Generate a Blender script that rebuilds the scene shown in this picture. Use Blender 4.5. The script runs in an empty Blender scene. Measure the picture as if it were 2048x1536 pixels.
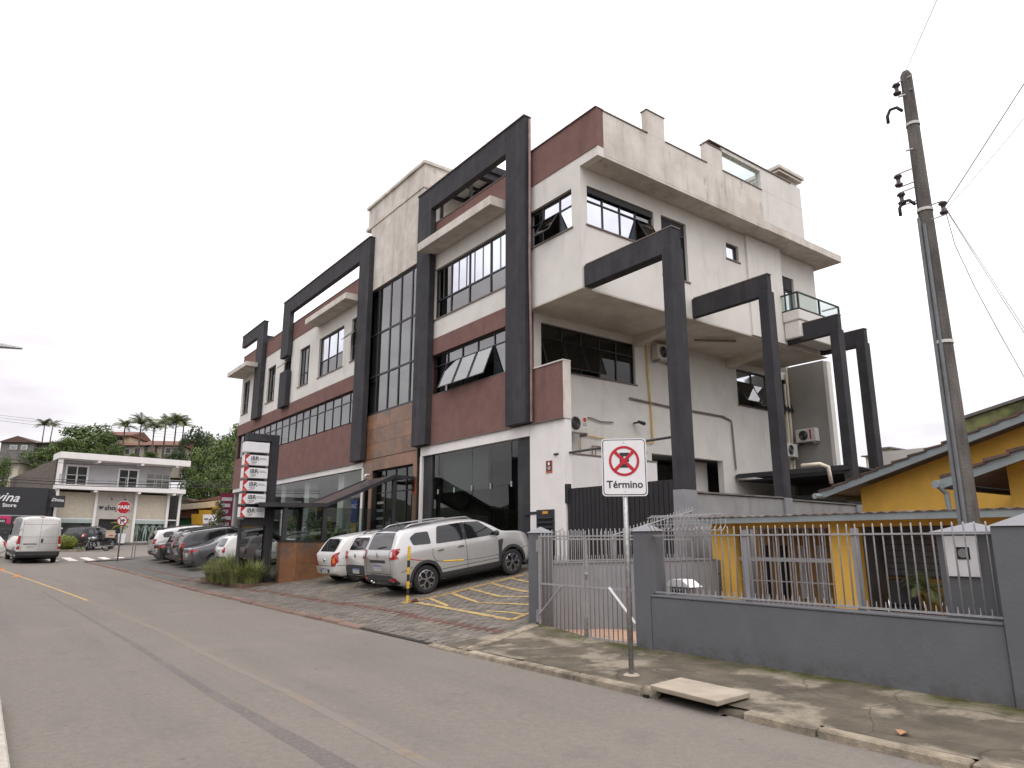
import bpy, bmesh, math, random
from math import sin, cos, pi, radians, atan2, sqrt
from mathutils import Vector, Matrix, noise
from mathutils.bvhtree import BVHTree
random.seed(7)
SC = bpy.context.scene
COL = SC.collection
# ---------------------------------------------------------------- camera
cd = bpy.data.cameras.new('camera'); cam = bpy.data.objects.new('camera', cd); COL.objects.link(cam)
cd.sensor_width = 36.0; cd.lens = 36.0*1393/2048; cd.clip_start = .05; cd.clip_end = 3000
cam.location = (0, 0, 1.6)
cam.rotation_euler = (radians(90+12.70), 0, radians(-36.8))
SC.camera = cam
# ---------------------------------------------------------------- world: overcast sky
W = bpy.data.worlds.new('World'); SC.world = W; W.use_nodes = True
nt = W.node_tree; N = nt.nodes; L = nt.links
for n in list(N): N.remove(n)
SUN_EL, SUN_ROT = radians(52), radians(205)
out = N.new('ShaderNodeOutputWorld'); bg = N.new('ShaderNodeBackground'); bg.inputs[1].default_value = .1
sky = N.new('ShaderNodeTexSky'); sky.sky_type = 'NISHITA'; sky.sun_disc = False
sky.sun_elevation = SUN_EL; sky.sun_rotation = SUN_ROT
tc = N.new('ShaderNodeTexCoord'); sep = N.new('ShaderNodeSeparateXYZ'); L.new(tc.outputs['Generated'], sep.inputs[0])
# clouds thicken and darken a little towards the horizon (overcast sky), same all round
mr = N.new('ShaderNodeMapRange'); mr.inputs[1].default_value = 0; mr.inputs[2].default_value = .9; mr.inputs[3].default_value = 8.3; mr.inputs[4].default_value = 23
L.new(sep.outputs[2], mr.inputs[0])
mp = N.new('ShaderNodeMapping'); mp.inputs['Scale'].default_value = (1.3, 1.3, 4.5); mp.inputs['Location'].default_value = (.35, .1, .2); L.new(tc.outputs['Generated'], mp.inputs[0])
nz = N.new('ShaderNodeTexNoise'); nz.inputs['Scale'].default_value = 2.1; nz.inputs['Detail'].default_value = 6; nz.inputs['Roughness'].default_value = .55; L.new(mp.outputs[0], nz.inputs[0])
cr = N.new('ShaderNodeValToRGB'); cr.color_ramp.elements[0].position = .36; cr.color_ramp.elements[0].color = (.70, .655, .695, 1); cr.color_ramp.elements[1].position = .60; cr.color_ramp.elements[1].color = (1, .992, .995, 1)
L.new(nz.outputs[0], cr.inputs[0])
mu = N.new('ShaderNodeMix'); mu.data_type = 'RGBA'; mu.blend_type = 'MULTIPLY'; mu.inputs[0].default_value = 1
L.new(cr.outputs[0], mu.inputs[6]); L.new(mr.outputs[0], mu.inputs[7])
mx = N.new('ShaderNodeMix'); mx.data_type = 'RGBA'; mx.inputs[0].default_value = .93
L.new(sky.outputs[0], mx.inputs[6]); L.new(mu.outputs[2], mx.inputs[7])
L.new(mx.outputs[2], bg.inputs[0]); L.new(bg.outputs[0], out.inputs[0])
# ---------------------------------------------------------------- one soft sun behind the cloud
sd = bpy.data.lights.new('sun', 'SUN'); sd.energy = .7; sd.angle = radians(35); sd.color = (1, .96, .92)
so = bpy.data.objects.new('sun', sd); COL.objects.link(so); so.location = (0, 0, 40)
_d = Vector((sin(SUN_ROT)*cos(SUN_EL), cos(SUN_ROT)*cos(SUN_EL), sin(SUN_EL)))
so.rotation_euler = _d.to_track_quat('Z', 'Y').to_euler()
vs = SC.view_settings; vs.view_transform = 'Standard'; vs.look = 'None'; vs.exposure = .28; vs.gamma = 1; vs.use_curve_mapping = False
SC.cycles.max_bounces = 8; SC.cycles.diffuse_bounces = 6; SC.cycles.transparent_max_bounces = 12; SC.cycles.caustics_reflective = False; SC.cycles.caustics_refractive = False
SC.cycles.use_denoising = True; SC.cycles.sample_clamp_indirect = 6

# ================================================================ helpers
def tag(o, label=None, cat=None, group=None, kind=None):
    for k, v in (('label', label), ('category', cat), ('group', group), ('kind', kind)):
        if v: o[k] = v
    return o
def wmat(o):
    m = o.matrix_parent_inverse @ (Matrix.Translation(o.location) @ o.rotation_euler.to_matrix().to_4x4() @ Matrix.Diagonal((*o.scale, 1)))
    return wmat(o.parent) @ m if o.parent else Matrix.Translation(o.location) @ o.rotation_euler.to_matrix().to_4x4() @ Matrix.Diagonal((*o.scale, 1))
def thing(name, label, cat, loc=(0, 0, 0), rz=0, group=None, kind=None):
    o = bpy.data.objects.new(name, None); COL.objects.link(o); o.empty_display_size = .2
    o.location = loc; o.rotation_euler = (0, 0, rz)
    return tag(o, label, cat, group, kind)
def adopt(o, parent, local=False):
    o.parent = parent
    if not local: o.matrix_parent_inverse = wmat(parent).inverted()
    return o
def copy_tree(o, parent=None):
    c = o.copy(); COL.objects.link(c)
    if parent: c.parent = parent
    for ch in list(o.children): copy_tree(ch, c)
    return c

class MB:
    def __init__(s): s.v = []; s.f = []; s.m = []
    def face(s, pts, m=0):
        i = len(s.v); s.v += [tuple(p) for p in pts]; s.f.append(tuple(range(i, i+len(pts)))); s.m.append(m)
    def box(s, x0, x1, y0, y1, z0, z1, m=0):
        if x0 > x1: x0, x1 = x1, x0
        if y0 > y1: y0, y1 = y1, y0
        if z0 > z1: z0, z1 = z1, z0
        i = len(s.v)
        s.v += [(x, y, z) for z in (z0, z1) for y in (y0, y1) for x in (x0, x1)]
        for q in ((0, 2, 3, 1), (4, 5, 7, 6), (0, 1, 5, 4), (2, 6, 7, 3), (0, 4, 6, 2), (1, 3, 7, 5)):
            s.f.append(tuple(i+k for k in q)); s.m.append(m)
        return s
    def hexa(s, p, m=0):  # 8 points: bottom ring 4 then top ring 4
        i = len(s.v); s.v += [tuple(q) for q in p]
        for q in ((3, 2, 1, 0), (4, 5, 6, 7), (0, 1, 5, 4), (1, 2, 6, 5), (2, 3, 7, 6), (3, 0, 4, 7)):
            s.f.append(tuple(i+k for k in q)); s.m.append(m)
        return s
    def prism(s, poly, fn, a, b, m=0):  # poly in 2D, fn(u,v,w)->xyz, between w=a and w=b
        n = len(poly); i = len(s.v)
        s.v += [tuple(fn(u, v, a)) for u, v in poly] + [tuple(fn(u, v, b)) for u, v in poly]
        s.f.append(tuple(i+k for k in reversed(range(n)))); s.m.append(m)
        s.f.append(tuple(i+n+k for k in range(n))); s.m.append(m)
        for k in range(n):
            j = (k+1) % n; s.f.append((i+k, i+j, i+n+j, i+n+k)); s.m.append(m)
        return s
    def tube(s, pts, r, n=6, m=0, cap=True):
        pts = [Vector(p) for p in pts]; rs = r if isinstance(r, (list, tuple)) else [r]*len(pts)
        rings = []; up = None
        for k, p in enumerate(pts):
            d = (pts[min(k+1, len(pts)-1)]-pts[max(k-1, 0)])
            d = d.normalized() if d.length > 1e-9 else Vector((0, 0, 1))
            if up is None: up = Vector((0, 0, 1)) if abs(d.z) < .9 else Vector((1, 0, 0))
            a = d.cross(up); a.normalize(); b = a.cross(d); up = b
            i = len(s.v)
            s.v += [tuple(p+(a*cos(2*pi*q/n)+b*sin(2*pi*q/n))*rs[k]) for q in range(n)]
            rings.append(i)
        for i, j in zip(rings, rings[1:]):
            for q in range(n):
                w = (q+1) % n; s.f.append((i+q, j+q, j+w, i+w)); s.m.append(m)
        if cap:
            s.f.append(tuple(rings[0]+q for q in range(n))); s.m.append(m)
            s.f.append(tuple(rings[-1]+q for q in reversed(range(n)))); s.m.append(m)
        return s
    def lathe(s, prof, n=24, fn=lambda r, a, h: (r*cos(a), r*sin(a), h), m=0):  # prof: (radius, height)
        rings = []
        for r, h in prof:
            i = len(s.v); s.v += [tuple(fn(r, 2*pi*q/n, h)) for q in range(n)]; rings.append(i)
        for i, j in zip(rings, rings[1:]):
            for q in range(n):
                w = (q+1) % n; s.f.append((i+q, i+w, j+w, j+q)); s.m.append(m)
        return s
    def add(s, o, M=None):
        i = len(s.v); s.v += [tuple(M @ Vector(p)) if M else p for p in o.v]
        s.f += [tuple(i+k for k in f) for f in o.f]; s.m += o.m
        return s
    def mesh(s, name, mats, smooth=False):
        me = bpy.data.meshes.new(name); me.from_pydata(s.v, [], s.f)
        for mm in (mats if isinstance(mats, (list, tuple)) else [mats]): me.materials.append(mm)
        if any(s.m): me.polygons.foreach_set('material_index', s.m)
        if smooth: me.polygons.foreach_set('use_smooth', [True]*len(s.f))
        me.update(); return me
    def build(s, name, mats, parent=None, smooth=False, bevel=0, local=False, kind=None, fix=False):
        me = s.mesh(name, mats, smooth)
        if fix:
            bm = bmesh.new(); bm.from_mesh(me); bmesh.ops.remove_doubles(bm, verts=bm.verts, dist=1e-5); bmesh.ops.recalc_face_normals(bm, faces=bm.faces); bm.to_mesh(me); bm.free()
        o = bpy.data.objects.new(name, me); COL.objects.link(o)
        if parent: adopt(o, parent, local)
        if bevel:
            b = o.modifiers.new('bevel', 'BEVEL'); b.width = bevel; b.segments = 1; b.limit_method = 'ANGLE'; b.harden_normals = False
        if kind: o['kind'] = kind
        return o
def obj_from(me, name, parent=None, loc=(0, 0, 0), rot=(0, 0, 0), local=False, scale=None):
    o = bpy.data.objects.new(name, me); COL.objects.link(o); o.location = loc; o.rotation_euler = rot
    if scale: o.scale = scale
    if parent: adopt(o, parent, local)
    return o
def text(body, size, loc, rot, mat, parent=None, name='lettering', ext=.004, align='CENTER', shear=0, bold=0, sx=1, local=False):
    c = bpy.data.curves.new(name, 'FONT'); c.body = body; c.size = size; c.extrude = ext; c.align_x = align; c.align_y = 'CENTER'; c.shear = shear; c.offset = bold; c.resolution_u = 3
    c.materials.append(mat)
    o = bpy.data.objects.new(name, c); COL.objects.link(o); o.location = loc; o.rotation_euler = rot; o.scale = (sx, 1, 1)
    if parent: adopt(o, parent, local)
    return o

# ---------------------------------------------------------------- materials
def rgb(c): return (c[0], c[1], c[2], 1)
def srgb(r, g, b): return tuple(((x/255+.055)/1.055)**2.4 if x > 10 else x/255/12.92 for x in (r, g, b))
def mat(name, col, rough=.7, var=.12, scale=6, bump=0, bscale=60, metal=0, spec=.5, coat=0, stretch=(1, 1, 1), col2=None, ramp=(.35, .65), detail=5, isl=0, alpha=1, emit=0, objvar=0):
    m = bpy.data.materials.new(name); m.use_nodes = True; t = m.node_tree; n = t.nodes; l = t.links
    p = n['Principled BSDF']; p.inputs['Roughness'].default_value = rough; p.inputs['Metallic'].default_value = metal
    p.inputs['Specular IOR Level'].default_value = spec
    if coat: p.inputs['Coat Weight'].default_value = coat; p.inputs['Coat Roughness'].default_value = .04
    p.inputs['Base Color'].default_value = rgb(col)
    if emit: p.inputs['Emission Color'].default_value = rgb(col); p.inputs['Emission Strength'].default_value = emit
    g = n.new('ShaderNodeNewGeometry'); mpn = n.new('ShaderNodeMapping'); mpn.inputs['Scale'].default_value = stretch
    if isl or objvar:
        tcn = n.new('ShaderNodeTexCoord')
    l.new(g.outputs['Position'], mpn.inputs[0])
    last = None
    if var or col2:
        a = n.new('ShaderNodeTexNoise'); a.inputs['Scale'].default_value = scale; a.inputs['Detail'].default_value = detail; a.inputs['Roughness'].default_value = .6
        l.new(mpn.outputs[0], a.inputs[0])
        r = n.new('ShaderNodeValToRGB'); r.color_ramp.elements[0].position = ramp[0]; r.color_ramp.elements[1].position = ramp[1]
        c2 = col2 if col2 else tuple(x*(1-var) for x in col); c1 = col if col2 else tuple(min(1, x*(1+var)) for x in col)
        r.color_ramp.elements[0].color = rgb(c2); r.color_ramp.elements[1].color = rgb(c1)
        l.new(a.outputs[0], r.inputs[0]); last = r.outputs[0]
    if isl or objvar:
        oi = n.new('ShaderNodeObjectInfo'); ad = n.new('ShaderNodeMath'); ad.operation = 'ADD'; l.new(g.outputs['Random Per Island'], ad.inputs[0]); l.new(oi.outputs['Random'], ad.inputs[1])
        fr = n.new('ShaderNodeMath'); fr.operation = 'FRACT'; l.new(ad.outputs[0], fr.inputs[0])
        mr2 = n.new('ShaderNodeMapRange'); k = isl or objvar; mr2.inputs[3].default_value = 1-k; mr2.inputs[4].default_value = 1+k; l.new(fr.outputs[0], mr2.inputs[0])
        mm = n.new('ShaderNodeMix'); mm.data_type = 'RGBA'; mm.blend_type = 'MULTIPLY'; mm.inputs[0].default_value = 1
        if last: l.new(last, mm.inputs[6])
        else: mm.inputs[6].default_value = rgb(col)
        l.new(mr2.outputs[0], mm.inputs[7]); last = mm.outputs[2]
    if last: l.new(last, p.inputs['Base Color'])
    if bump:
        b = n.new('ShaderNodeTexNoise'); b.inputs['Scale'].default_value = bscale; b.inputs['Detail'].default_value = 4; l.new(g.outputs['Position'], b.inputs[0])
        bn = n.new('ShaderNodeBump'); bn.inputs['Strength'].default_value = bump; bn.inputs['Distance'].default_value = .02; l.new(b.outputs[0], bn.inputs['Height']); l.new(bn.outputs[0], p.inputs['Normal'])
    if alpha < 1: p.inputs['Alpha'].default_value = alpha
    return m
def overlay(m, col, scale, ramp, stretch=(1, 1, 1), loc=(0, 0, 0), amount=1, detail=6, mask=None, voronoi=False):
    """dirt, moss, worn patches: a second noise mixes another colour over the base colour; mask = (axis, from, to) limits it in world space"""
    t = m.node_tree; n = t.nodes; l = t.links; p = n['Principled BSDF']; src = p.inputs['Base Color'].links[0].from_socket if p.inputs['Base Color'].links else None
    g = n.new('ShaderNodeNewGeometry'); mpn = n.new('ShaderNodeMapping'); mpn.inputs['Scale'].default_value = stretch; mpn.inputs['Location'].default_value = loc; l.new(g.outputs['Position'], mpn.inputs[0])
    if voronoi:
        nz2 = n.new('ShaderNodeTexNoise'); nz2.inputs['Scale'].default_value = scale*1.7; nz2.inputs['Detail'].default_value = 5; l.new(mpn.outputs[0], nz2.inputs[0])
        mixv = n.new('ShaderNodeMix'); mixv.data_type = 'VECTOR'; mixv.inputs[0].default_value = .28; l.new(mpn.outputs[0], mixv.inputs[4]); l.new(nz2.outputs[1], mixv.inputs[5])
        a = n.new('ShaderNodeTexVoronoi'); a.feature = 'DISTANCE_TO_EDGE'; a.inputs['Scale'].default_value = scale; l.new(mixv.outputs[1], a.inputs[0])
    else:
        a = n.new('ShaderNodeTexNoise'); a.inputs['Scale'].default_value = scale; a.inputs['Detail'].default_value = detail; a.inputs['Roughness'].default_value = .62; l.new(mpn.outputs[0], a.inputs[0])
    r = n.new('ShaderNodeMapRange'); r.inputs[1].default_value = ramp[0]; r.inputs[2].default_value = ramp[1]; r.inputs[4].default_value = amount; l.new(a.outputs[0], r.inputs[0]); fac = r.outputs[0]
    if mask:
        sx = n.new('ShaderNodeSeparateXYZ'); l.new(g.outputs['Position'], sx.inputs[0]); r2 = n.new('ShaderNodeMapRange'); r2.inputs[1].default_value = mask[1]; r2.inputs[2].default_value = mask[2]; l.new(sx.outputs[mask[0]], r2.inputs[0])
        mm = n.new('ShaderNodeMath'); mm.operation = 'MULTIPLY'; l.new(fac, mm.inputs[0]); l.new(r2.outputs[0], mm.inputs[1]); fac = mm.outputs[0]
    x = n.new('ShaderNodeMix'); x.data_type = 'RGBA'; l.new(fac, x.inputs[0])
    if src: l.new(src, x.inputs[6])
    else: x.inputs[6].default_value = p.inputs['Base Color'].default_value
    x.inputs[7].default_value = rgb(col); l.new(x.outputs[2], p.inputs['Base Color'])
    return m
def glass(name, tint=.5, ior=1.8, rough=0, tcol=(1, 1, 1)):
    m = bpy.data.materials.new(name); m.use_nodes = True; t = m.node_tree; n = t.nodes; l = t.links
    n.remove(n['Principled BSDF']); o = n['Material Output']
    tr = n.new('ShaderNodeBsdfTransparent'); tr.inputs[0].default_value = (tint*tcol[0], tint*tcol[1], tint*tcol[2], 1); gl = n.new('ShaderNodeBsdfGlossy'); gl.inputs['Roughness'].default_value = rough
    g = n.new('ShaderNodeNewGeometry'); a = n.new('ShaderNodeTexNoise'); a.inputs['Scale'].default_value = 1.1; a.inputs['Detail'].default_value = 2; l.new(g.outputs['Position'], a.inputs[0])
    bn = n.new('ShaderNodeBump'); bn.inputs['Strength'].default_value = .02; bn.inputs['Distance'].default_value = .06; l.new(a.outputs[0], bn.inputs['Height']); l.new(bn.outputs[0], gl.inputs['Normal'])
    f = n.new("ShaderNodeFresnel"); mxs = n.new("ShaderNodeMixShader"); bk = n.new("ShaderNodeMapRange"); bk.inputs[3].default_value = ior; bk.inputs[4].default_value = 1/ior; l.new(g.outputs["Backfacing"], bk.inputs[0]); l.new(bk.outputs[0], f.inputs[0])
    l.new(f.outputs[0], mxs.inputs[0]); l.new(tr.outputs[0], mxs.inputs[1]); l.new(gl.outputs[0], mxs.inputs[2]); l.new(mxs.outputs[0], o.inputs[0])
    return m

M = {}
M['asphalt'] = mat('asphalt', (.190, .168, .146), .92, .10, 14, .4, 170, spec=.2)
overlay(M['asphalt'], (.15, .135, .126), .22, (.48, .72), amount=.6, stretch=(1, .35, 1))
overlay(M['asphalt'], (.225, .20, .172), .35, (.5, .75), loc=(4, 9, 0), amount=.6)
overlay(M['asphalt'], (.11, .10, .094), 1.3, (.56, .78), loc=(1, 3, 0), amount=.5)
overlay(M['asphalt'], (.145, .13, .12), .7, (.5, .7), stretch=(1.6, .12, 1), loc=(2.3, 0, 0), amount=.55)
overlay(M['asphalt'], (.05, .048, .046), 2.6, (.70, .76), loc=(8, 1, 0), amount=.7, detail=3)
overlay(M['asphalt'], (.085, .08, .077), 60, (.56, .70), amount=.8, detail=3)
overlay(M['asphalt'], (.33, .305, .28), 110, (.6, .72), amount=.6, detail=2)
M['tar'] = mat('tar_seam', (.122, .110, .101), .85, .2, 30, .3, 160, spec=.25)
overlay(M['tar'], (.175, .157, .144), 1.6, (.42, .65), amount=.5)
overlay(M['tar'], (.18, .16, .146), 26, (.48, .66), amount=.75)
M['concrete_walk'] = mat('pavement_concrete', (.115, .098, .075), .93, .2, 3, .5, 45, spec=.15)
overlay(M['concrete_walk'], (.275, .24, .185), 1.1, (.5, .58), loc=(3, 1, 0), amount=.85)
overlay(M['concrete_walk'], (.075, .066, .052), 1.7, (.53, .66), loc=(7, 3, 0), amount=.75)
overlay(M['concrete_walk'], (.05, .044, .035), .8, (.008, .002), voronoi=True, amount=.55)
overlay(M['concrete_walk'], (.06, .053, .042), 22, (.58, .72), amount=.5)
overlay(M['concrete_walk'], (.052, .055, .014), 2.2, (.36, .58), mask=(0, 7.25, 7.7), amount=.95, loc=(1, 2, 5))
M['kerb'] = mat('kerb_stone', (.29, .245, .185), .93, .25, 8, .5, 60, isl=.12, spec=.2)
overlay(M['kerb'], (.07, .062, .052), 2.5, (.5, .7), amount=.7)
M['kerb_red'] = mat('worn_red_kerb', (.20, .12, .09), .93, .3, 7, .4, 60, isl=.15, col2=(.16, .13, .11), spec=.2)
M['drain_slab'] = mat('drain_slab_concrete', (.36, .31, .245), .9, .12, 4, .3, 90, spec=.2)
M['dark'] = mat('dark_void', (.012, .011, .011), .95, 0)
M['paver'] = mat('paver', (.168, .150, .130), .93, .18, 4, .4, 90, isl=.2, spec=.2)
overlay(M['paver'], (.085, .076, .066), .6, (.5, .72), amount=.6)
overlay(M['paver'], (.10, .092, .08), 9, (.58, .72), amount=.4)
M['paver_red'] = mat('red_paver', (.135, .082, .068), .93, .25, 9, .4, 90, isl=.2, spec=.2)
M['joint'] = mat('paver_joint_sand', (.035, .03, .025), .95, .3, 8)
M['yellow_paint'] = mat('yellow_road_paint', (.47, .325, .125), .85, .2, 12, .2, 90, spec=.25)
overlay(M['yellow_paint'], (.19, .155, .11), 7, (.46, .64), amount=.85)
overlay(M['yellow_paint'], (.12, .10, .08), 38, (.55, .66), amount=.6)
M['faded_paint'] = mat('worn_yellow_paint', (.22, .172, .115), .9, .15, 10, spec=.2)
overlay(M['faded_paint'], (.188, .167, .152), 4, (.38, .54), amount=.95)
overlay(M['faded_paint'], (.185, .165, .15), 40, (.45, .6), amount=.7)
M['white_paint'] = mat('white_road_paint', (.62, .58, .54), .85, .15, 10)
overlay(M['white_paint'], (.2, .19, .18), 6, (.5, .7), amount=.7)
M['white'] = mat('white_render', (.655, .63, .59), .85, .04, 1.2, .06, 30, spec=.25)
overlay(M['white'], (.42, .385, .34), 2.0, (.56, .82), stretch=(1, 1, .22), amount=.55)
overlay(M['white'], (.40, .36, .32), .5, (.52, .75), amount=.35, loc=(9, 4, 2))
M['white_stained'] = mat('stained_white_render', (.62, .58, .53), .88, .08, 1.5, .1, 30, spec=.2)
overlay(M['white_stained'], (.35, .30, .25), 1.9, (.5, .76), stretch=(1, 1, .15), amount=.75)
overlay(M['white_stained'], (.17, .13, .10), 3.1, (.6, .76), stretch=(1, 1, .3), loc=(3, 8, 1), amount=.75)
overlay(M['white_stained'], (.40, .35, .29), .7, (.48, .7), loc=(2, 3, 7), amount=.6)
M['white_clean'] = mat('white_panel', (.74, .71, .69), .6, .03, 2, spec=.35)
overlay(M['white_clean'], (.5, .46, .41), 1.2, (.56, .8), stretch=(1, 1, .3), amount=.4)
M['brown'] = mat('brown_render', (.182, .102, .090), .9, .10, 2.2, .15, 70, spec=.2)
overlay(M['brown'], (.085, .05, .045), 1.6, (.58, .8), stretch=(1, 1, .2), amount=.65)
overlay(M['brown'], (.19, .12, .105), .8, (.55, .75), loc=(5, 5, 5), amount=.4)
M['black_frame'] = mat('dark_grey_render', (.036, .035, .039), .8, .18, 2, .12, 50, spec=.3)
overlay(M['black_frame'], (.085, .08, .08), 2.2, (.5, .78), stretch=(1, 1, .18), amount=.6)
overlay(M['black_frame'], (.02, .02, .022), 1.1, (.5, .75), loc=(4, 2, 8), amount=.5)
M['alu'] = mat('black_aluminium', (.016, .016, .018), .45, .1, 4, spec=.5)
M['coping'] = mat('coping_strip', (.16, .125, .11), .7, .2, 5)
M['rust'] = mat('rust_porcelain', (.245, .115, .055), .38, .2, 1.6, 0, col2=(.14, .072, .042), isl=.16, spec=.5)
overlay(M['rust'], (.085, .078, .068), 1.5, (.50, .68), loc=(2, 6, 1), amount=.75)
overlay(M['rust'], (.33, .17, .085), 3.2, (.56, .75), loc=(5, 1, 1), amount=.6)
M['soffit'] = mat('soffit_render', (.60, .55, .48), .9, .08, 1.5, spec=.2)
overlay(M['soffit'], (.40, .35, .29), .9, (.45, .7), amount=.6)
M['glass_win'] = glass('window_glass', .35, 3.3, tcol=(.9, .97, 1))
M['glass_shop'] = glass('shop_glass', .72, 1.62, tcol=(.93, 1, .97))
M['glass_dark'] = glass('dark_shop_glass', .45, 1.6, tcol=(.9, 1, .95))
M['glass_clear'] = glass('clear_guard_glass', .86, 1.5, tcol=(.94, 1, .98))
M['pane_pale'] = mat('mirrored_pane', (.64, .665, .72), .06, .05, 1.5, metal=1)
M['interior'] = mat('dark_interior', (.10, .098, .095), .9, .1, 1)
M['interior_pale'] = mat('pale_interior', (.45, .44, .42), .9, .1, 1)
M['film'] = mat('frosted_film', (.20, .21, .20), .5, .05, 1)
M['metal'] = mat('galvanised_steel', (.36, .36, .36), .45, .2, 20, metal=.8)
M['dark_metal'] = mat('dark_steel', (.03, .03, .032), .5, .2, 10, spec=.5)
M['black_gate'] = mat('black_sheet_gate', (.014, .013, .015), .55, .2, 3, spec=.4)
M['grey_wall'] = mat('grey_painted_render', (.128, .131, .141), .75, .05, 2.5, .16, 26, spec=.25)
overlay(M['grey_wall'], (.10, .10, .106), 1.4, (.5, .75), stretch=(1, 1, .5), amount=.6)
overlay(M['grey_wall'], (.165, .166, .174), 2.3, (.55, .75), loc=(3, 1, 4), amount=.45)
overlay(M['grey_wall'], (.07, .066, .055), 5, (.42, .62), mask=(2, .38, .02), amount=.8)
M['grey_light'] = mat('light_grey_paint', (.235, .235, .247), .75, .07, 3, .1, 30)
M['bar_paint'] = mat('grey_bar_paint', (.33, .325, .33), .45, .12, 20, spec=.5, metal=.15)
M['yellow_wall'] = mat('yellow_render', (.62, .37, .075), .85, .06, 2, .12, 40, spec=.2)
overlay(M['yellow_wall'], (.50, .28, .055), 1.1, (.5, .75), amount=.6)
overlay(M['yellow_wall'], (.40, .26, .10), 2.2, (.55, .8), stretch=(1, 1, .2), amount=.5)
M['fascia'] = mat('blue_grey_fascia', (.21, .24, .245), .6, .12, 3, stretch=(1, .4, 1))
M['roof_tile'] = mat('old_clay_tile', (.12, .062, .045), .9, .3, 5, .4, 30, isl=.3, col2=(.055, .05, .045))
M['red_tile'] = mat('red_clay_tile', (.20, .075, .05), .9, .3, 4, isl=.2, col2=(.11, .06, .045))
M['concrete'] = mat('raw_concrete', (.17, .16, .148), .92, .2, 3, .3, 50, spec=.2)
overlay(M['concrete'], (.09, .085, .077), 1.6, (.5, .7), stretch=(1, 1, .4), amount=.75)
M['pole_concrete'] = mat('pole_concrete', (.115, .105, .098), .92, .3, 5, .5, 40, stretch=(1, 1, .3), spec=.2)
overlay(M['pole_concrete'], (.05, .047, .045), 3, (.5, .7), stretch=(1, 1, .3), amount=.7)
M['cable'] = mat('black_cable', (.02, .02, .022), .6, 0)
M['wire_pale'] = mat('aluminium_wire', (.42, .42, .43), .6, 0)
M['pvc'] = mat('cream_pvc', (.62, .56, .45), .5, .08, 5)
M['gas_pipe'] = mat('yellow_gas_pipe', (.60, .38, .07), .5, .1, 5)
M['red'] = mat('sign_red', (.45, .012, .025), .45, .08, 10, spec=.4)
M['sign_white'] = mat('sign_white', (.72, .71, .72), .45, .04, 4, spec=.4)
M['sign_black'] = mat('sign_black', (.018, .018, .02), .5, 0)
M['black_plastic'] = mat('black_plastic', (.022, .022, .024), .55, .1, 10, spec=.4)
M['ac_white'] = mat('ac_casing', (.55, .53, .49), .55, .06, 4)
M['soil'] = mat('soil', (.06, .045, .03), .95, .3, 5, .4, 40)
M['tile_floor'] = mat('terracotta_floor', (.42, .265, .185), .7, .12, 6, isl=.1)
M['bamboo'] = mat('pale_screen', (.5, .45, .36), .85, .1, 5)
def leafmat(name, c, c2, rough=.6):
    return mat(name, c, rough, 0, 1.3, isl=.38, col2=c2, ramp=(.38, .62), spec=.3)
M['leaf'] = leafmat('leaf_green', (.125, .165, .045), (.062, .10, .03))
M['leaf_dark'] = leafmat('leaf_dark_green', (.065, .095, .035), (.035, .058, .024))
M['leaf_yellow'] = leafmat('leaf_yellow_green', (.20, .23, .03), (.13, .17, .03))
M['leaf_grass'] = leafmat('grass_blade', (.27, .28, .11), (.15, .18, .06))
M['palm_leaf'] = leafmat('palm_leaf', (.17, .195, .085), (.10, .13, .055))
M['bark'] = mat('bark', (.12, .095, .07), .95, .25, 6, .5, 30, stretch=(1, 1, .3))

# ---------------------------------------------------------------- ground heights (m)
def zr(y):
    if y < 22: return 0.
    if y < 45: return .0007*(y-22)**2
    return .3703+.0322*(min(y, 73)-45)
LOT = [(5.9, .03), (6, .05), (9, .33), (11.5, .69), (13, .92), (40, 1.0)]
def interp(x, T):
    if x <= T[0][0]: return T[0][1]
    for (a, b), (c, d) in zip(T, T[1:]):
        if x <= c: return b+(d-b)*(x-a)/(c-a)
    return T[-1][1]
def lot(x, y): return zr(y)+interp(x, LOT)
def walk(x, y): return zr(y)+.072+max(0, x-5.8)*.022
def kerbx(y):
    if y < 33: return 5.9
    return 5.9-.011*(y-33)**1.9*.6
def grid(mb, xs, ys, fz, m=0):
    i0 = len(mb.v); nx = len(xs)
    mb.v += [(x, y, fz(x, y)) for y in ys for x in xs]
    for j in range(len(ys)-1):
        for i in range(nx-1):
            a = i0+j*nx+i; mb.f.append((a, a+1, a+1+nx, a+nx)); mb.m.append(m)
def lin(a, b, n): return [a+(b-a)*k/n for k in range(n+1)]
def ribbon(mb, pts, w, fz, lift, m=0, n=6):
    """flat strip along ground points (x,y), width w"""
    P = []
    for (a, b) in zip(pts, pts[1:]):
        d = sqrt((b[0]-a[0])**2+(b[1]-a[1])**2); k = max(1, int(d/.4))
        P += [(a[0]+(b[0]-a[0])*q/k, a[1]+(b[1]-a[1])*q/k) for q in range(k)]
    P.append(pts[-1]); i0 = len(mb.v)
    for k, p in enumerate(P):
        a = P[max(0, k-1)]; b = P[min(len(P)-1, k+1)]; dx, dy = b[0]-a[0], b[1]-a[1]; d = sqrt(dx*dx+dy*dy) or 1
        nx, ny = -dy/d*w/2, dx/d*w/2
        for s in (1, -1):
            x, y = p[0]+s*nx, p[1]+s*ny; mb.v.append((x, y, fz(x, y)+lift))
    for k in range(len(P)-1):
        a = i0+2*k; mb.f.append((a, a+1, a+3, a+2)); mb.m.append(m)
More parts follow.
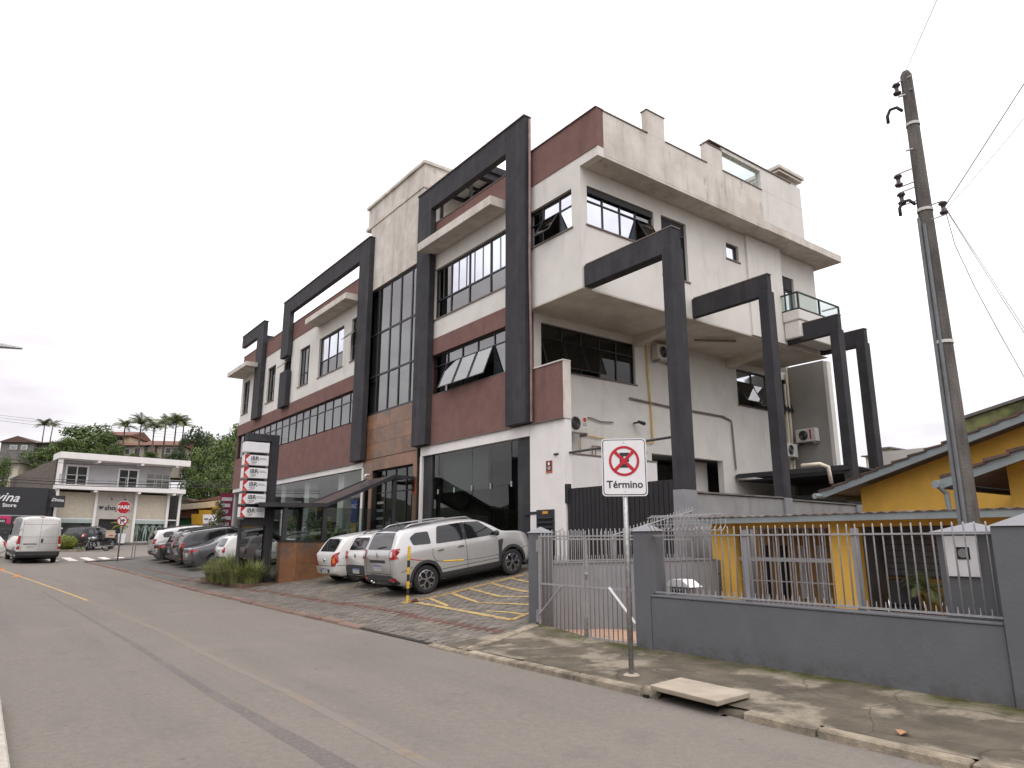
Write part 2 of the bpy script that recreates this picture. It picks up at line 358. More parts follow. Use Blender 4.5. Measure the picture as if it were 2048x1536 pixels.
# ================================================================ GROUND
mb = MB(); grid(mb, [-900, -300, -120, -60, -30, -12, 12, 30, 60, 120, 300, 900], [-300, -60, -30, 0, 22, 30, 38, 45, 73, 120, 200, 900], lambda x, y: zr(y)-.12-(0 if abs(x) < 100 and y < 130 else 2))
mb.build('ground', M['soil'], kind='structure')
mb = MB(); grid(mb, lin(-14, 30, 22), [-30, -15, 0, 5, 10, 15, 20, 22]+lin(24, 46, 11)+lin(48, 74, 8), lambda x, y: zr(y))
road = mb.build('road', M['asphalt'], kind='structure')
# centre line: worn yellow, tar seam, patches
def cx(y): return 2.88 if y < 12 else 2.88-.0021*(y-12)**2
mb = MB(); ribbon(mb, [(cx(y), y) for y in (23, 24, 26, 28, 30, 32, 34, 36, 38, 40, 42, 44)], .10, lambda x, y: zr(y), .004)
mb.build('centre_line', M['yellow_paint'], road)
mb = MB(); ribbon(mb, [(cx(y)+.03*sin(y), y) for y in (2.5, 4, 6, 8, 10, 12, 14, 16, 18, 20, 22.9)], .12, lambda x, y: zr(y), .0012)
mb.build('worn_centre_line', M['faded_paint'], road)
mb = MB(); sp = [(2.33, 2.6), (2.32, 5.2), (2.32, 5.6), (2.29, 6.4), (2.27, 7.2), (2.23, 8.4), (2.22, 10.1), (2.2, 12.9), (2.13, 16.3), (2.06, 20.1), (1.86, 27.4)]
for (a, b), w in zip(zip(sp, sp[1:]), (.2, .19, .17, .15, .13, .11, .1, .09, .08, .08)): ribbon(mb, [a, b], w, lambda x, y: zr(y), .001)
mb.build('tar_seam', M['tar'], road)
# crosswalk bars on the side street
for k in range(5):
    mb = MB(); x = 1.6+k*.95+2.0; y = 50.2-.12*k
    mb.face([(px_, py_, zr(py_)+.008) for px_, py_ in ((x-.22, y-2), (x+.25, y-2), (x+.15, y+1.9), (x-.32, y+1.9))]); mb.build('crosswalk_bar', M['white_paint'], road)
# road studs
for (x, y) in ((1.06, 41.3), (1.5, 36.5)):
    o = MB(); o.hexa([(x-.13, y-.1, zr(y)), (x+.13, y-.1, zr(y)), (x+.13, y+.1, zr(y)), (x-.13, y+.1, zr(y)), (x-.08, y-.05, zr(y)+.07), (x+.08, y-.05, zr(y)+.07), (x+.08, y+.05, zr(y)+.07), (x-.08, y+.05, zr(y)+.07)])
    o.build('road_stud', mat('stud_orange', (.6, .2, .02), .5, .1, 20), road)
# ---- sidewalk on the near left, with its kerb
mb = MB(); grid(mb, [-5, -2, .21], [-8, 0, 5, 9], lambda x, y: .14)
lw = mb.build('left_pavement', M['concrete_walk'], kind='structure')
for k in range(16):
    o = MB(); o.box(.21, .37, -7+k, -7+k+.99, -.1, .15); o.build('kerb_stone', mat('pale_kerb', (.42, .38, .33), .9, .15, 8, .4, 50) if k == 0 else bpy.data.materials['pale_kerb'], lw, bevel=.015)
# ---- concrete pavement in front of the grey wall
def wx(y): return 5.9+(0 if y < 8.6 else 0)
mb = MB()
def walkz(x, y):
    t = walk(x, y)+.012*noise.noise((x*1.3, y*1.3, 0))
    k = min(1, max(0, (y-8.3)/1.3)); return t*(1-k)+(lot(x, y)+.0)*k
grid(mb, [5.93]+lin(6.0, 7.85, 14), lin(-8, 2.94, 20)+lin(3.1, 9.68, 44), walkz)
# leave the storm drain box open under its slab
kp = [(f, m) for f, m in zip(mb.f, mb.m) if not (all(4.5 < mb.v[i][1] < 5.36 and mb.v[i][0] < 6.2 for i in f))]
mb.f = [a for a, b in kp]; mb.m = [b for a, b in kp]
pav = mb.build('pavement', M['concrete_walk'], kind='structure', smooth=True)
kerb = thing('kerb', None, None, (5.9, 5, 0), kind='structure')
y = -8
while y < 9.2:
    L_ = random.uniform(.92, 1.3)
    if y < 4.3 < y+L_+.1: L_ = 4.27-y
    if 4.2 < y < 5.5: y = 5.5; continue
    h = .075 if y < 7.2 else .075-(y-7.2)*.022
    j = random.uniform(-.008, .008); b = random.uniform(0, .012)
    o = MB(); o.hexa([(5.80+j, y, -.1), (5.96, y, -.1), (5.96, y+L_-.012, -.1), (5.80-j, y+L_-.012, -.1), (5.82+j, y+.004, h-b), (5.96, y+.004, h), (5.96, y+L_-.016, h), (5.82-j, y+L_-.016, h-b*.4)])
    o.build('kerb_stone', M['kerb'], kerb, bevel=.016); y += L_
# broken kerb ends either side of the drain, dark opening, slab
o = MB(); o.tube([(5.9, 5.52, .02), (5.9, 5.42, .03), (5.92, 5.34, .0)], [.085, .08, .05], 8); o.build('kerb_end', M['kerb'], kerb, smooth=True)
o = MB(); o.hexa([(5.83, 4.27, -.05), (6.1, 4.27, -.05), (6.1, 4.62, -.05), (5.86, 4.60, -.05), (5.86, 4.27, .05), (6.1, 4.27, .085), (6.1, 4.62, .07), (5.9, 4.60, .02)]); o.build('kerb_mortar', M['concrete_walk'], kerb, bevel=.02)
dr = thing('storm_drain', 'storm drain in the kerb with pale concrete slab over a dark opening', 'storm drain', (6, 4.9, 0))
o = MB(); o.box(5.82, 6.3, 4.5, 5.45, -.5, -.45); o.box(6.24, 6.3, 4.5, 5.45, -.45, .06); o.box(5.8, 6.24, 4.44, 4.5, -.45, .0); o.box(5.8, 6.24, 5.4, 5.46, -.45, .03); o.build('drain_box', M['dark'], dr)
o = MB(); o.hexa([(5.79, 5.34, .092), (5.72, 4.45, .092), (6.31, 4.5, .092), (6.36, 5.42, .092), (5.78, 5.34, .145), (5.71, 4.45, .145), (6.31, 4.5, .145), (6.36, 5.42, .145)]); o.build('cover_slab', M['drain_slab'], dr, bevel=.008, fix=True)
# dead leaf
o = MB(); lx, ly = 6.1, 2.98
for s in (-1, 1):
    o.face([(lx, ly,   .09), (lx+.03, ly+.05*s, .12), (lx+.09, ly+.03*s, .11), (lx+.13, ly, .09)][::s])
tag(o.build('dead_leaf', mat('dry_leaf', (.38, .19, .09), .8, .2, 30)), 'curled dry orange leaf lying on the pavement', 'leaf')
# ---- parking lot: base, pavers, red row, kerb stones, painted lines
mb = MB(); grid(mb, [5.9, 6, 7, 7.86], [9.6, 10], lambda x, y: lot(x, y)-.016); grid(mb, [5.9, 6, 7, 8, 9, 10, 11, 11.5, 12.2, 13.3], lin(10.0, 22, 14)+lin(23, 47, 16), lambda x, y: lot(max(x, kerbx(y)), y)-.016)
for i, (x, y, z) in enumerate(mb.v):
    if x < 6.01 and y > 33: mb.v[i] = (kerbx(y)+(x-5.9), y, z)
ploc = mb.build('parking_lot', M['joint'], kind='structure')
pv = MB().box(-.111, .111, -.051, .051, -.02, .0)  # shared paver
pv2 = []
pm = {}
for key in ('paver', 'paver_red'):
    b = bmesh.new(); me0 = pv.mesh('paver', M[key]); b.from_mesh(me0); b.faces.ensure_lookup_table()
    bmesh.ops.bevel(b, geom=[e for e in b.edges if all(v.co.z > -.001 for v in e.verts)], offset=.006, segments=1, affect='EDGES'); b.to_mesh(me0); b.free(); pm[key] = me0
cand = []
for j in range(int((30-9.7)/.12)):
    yy = 9.75+j*.12
    if j % 2 == 0: pass
    for i in range(30):
        x = 6.04+i*.24+(.12 if j % 2 else 0)
        if x > 13.0 or (x > 7.85 and yy < 10.1): continue
        red = abs(x-(7.15-.02*abs(yy-14.5)-.25*max(0, (yy-22)/8))) < .125
        cand.append((x, yy+random.uniform(-.004, .004), red))
# herringbone-ish running bond; the nearest 300 are single pavers
cand.sort(key=lambda c: (c[0])**2+(c[1])**2)
st = {'paver': MB(), 'paver_red': MB()}
for k, (x, y, red) in enumerate(cand):
    key = 'paver_red' if red else 'paver'
    s = (lot(x+.1, y)-lot(x-.1, y))/.2; z = lot(x, y)+random.uniform(-.004, .004)
    rot = (random.uniform(-.012, .012), -math.atan(s), random.uniform(-.02, .02))
    if k < 290: obj_from(pm[key], 'paver', ploc, (x, y, z), rot)
    else:
        q = MB(); hx, hy = .104, .044
        q.v = [(-.111, -.051, -.02), (.111, -.051, -.02), (.111, .051, -.02), (-.111, .051, -.02), (-hx, -hy, 0), (hx, -hy, 0), (hx, hy, 0), (-hx, hy, 0)]
        q.f = [(4, 5, 6, 7), (0, 1, 5, 4), (1, 2, 6, 5), (2, 3, 7, 6), (3, 0, 4, 7)]; q.m = [0]*5
        from mathutils import Euler
        st[key].add(q, Matrix.Translation((x, y, z)) @ Euler(rot).to_matrix().to_4x4())
for j in range(int((12.7-9.7)/.12)):   # cut half pavers along the road edge
    yy = 9.75+j*.12
    if j % 2: st['paver'].box(5.93, 6.03, yy-.047, yy+.047, 0, .045)
st['paver'].build('paver_field', M['paver'], ploc, kind='stuff'); st['paver_red'].build('red_paver_row', M['paver_red'], ploc, kind='stuff')
mb = MB(); grid(mb, [6.0, 7, 8, 9, 10, 11, 11.5, 12.2, 13.3], lin(30, 47, 14), lambda x, y: lot(max(x, kerbx(y)+.1), y)+.0)
for i, (x, y, z) in enumerate(mb.v):
    if x < 6.01: mb.v[i] = (kerbx(y)+.1, y, z)
far_p = mat('far_pavers', (.10, .093, .085), .93, .2, 3, .4, 20); overlay(far_p, (.04, .036, .032), 5, (.04, .01), stretch=(1, 2, 1), voronoi=True, amount=.6)
mb.build('far_paving', far_p, ploc)
mb = MB(); ribbon(mb, [(6.9, 30), (6.6, 38), (6.1, 45)], .16, lot, .006); mb.build('red_paver_row', M['paver_red'], ploc)
y = 12.6
while y < 46:
    L_ = random.uniform(.8, 1.1); x = kerbx(y); x2 = kerbx(y+L_-.04); z = zr(y); z2 = zr(y+L_); h = .035+.03*random.random()
    o = MB(); j = random.uniform(-.03, .03)
    o.hexa([(x-.06+j, y, z-.05), (x+.12, y, z-.05), (x2+.12, y+L_-.05, z2-.05), (x2-.06+j, y+L_-.05, z2-.05), (x-.03+j, y, z+h), (x+.13, y, z+h+.02), (x2+.13, y+L_-.05, z2+h+.02), (x2-.03+j, y+L_-.05, z2+h)])
    o.build('kerb_stone', M['kerb_red'], kerb, bevel=.015); y += L_
xs = [kerbx(45.9), 7.4, 8.9, 11, 14]; ys = [46.2, 49, 50.8, 52.4, 54.5]
for k in range(4):
    o = MB(); a, b = (xs[k], ys[k]), (xs[k+1], ys[k+1]); z, z2 = zr(a[1]), zr(b[1])
    o.hexa([(a[0], a[1], z-.1), (b[0], b[1], z2-.1), (b[0]-.08, b[1]+.2, z2-.1), (a[0]-.08, a[1]+.2, z-.1), (a[0], a[1], z+.1), (b[0], b[1], z2+.1), (b[0]-.08, b[1]+.2, z2+.1), (a[0]-.08, a[1]+.2, z+.1)])
    o.build('kerb_stone', M['kerb_red'], kerb)
mb = MB()
mb.face([(kerbx(46), 46, zr(46)+.09), (14, 46, zr(46)+.5), (14, 54.4, zr(54)+.1), (11, 52.3, zr(52)+.09), (8.9, 50.7, zr(50.7)+.09), (7.4, 48.9, zr(48.9)+.09)])
mb.build('corner_pavement', far_p, kind='structure')
yl = thing('bay_marking', 'yellow painted hatching and bay lines on the paved parking lot', 'road marking', (9, 13, .3))
def stripe(pts, w=.1): 
    m_ = MB(); ribbon(m_, pts, w, lot, .006); m_.build('painted_line', M['yellow_paint'], yl)
stripe([(7.85, 14.62), (9.5, 14.88), (11.9, 15.15)], .11); stripe([(7.85, 14.76), (9.5, 15.02), (11.9, 15.29)], .06)
stripe([(8.1, 14.5), (8.05, 13.6), (7.82, 10.47)], .13); stripe([(7.8, 10.45), (8.36, 10.72), (9, 11.0)], .12)
stripe([(8.6, 14.7), (8.17, 13.2)]); stripe([(9.29, 14.85), (8.76, 12.88), (8.95, 12.3), (9.15, 11.3)]); stripe([(9.85, 14.9), (9.45, 13.1), (9.66, 12.3), (9.8, 11.6)])
stripe([(10.56, 15.0), (10.22, 13.75), (10.05, 12.9), (10.3, 11.9)]); stripe([(11.22, 15.05), (11.0, 14.1), (10.85, 13)]); stripe([(8.18, 11.78), (8.32, 11.2), (8.3, 10.75)])
stripe([(8.2, 22.5), (11.5, 22.9)], .07); stripe([(7.75, 19.15), (11.8, 19.95)], .07); stripe([(7.95, 16.9), (11.8, 17.6)], .07)
for yy in (32.2, 34.6, 37, 39.6, 42.2): stripe([(7.8, yy), (11.8, yy+.4)], .07)

mb = MB(); mb.face([(13.1, 11.0, .8), (30, 13.0, .8), (30, 19, .85), (13.1, 19, .85)]); mb.build('passage_bounce_floor', mat('passage_bounce_concrete', (.36, .34, .31), .9, .15, 2), kind='structure')  # pale floor added to bounce light up under the overhang

ax_, ay_, bx_2, by_2 = 5.93, 9.02, 7.72, 9.66
for k in range(6):
    t0, t1 = k/6, (k+1)/6-.012; P0 = (ax_+(bx_2-ax_)*t0, ay_+(by_2-ay_)*t0); P1 = (ax_+(bx_2-ax_)*t1, ay_+(by_2-ay_)*t1); z0, z1 = lot(P0[0], 10)+.015+.012*random.random(), lot(P1[0], 10)+.015+.01*random.random()
    o = MB(); o.hexa([(P0[0]+.04, P0[1]-.07, 0), (P1[0]+.04, P1[1]-.07, 0), (P1[0]-.04, P1[1]+.08, 0), (P0[0]-.04, P0[1]+.08, 0), (P0[0]+.04, P0[1]-.07, z0), (P1[0]+.04, P1[1]-.07, z1), (P1[0]-.04, P1[1]+.08, z1), (P0[0]-.04, P0[1]+.08, z0)]); o.build('edging_block', M['kerb'], pav, bevel=.015)
# ================================================================ OFFICE BUILDING
XF, YS2, YS3 = 13.0, 16.56, 13.98
ob = thing('office_building', 'three storey office building in white and brown render with black frames', 'building', (13, 16.6, .9))
FR = lambda p: (lambda u, v, w: (p-w, u, v))      # wall facing the street: u = y, v = z, w = outwards
SD = lambda p: (lambda u, v, w: (u, p-w, v))      # wall facing the neighbour: u = x
def bx(mb, fn, u0, u1, v0, v1, w0, w1, m=0):
    a = fn(u0, v0, w0); b = fn(u1, v1, w1); mb.box(a[0], b[0], a[1], b[1], a[2], b[2], m)
def wall(parent, name, fn, u0, u1, v0, v1, m, holes=(), t=.25, proud=0, bevel=0):
    us = sorted({u0, u1, *[h[0] for h in holes], *[h[1] for h in holes]}); vs_ = sorted({v0, v1, *[h[2] for h in holes], *[h[3] for h in holes]})
    us = [u for u in us if u0 <= u <= u1]; vs_ = [v for v in vs_ if v0 <= v <= v1]
    mb = MB()
    for a, b in zip(us, us[1:]):
        run = None
        for c, d in zip(vs_, vs_[1:]):
            hole = any(h[0]-1e-6 <= a and b <= h[1]+1e-6 and h[2]-1e-6 <= c and d <= h[3]+1e-6 for h in holes)
            if hole:
                if run: bx(mb, fn, a, b, run[0], run[1], -t, proud); run = None
            else: run = (run[0] if run else c, d)
        if run: bx(mb, fn, a, b, run[0], run[1], -t, proud)
    return mb.build(name, m, parent, bevel=bevel)
def window(parent, fn, u0, u1, v0, v1, cols, rows=(), opened={}, rec=.1, g='glass_win', fw=.05, sill=True, pale=(), name='window', blind=None):
    """cols: number of equal columns or list of u; rows: transom heights; opened: {(col,row): angle}; each pane is a child"""
    us = lin(u0, u1, cols) if isinstance(cols, int) else [u0, *cols, u1]
    vv = [v0, *rows, v1]; mb = MB(); d = .05
    for v in (v0, v1-fw): bx(mb, fn, u0, u1, v, v+fw, -rec-d, -rec)
    for u in (u0, u1-fw): bx(mb, fn, u, u+fw, v0+fw, v1-fw, -rec-d, -rec)
    for u in us[1:-1]: bx(mb, fn, u-fw/2, u+fw/2, v0+fw, v1-fw, -rec-d, -rec+.002)
    for a, b in zip(us, us[1:]):
        for v in rows: bx(mb, fn, a+fw/2, b-fw/2, v-fw*.4, v+fw*.4, -rec-d, -rec+.004)
    w = mb.build(name, M['alu'], parent)
    if sill:
        s = MB(); bx(s, fn, u0-.06, u1+.06, v0-.045, v0-.002, -rec-.03, .04); s.build('sill', M['coping'], w)
    for i, (a, b) in enumerate(zip(us, us[1:])):
        for j, (c, d2) in enumerate(zip(vv, vv[1:])):
            e = .022; p = MB(); mt = M['pane_pale'] if pale == 'all' or (i, j) in pale else M[g]
            jit = [random.uniform(-.006, .006) for _ in range(3)]
            if (i, j) in opened:
                an = opened[(i, j)]; h = d2-c; co, si = cos(an), sin(an)
                def f2(u, q, k): return fn(u, d2-q*co-k*si*0-.0, -rec+q*si+k*co)   # q down the sash, k its thickness
                a2, b2 = a+.03, b-.03
                def sb(u0_, u1_, q0, q1, k0, k1, m_):
                    P_ = [f2(u0_, q0, k0), f2(u1_, q0, k0), f2(u1_, q1, k0), f2(u0_, q1, k0), f2(u0_, q0, k1), f2(u1_, q0, k1), f2(u1_, q1, k1), f2(u0_, q1, k1)]
                    p.hexa(P_, m_)
                sb(a2+.03, b2-.03, .03, h-.03, .012, .022, 0)
                for (x0, x1, q0, q1) in ((a2, b2, 0, .035), (a2, b2, h-.035, h), (a2, a2+.035, .035, h-.035), (b2-.035, b2, .035, h-.035)): sb(x0, x1, q0, q1, .0, .036, 1)
                p.build('open_sash', [mt, M['alu']], w, fix=True)
            else:
                r0 = -rec-.03
                P_ = [fn(a+e, c+e, r0+jit[0]), fn(b-e, c+e, r0+jit[1]), fn(b-e, d2-e, r0+jit[2]), fn(a+e, d2-e, r0+jit[2]+jit[0]-jit[1])]
                p.face(P_); p.build('pane', mt, w)
    return w
f = FR(XF); s2 = SD(YS2); s3 = SD(YS3)
# ---- street front: holes of the windows
strip = (28.9, 47.95, 6.9, 8.42); wr2 = (17.5, 22.5, 6.96, 8.5)
w3 = [(46.2, 47.55, 9.8, 12.0), (41.1, 42.6, 9.8, 12.0), (38.45, 39.55, 11.1, 11.93), (35.6, 37.1, 9.85, 12.0), (31.1, 34.25, 9.85, 11.94), (28.95, 30.2, 9.88, 11.98)]
wall(ob, 'brown_wall', f, 28.35, 48.1, 4.95, 6.9, M['brown'], proud=.04)
wall(ob, 'brown_wall', f, 16.56, 23.42, 5.06, 6.93, M['brown'], proud=.04)
wall(ob, 'brown_band', f, 28.35, 48.1, 8.42, 9.13, M['brown'], proud=.03)
wall(ob, 'brown_band', f, 16.56, 23.42, 8.5, 9.15, M['brown'], proud=.03)
mb = MB(); bx(mb, f, 47.95, 48.1, 6.9, 8.42, -.25, .0); bx(mb, f, 28.35, 28.9, 6.9, 8.42, -.25, 0); bx(mb, f, 16.56, 17.5, 6.93, 8.5, -.25, 0); bx(mb, f, 22.5, 23.42, 6.93, 8.5, -.25, 0); mb.build('pier', M['brown'], ob)
wall(ob, 'white_wall', f, 28.35, 47.97, 9.13, 12.85, M['white'], w3)
wbig = (17.6, 22.42, 9.92, 11.98); wR3 = (14.38, 16.5, 10.77, 12.03)
wall(ob, 'white_wall', f, 16.9, 23.42, 9.15, 12.9, M['white'], [wbig])
wall(ob, 'brown_parapet', f, 28.35, 47.97, 12.85, 13.85, M['brown'], proud=.03)
wall(ob, 'brown_parapet', f, 16.9, 23.42, 12.9, 13.95, M['brown'], proud=.03)
mb = MB(); bx(mb, f, 28.35, 48.0, 13.85, 13.88, -.28, .06); bx(mb, f, 16.9, 23.42, 13.95, 13.98, -.28, .06); bx(mb, f, 13.18, 16.9, 14.16, 14.19, -.28, .06); mb.build('parapet_coping', M['coping'], ob)
# third floor block over the side passage
wall(ob, 'white_wall', f, 13.98, 16.9, 8.76, 12.6, M['white'], [wR3])
wall(ob, 'brown_parapet', f, 13.2, 16.9, 12.9, 14.16, M['brown'], proud=.02)
wall(ob, 'white_wall', f, 13.2, 16.9, 12.6, 12.9, M['white'])
# ---- windows of the front
stripc = [29.32, 30.18, 31.21, 32.21, 33.24, 34.25, 35.28, 36.27, 37.29, 38.37, 39.55, 40.6, 41.65, 42.7, 43.75, 44.8, 45.85, 46.9]
window(ob, f, *strip, stripc, [7.95], opened={(15, 0): .3})
window(ob, f, *wr2, 5, [8.05], opened={(1, 0): .38, (2, 0): .38, (3, 0): .38})
window(ob, f, *w3[0], [46.55, 46.9], [10.5]); window(ob, f, *w3[1], [41.55, 42.05], [10.5]); window(ob, f, *w3[3], [36.05, 36.6], [10.55])
window(ob, f, *w3[2], 1, [], opened={(0, 0): .75}, pale='all', sill=False)
window(ob, f, *w3[4], [32.1, 33.2], [10.68], pale=((0, 1), (1, 1), (2, 1)))
window(ob, f, *w3[5], 1, [10.6, 11.45], opened={(0, 1): .8})
wb = window(ob, f, *wbig, [18.75, 20.1, 21.35], [10.68], pale=((0, 1), (1, 1), (2, 1)), fw=.07)
mb = MB()
for k in range(1, 9): bx(mb, f, 17.67+k*.53, 17.682+k*.53, 10.72, 11.9, -.125, -.105)
mb.build('glass_joint', M['film'], wb)
window(ob, f, *wR3, [15.05, 15.85], [11.55], opened={(1, 0): .55}, pale=((0, 0), (0, 1), (1, 1), (2, 0), (2, 1)))
# ---- stair tower with tall window
tw = (23.75, 28.3, 6.95, 12.75)
wall(ob, 'tower_wall', f, 23.42, 28.35, 12.75, 16.0, M['white_stained'], t=4.5, proud=.06)
mb = MB(); mb.box(12.9, 17.6, 23.38, 28.9, 15.98, 16.14); mb.box(12.98, 17.5, 23.46, 28.8, 16.14, 17.1); mb.build('tower_parapet', M['white_stained'], ob)
mb = MB(); mb.box(12.9, 17.6, 23.38, 28.9, 17.1, 17.24); mb.build('tower_coping', M['white_stained'], ob)
window(ob, f, *tw, [24.34, 25.32, 26.27, 27.36], [8.67, 10.6], fw=.09, rec=.05, sill=False)
wall(ob, 'tower_jamb', f, 28.3, 28.36, 6.95, 12.75, M['alu']); wall(ob, 'tower_jamb', f, 23.42, 23.75, 6.95, 12.75, M['alu'])
# ---- rust coloured porcelain tiles round the entrance
rp = MB(); bx(rp, f, 23.42, 28.3, 4.9, 6.93, -.25, -.03); bx(rp, f, 27.25, 28.28, .9, 4.9, -.25, -.03); bx(rp, f, 23.42, 23.72, .9, 4.9, -.25, -.03); bx(rp, f, 23.72, 27.25, 4.5, 4.9, -.25, -.03)
rw = rp.build('rust_wall', M['joint'], ob)
def tiles(fn, u0, u1, v0, v1, nu, nv, par, off=False):
    du, dv = (u1-u0)/nu, (v1-v0)/nv
    for j in range(nv):
        ee = [u0]+[u0+du*(i+(.5 if off and j % 2 else 1)) for i in range(nu)]
        ee = [e for e in ee if e < u1-.05]+[u1]
        for a, b in zip(ee, ee[1:]):
            t = MB(); bx(t, fn, a+.004, b-.004, v0+dv*j+.004, v0+dv*(j+1)-.004, -.03, .0+random.uniform(0, .006)); t.build('tile', M['rust'], par)
tiles(f, 23.42, 28.3, 5.02, 6.93, 4, 3, rw, True); tiles(f, 27.25, 28.28, 1.0, 5.0, 1, 3, rw); tiles(f, 23.42, 23.72, 1.0, 5.0, 1, 3, rw); tiles(f, 23.72, 27.25, 4.5, 5.0, 3, 1, rw)
dw = window(ob, f, 23.72, 27.25, .95, 4.5, [24.6, 25.5, 26.4], [3.55], rec=.2, g='glass_shop', sill=False, name='entrance_door')
mb = MB(); mb.tube([(13.12, 25.3, 1.7), (13.12, 25.3, 2.5)], .02); mb.tube([(13.12, 25.7, 1.7), (13.12, 25.7, 2.5)], .02); mb.build('handle', M['metal'], dw)
for k in range(6):   # frosted bands on the entrance glass
    mb = MB(); bx(mb, f, 26.5, 27.1, 1.5+k*.32, 1.6+k*.32, -.215, -.205); mb.build('frosted_band', M['film'], dw)
# ---- left shop front: white beam, glass sheets, columns and shop floor inside
mb = MB(); bx(mb, f, 28.2, 48.0, 4.68, 4.95, -.35, .02); bx(mb, f, 28.1, 28.28, .9, 4.68, -.3, .02); bx(mb, f, 47.8, 48.0, .9, 4.68, -.3, .0); mb.build('shop_beam', M['white_clean'], ob)
lg = MB(); bx(lg, f, 28.28, 47.8, .98, 1.06, -.2, -.05); sl = lg.build('shop_front', M['alu'], ob)
for a, b in zip(lin(28.28, 47.8, 12), lin(28.28, 47.8, 12)[1:]):
    p = MB(); r0 = -.12+random.uniform(-.004, .004); p.face([f(a+.006, 1.06, r0), f(b-.006, 1.06, r0+random.uniform(-.008, .008)), f(b-.006, 4.68, r0+random.uniform(-.006, .006)), f(a+.006, 4.68, r0)]); p.build('pane', M['glass_shop'], sl)
for yy in (31.5, 35.9, 39.5, 43.4):
    mb = MB(); mb.box(13.45, 13.95, yy-.33, yy+.33, .9, 4.8); mb.build('column', M['white_clean'], ob)
mb = MB(); mb.box(13.05, 27, 16.8, 47.9, .92, .98); mb.build('shop_floor', M['interior_pale'], ob)
mb = MB(); mb.box(13.3, 27.4, 16.9, 47.9, 4.8, 4.9); mb.box(13.3, 27.4, 16.9, 47.9, 8.56, 8.7); mb.build('ceiling_slab', M['interior_pale'], ob)
mb = MB(); mb.box(18.5, 18.6, 28.3, 47.9, 1, 4.8); mb.box(13.3, 18.5, 28.3, 28.4, 1, 4.8); mb.box(13.3, 18.5, 23.3, 23.42, 1, 4.8); mb.box(17, 17.1, 16.9, 28.3, 1, 4.8); mb.build('interior_wall', M['interior'], ob)
# ---- right shop front: dark glass between black jambs
mb = MB(); bx(mb, f, 16.47, 23.12, 4.71, 5.06, -.3, .03); bx(mb, f, 22.99, 23.14, .9, 4.71, -.3, .03); mb.build('shop_beam', M['white_clean'], ob)
for (a, b) in ((16.47, 17.14), (22.35, 22.98)): mb = MB(); bx(mb, f, a, b, .9, 4.7, -.2, -.05); mb.build('jamb_panel', M['black_frame'], ob)
dk = MB(); bx(dk, f, 17.14, 22.35, .95, 1.02, -.2, -.06); dsf = dk.build('shop_front', M['alu'], ob)
ee = [17.14, 17.52, 18.64, 19.75, 20.86, 21.95, 22.35]
for a, b in zip(ee, ee[1:]):
    for c, d in ((1.02, 3.33), (3.336, 4.7)):
        p = MB(); r0 = -.1; j = [random.uniform(-.008, .008) for _ in range(3)]; p.face([f(a+.005, c, r0+j[0]), f(b-.005, c, r0+j[1]), f(b-.005, d, r0+j[2]), f(a+.005, d, r0+j[0]+j[2]-j[1])]); p.build('pane', M['glass_dark'], dsf)
    if a > 17.3 and a < 22:
        p = MB(); p.tube([f(a, 3.25, -.08), f(a, 3.42, -.08)], .03, 6); p.build('clamp', M['metal'], dsf)
mb = MB(); mb.box(13.5, 13.6, 19.4, 22.3, 3.33, 4.7); mb.build('frosted_film', M['film'], ob)
mb = MB(); mb.box(13.3, 17, 16.9, 17.0, 1, 4.8); mb.build('interior_wall', M['interior'], ob)
# ---- white corner wall of the ground floor, brown fin over it
wall(ob, 'corner_wall', f, 14.86, 16.47, .85, 5.04, M['white_clean'], t=.25)
mb = MB(); bx(mb, f, 14.86, 16.56, 5.06, 6.74, -.2, .04); mb.build('brown_fin', M['brown'], ob)
mb = MB(); bx(mb, f, 14.82, 16.56, 6.74, 6.78, -.24, .07); bx(mb, f, 14.83, 14.858, 5.04, 6.74, -.24, .045); mb.build('fin_coping', M['white_stained'], ob)
mb = MB(); bx(mb, f, 14.86, 23.12, 5.04, 5.062, -.2, .09); bx(mb, f, 28.3, 48.1, 4.93, 4.955, -.2, .09); mb.build('drip_edge', M['coping'], ob)
lv = MB(); bx(lv, f, 15.36, 16.15, .95, 2.48, -.05, .03); bx(lv, f, 16.15, 16.75, 2.36, 2.44, -.05, .02); lvo = lv.build('louvre_door', M['alu'], ob)
for k in range(9):
    mb = MB(); z = 1.08+k*.135; mb.hexa([f(15.44, z, .03), f(16.07, z, .03), f(16.07, z+.02, .03), f(15.44, z+.02, .03), f(15.44, z+.075, .07), f(16.07, z+.075, .07), f(16.07, z+.1, .03), f(15.44, z+.1, .03)]); mb.build('louvre_slat', M['black_gate'], lvo, fix=True)
mb = MB(); bx(mb, f, 15.62, 15.86, 2.36, 2.44, .03, .04); mb.build('orange_label', mat('orange_label', (.6, .27, .04), .6), lvo)
pq = MB(); bx(pq, f, 15.43, 15.71, 3.52, 3.88, .0, .012); pqo = tag(pq.build('wall_plaque', mat('plaque_orange', (.45, .10, .04), .6, .05)), 'small orange and black alarm plaque on the white corner wall', 'plaque')
mb = MB(); bx(mb, f, 15.46, 15.68, 3.58, 3.86, .012, .017); mb.build('plaque_panel', M['sign_black'], pqo)
mb = MB(); mb.lathe([(0, .018), (.05, .018), (.05, .012)], 12, lambda r, a, h: f(15.57+r*cos(a), 3.79+r*sin(a), h)); mb.build('emblem', M['sign_white'], pqo)
for i, z in enumerate((3.72, 3.69, 3.66, 3.62)): 
    mb = MB(); bx(mb, f, 15.5, 15.64-.02*(i % 2), z-.008, z+.008, .017, .02); mb.build('print_line', M['sign_white'] if i else M['red'], pqo)
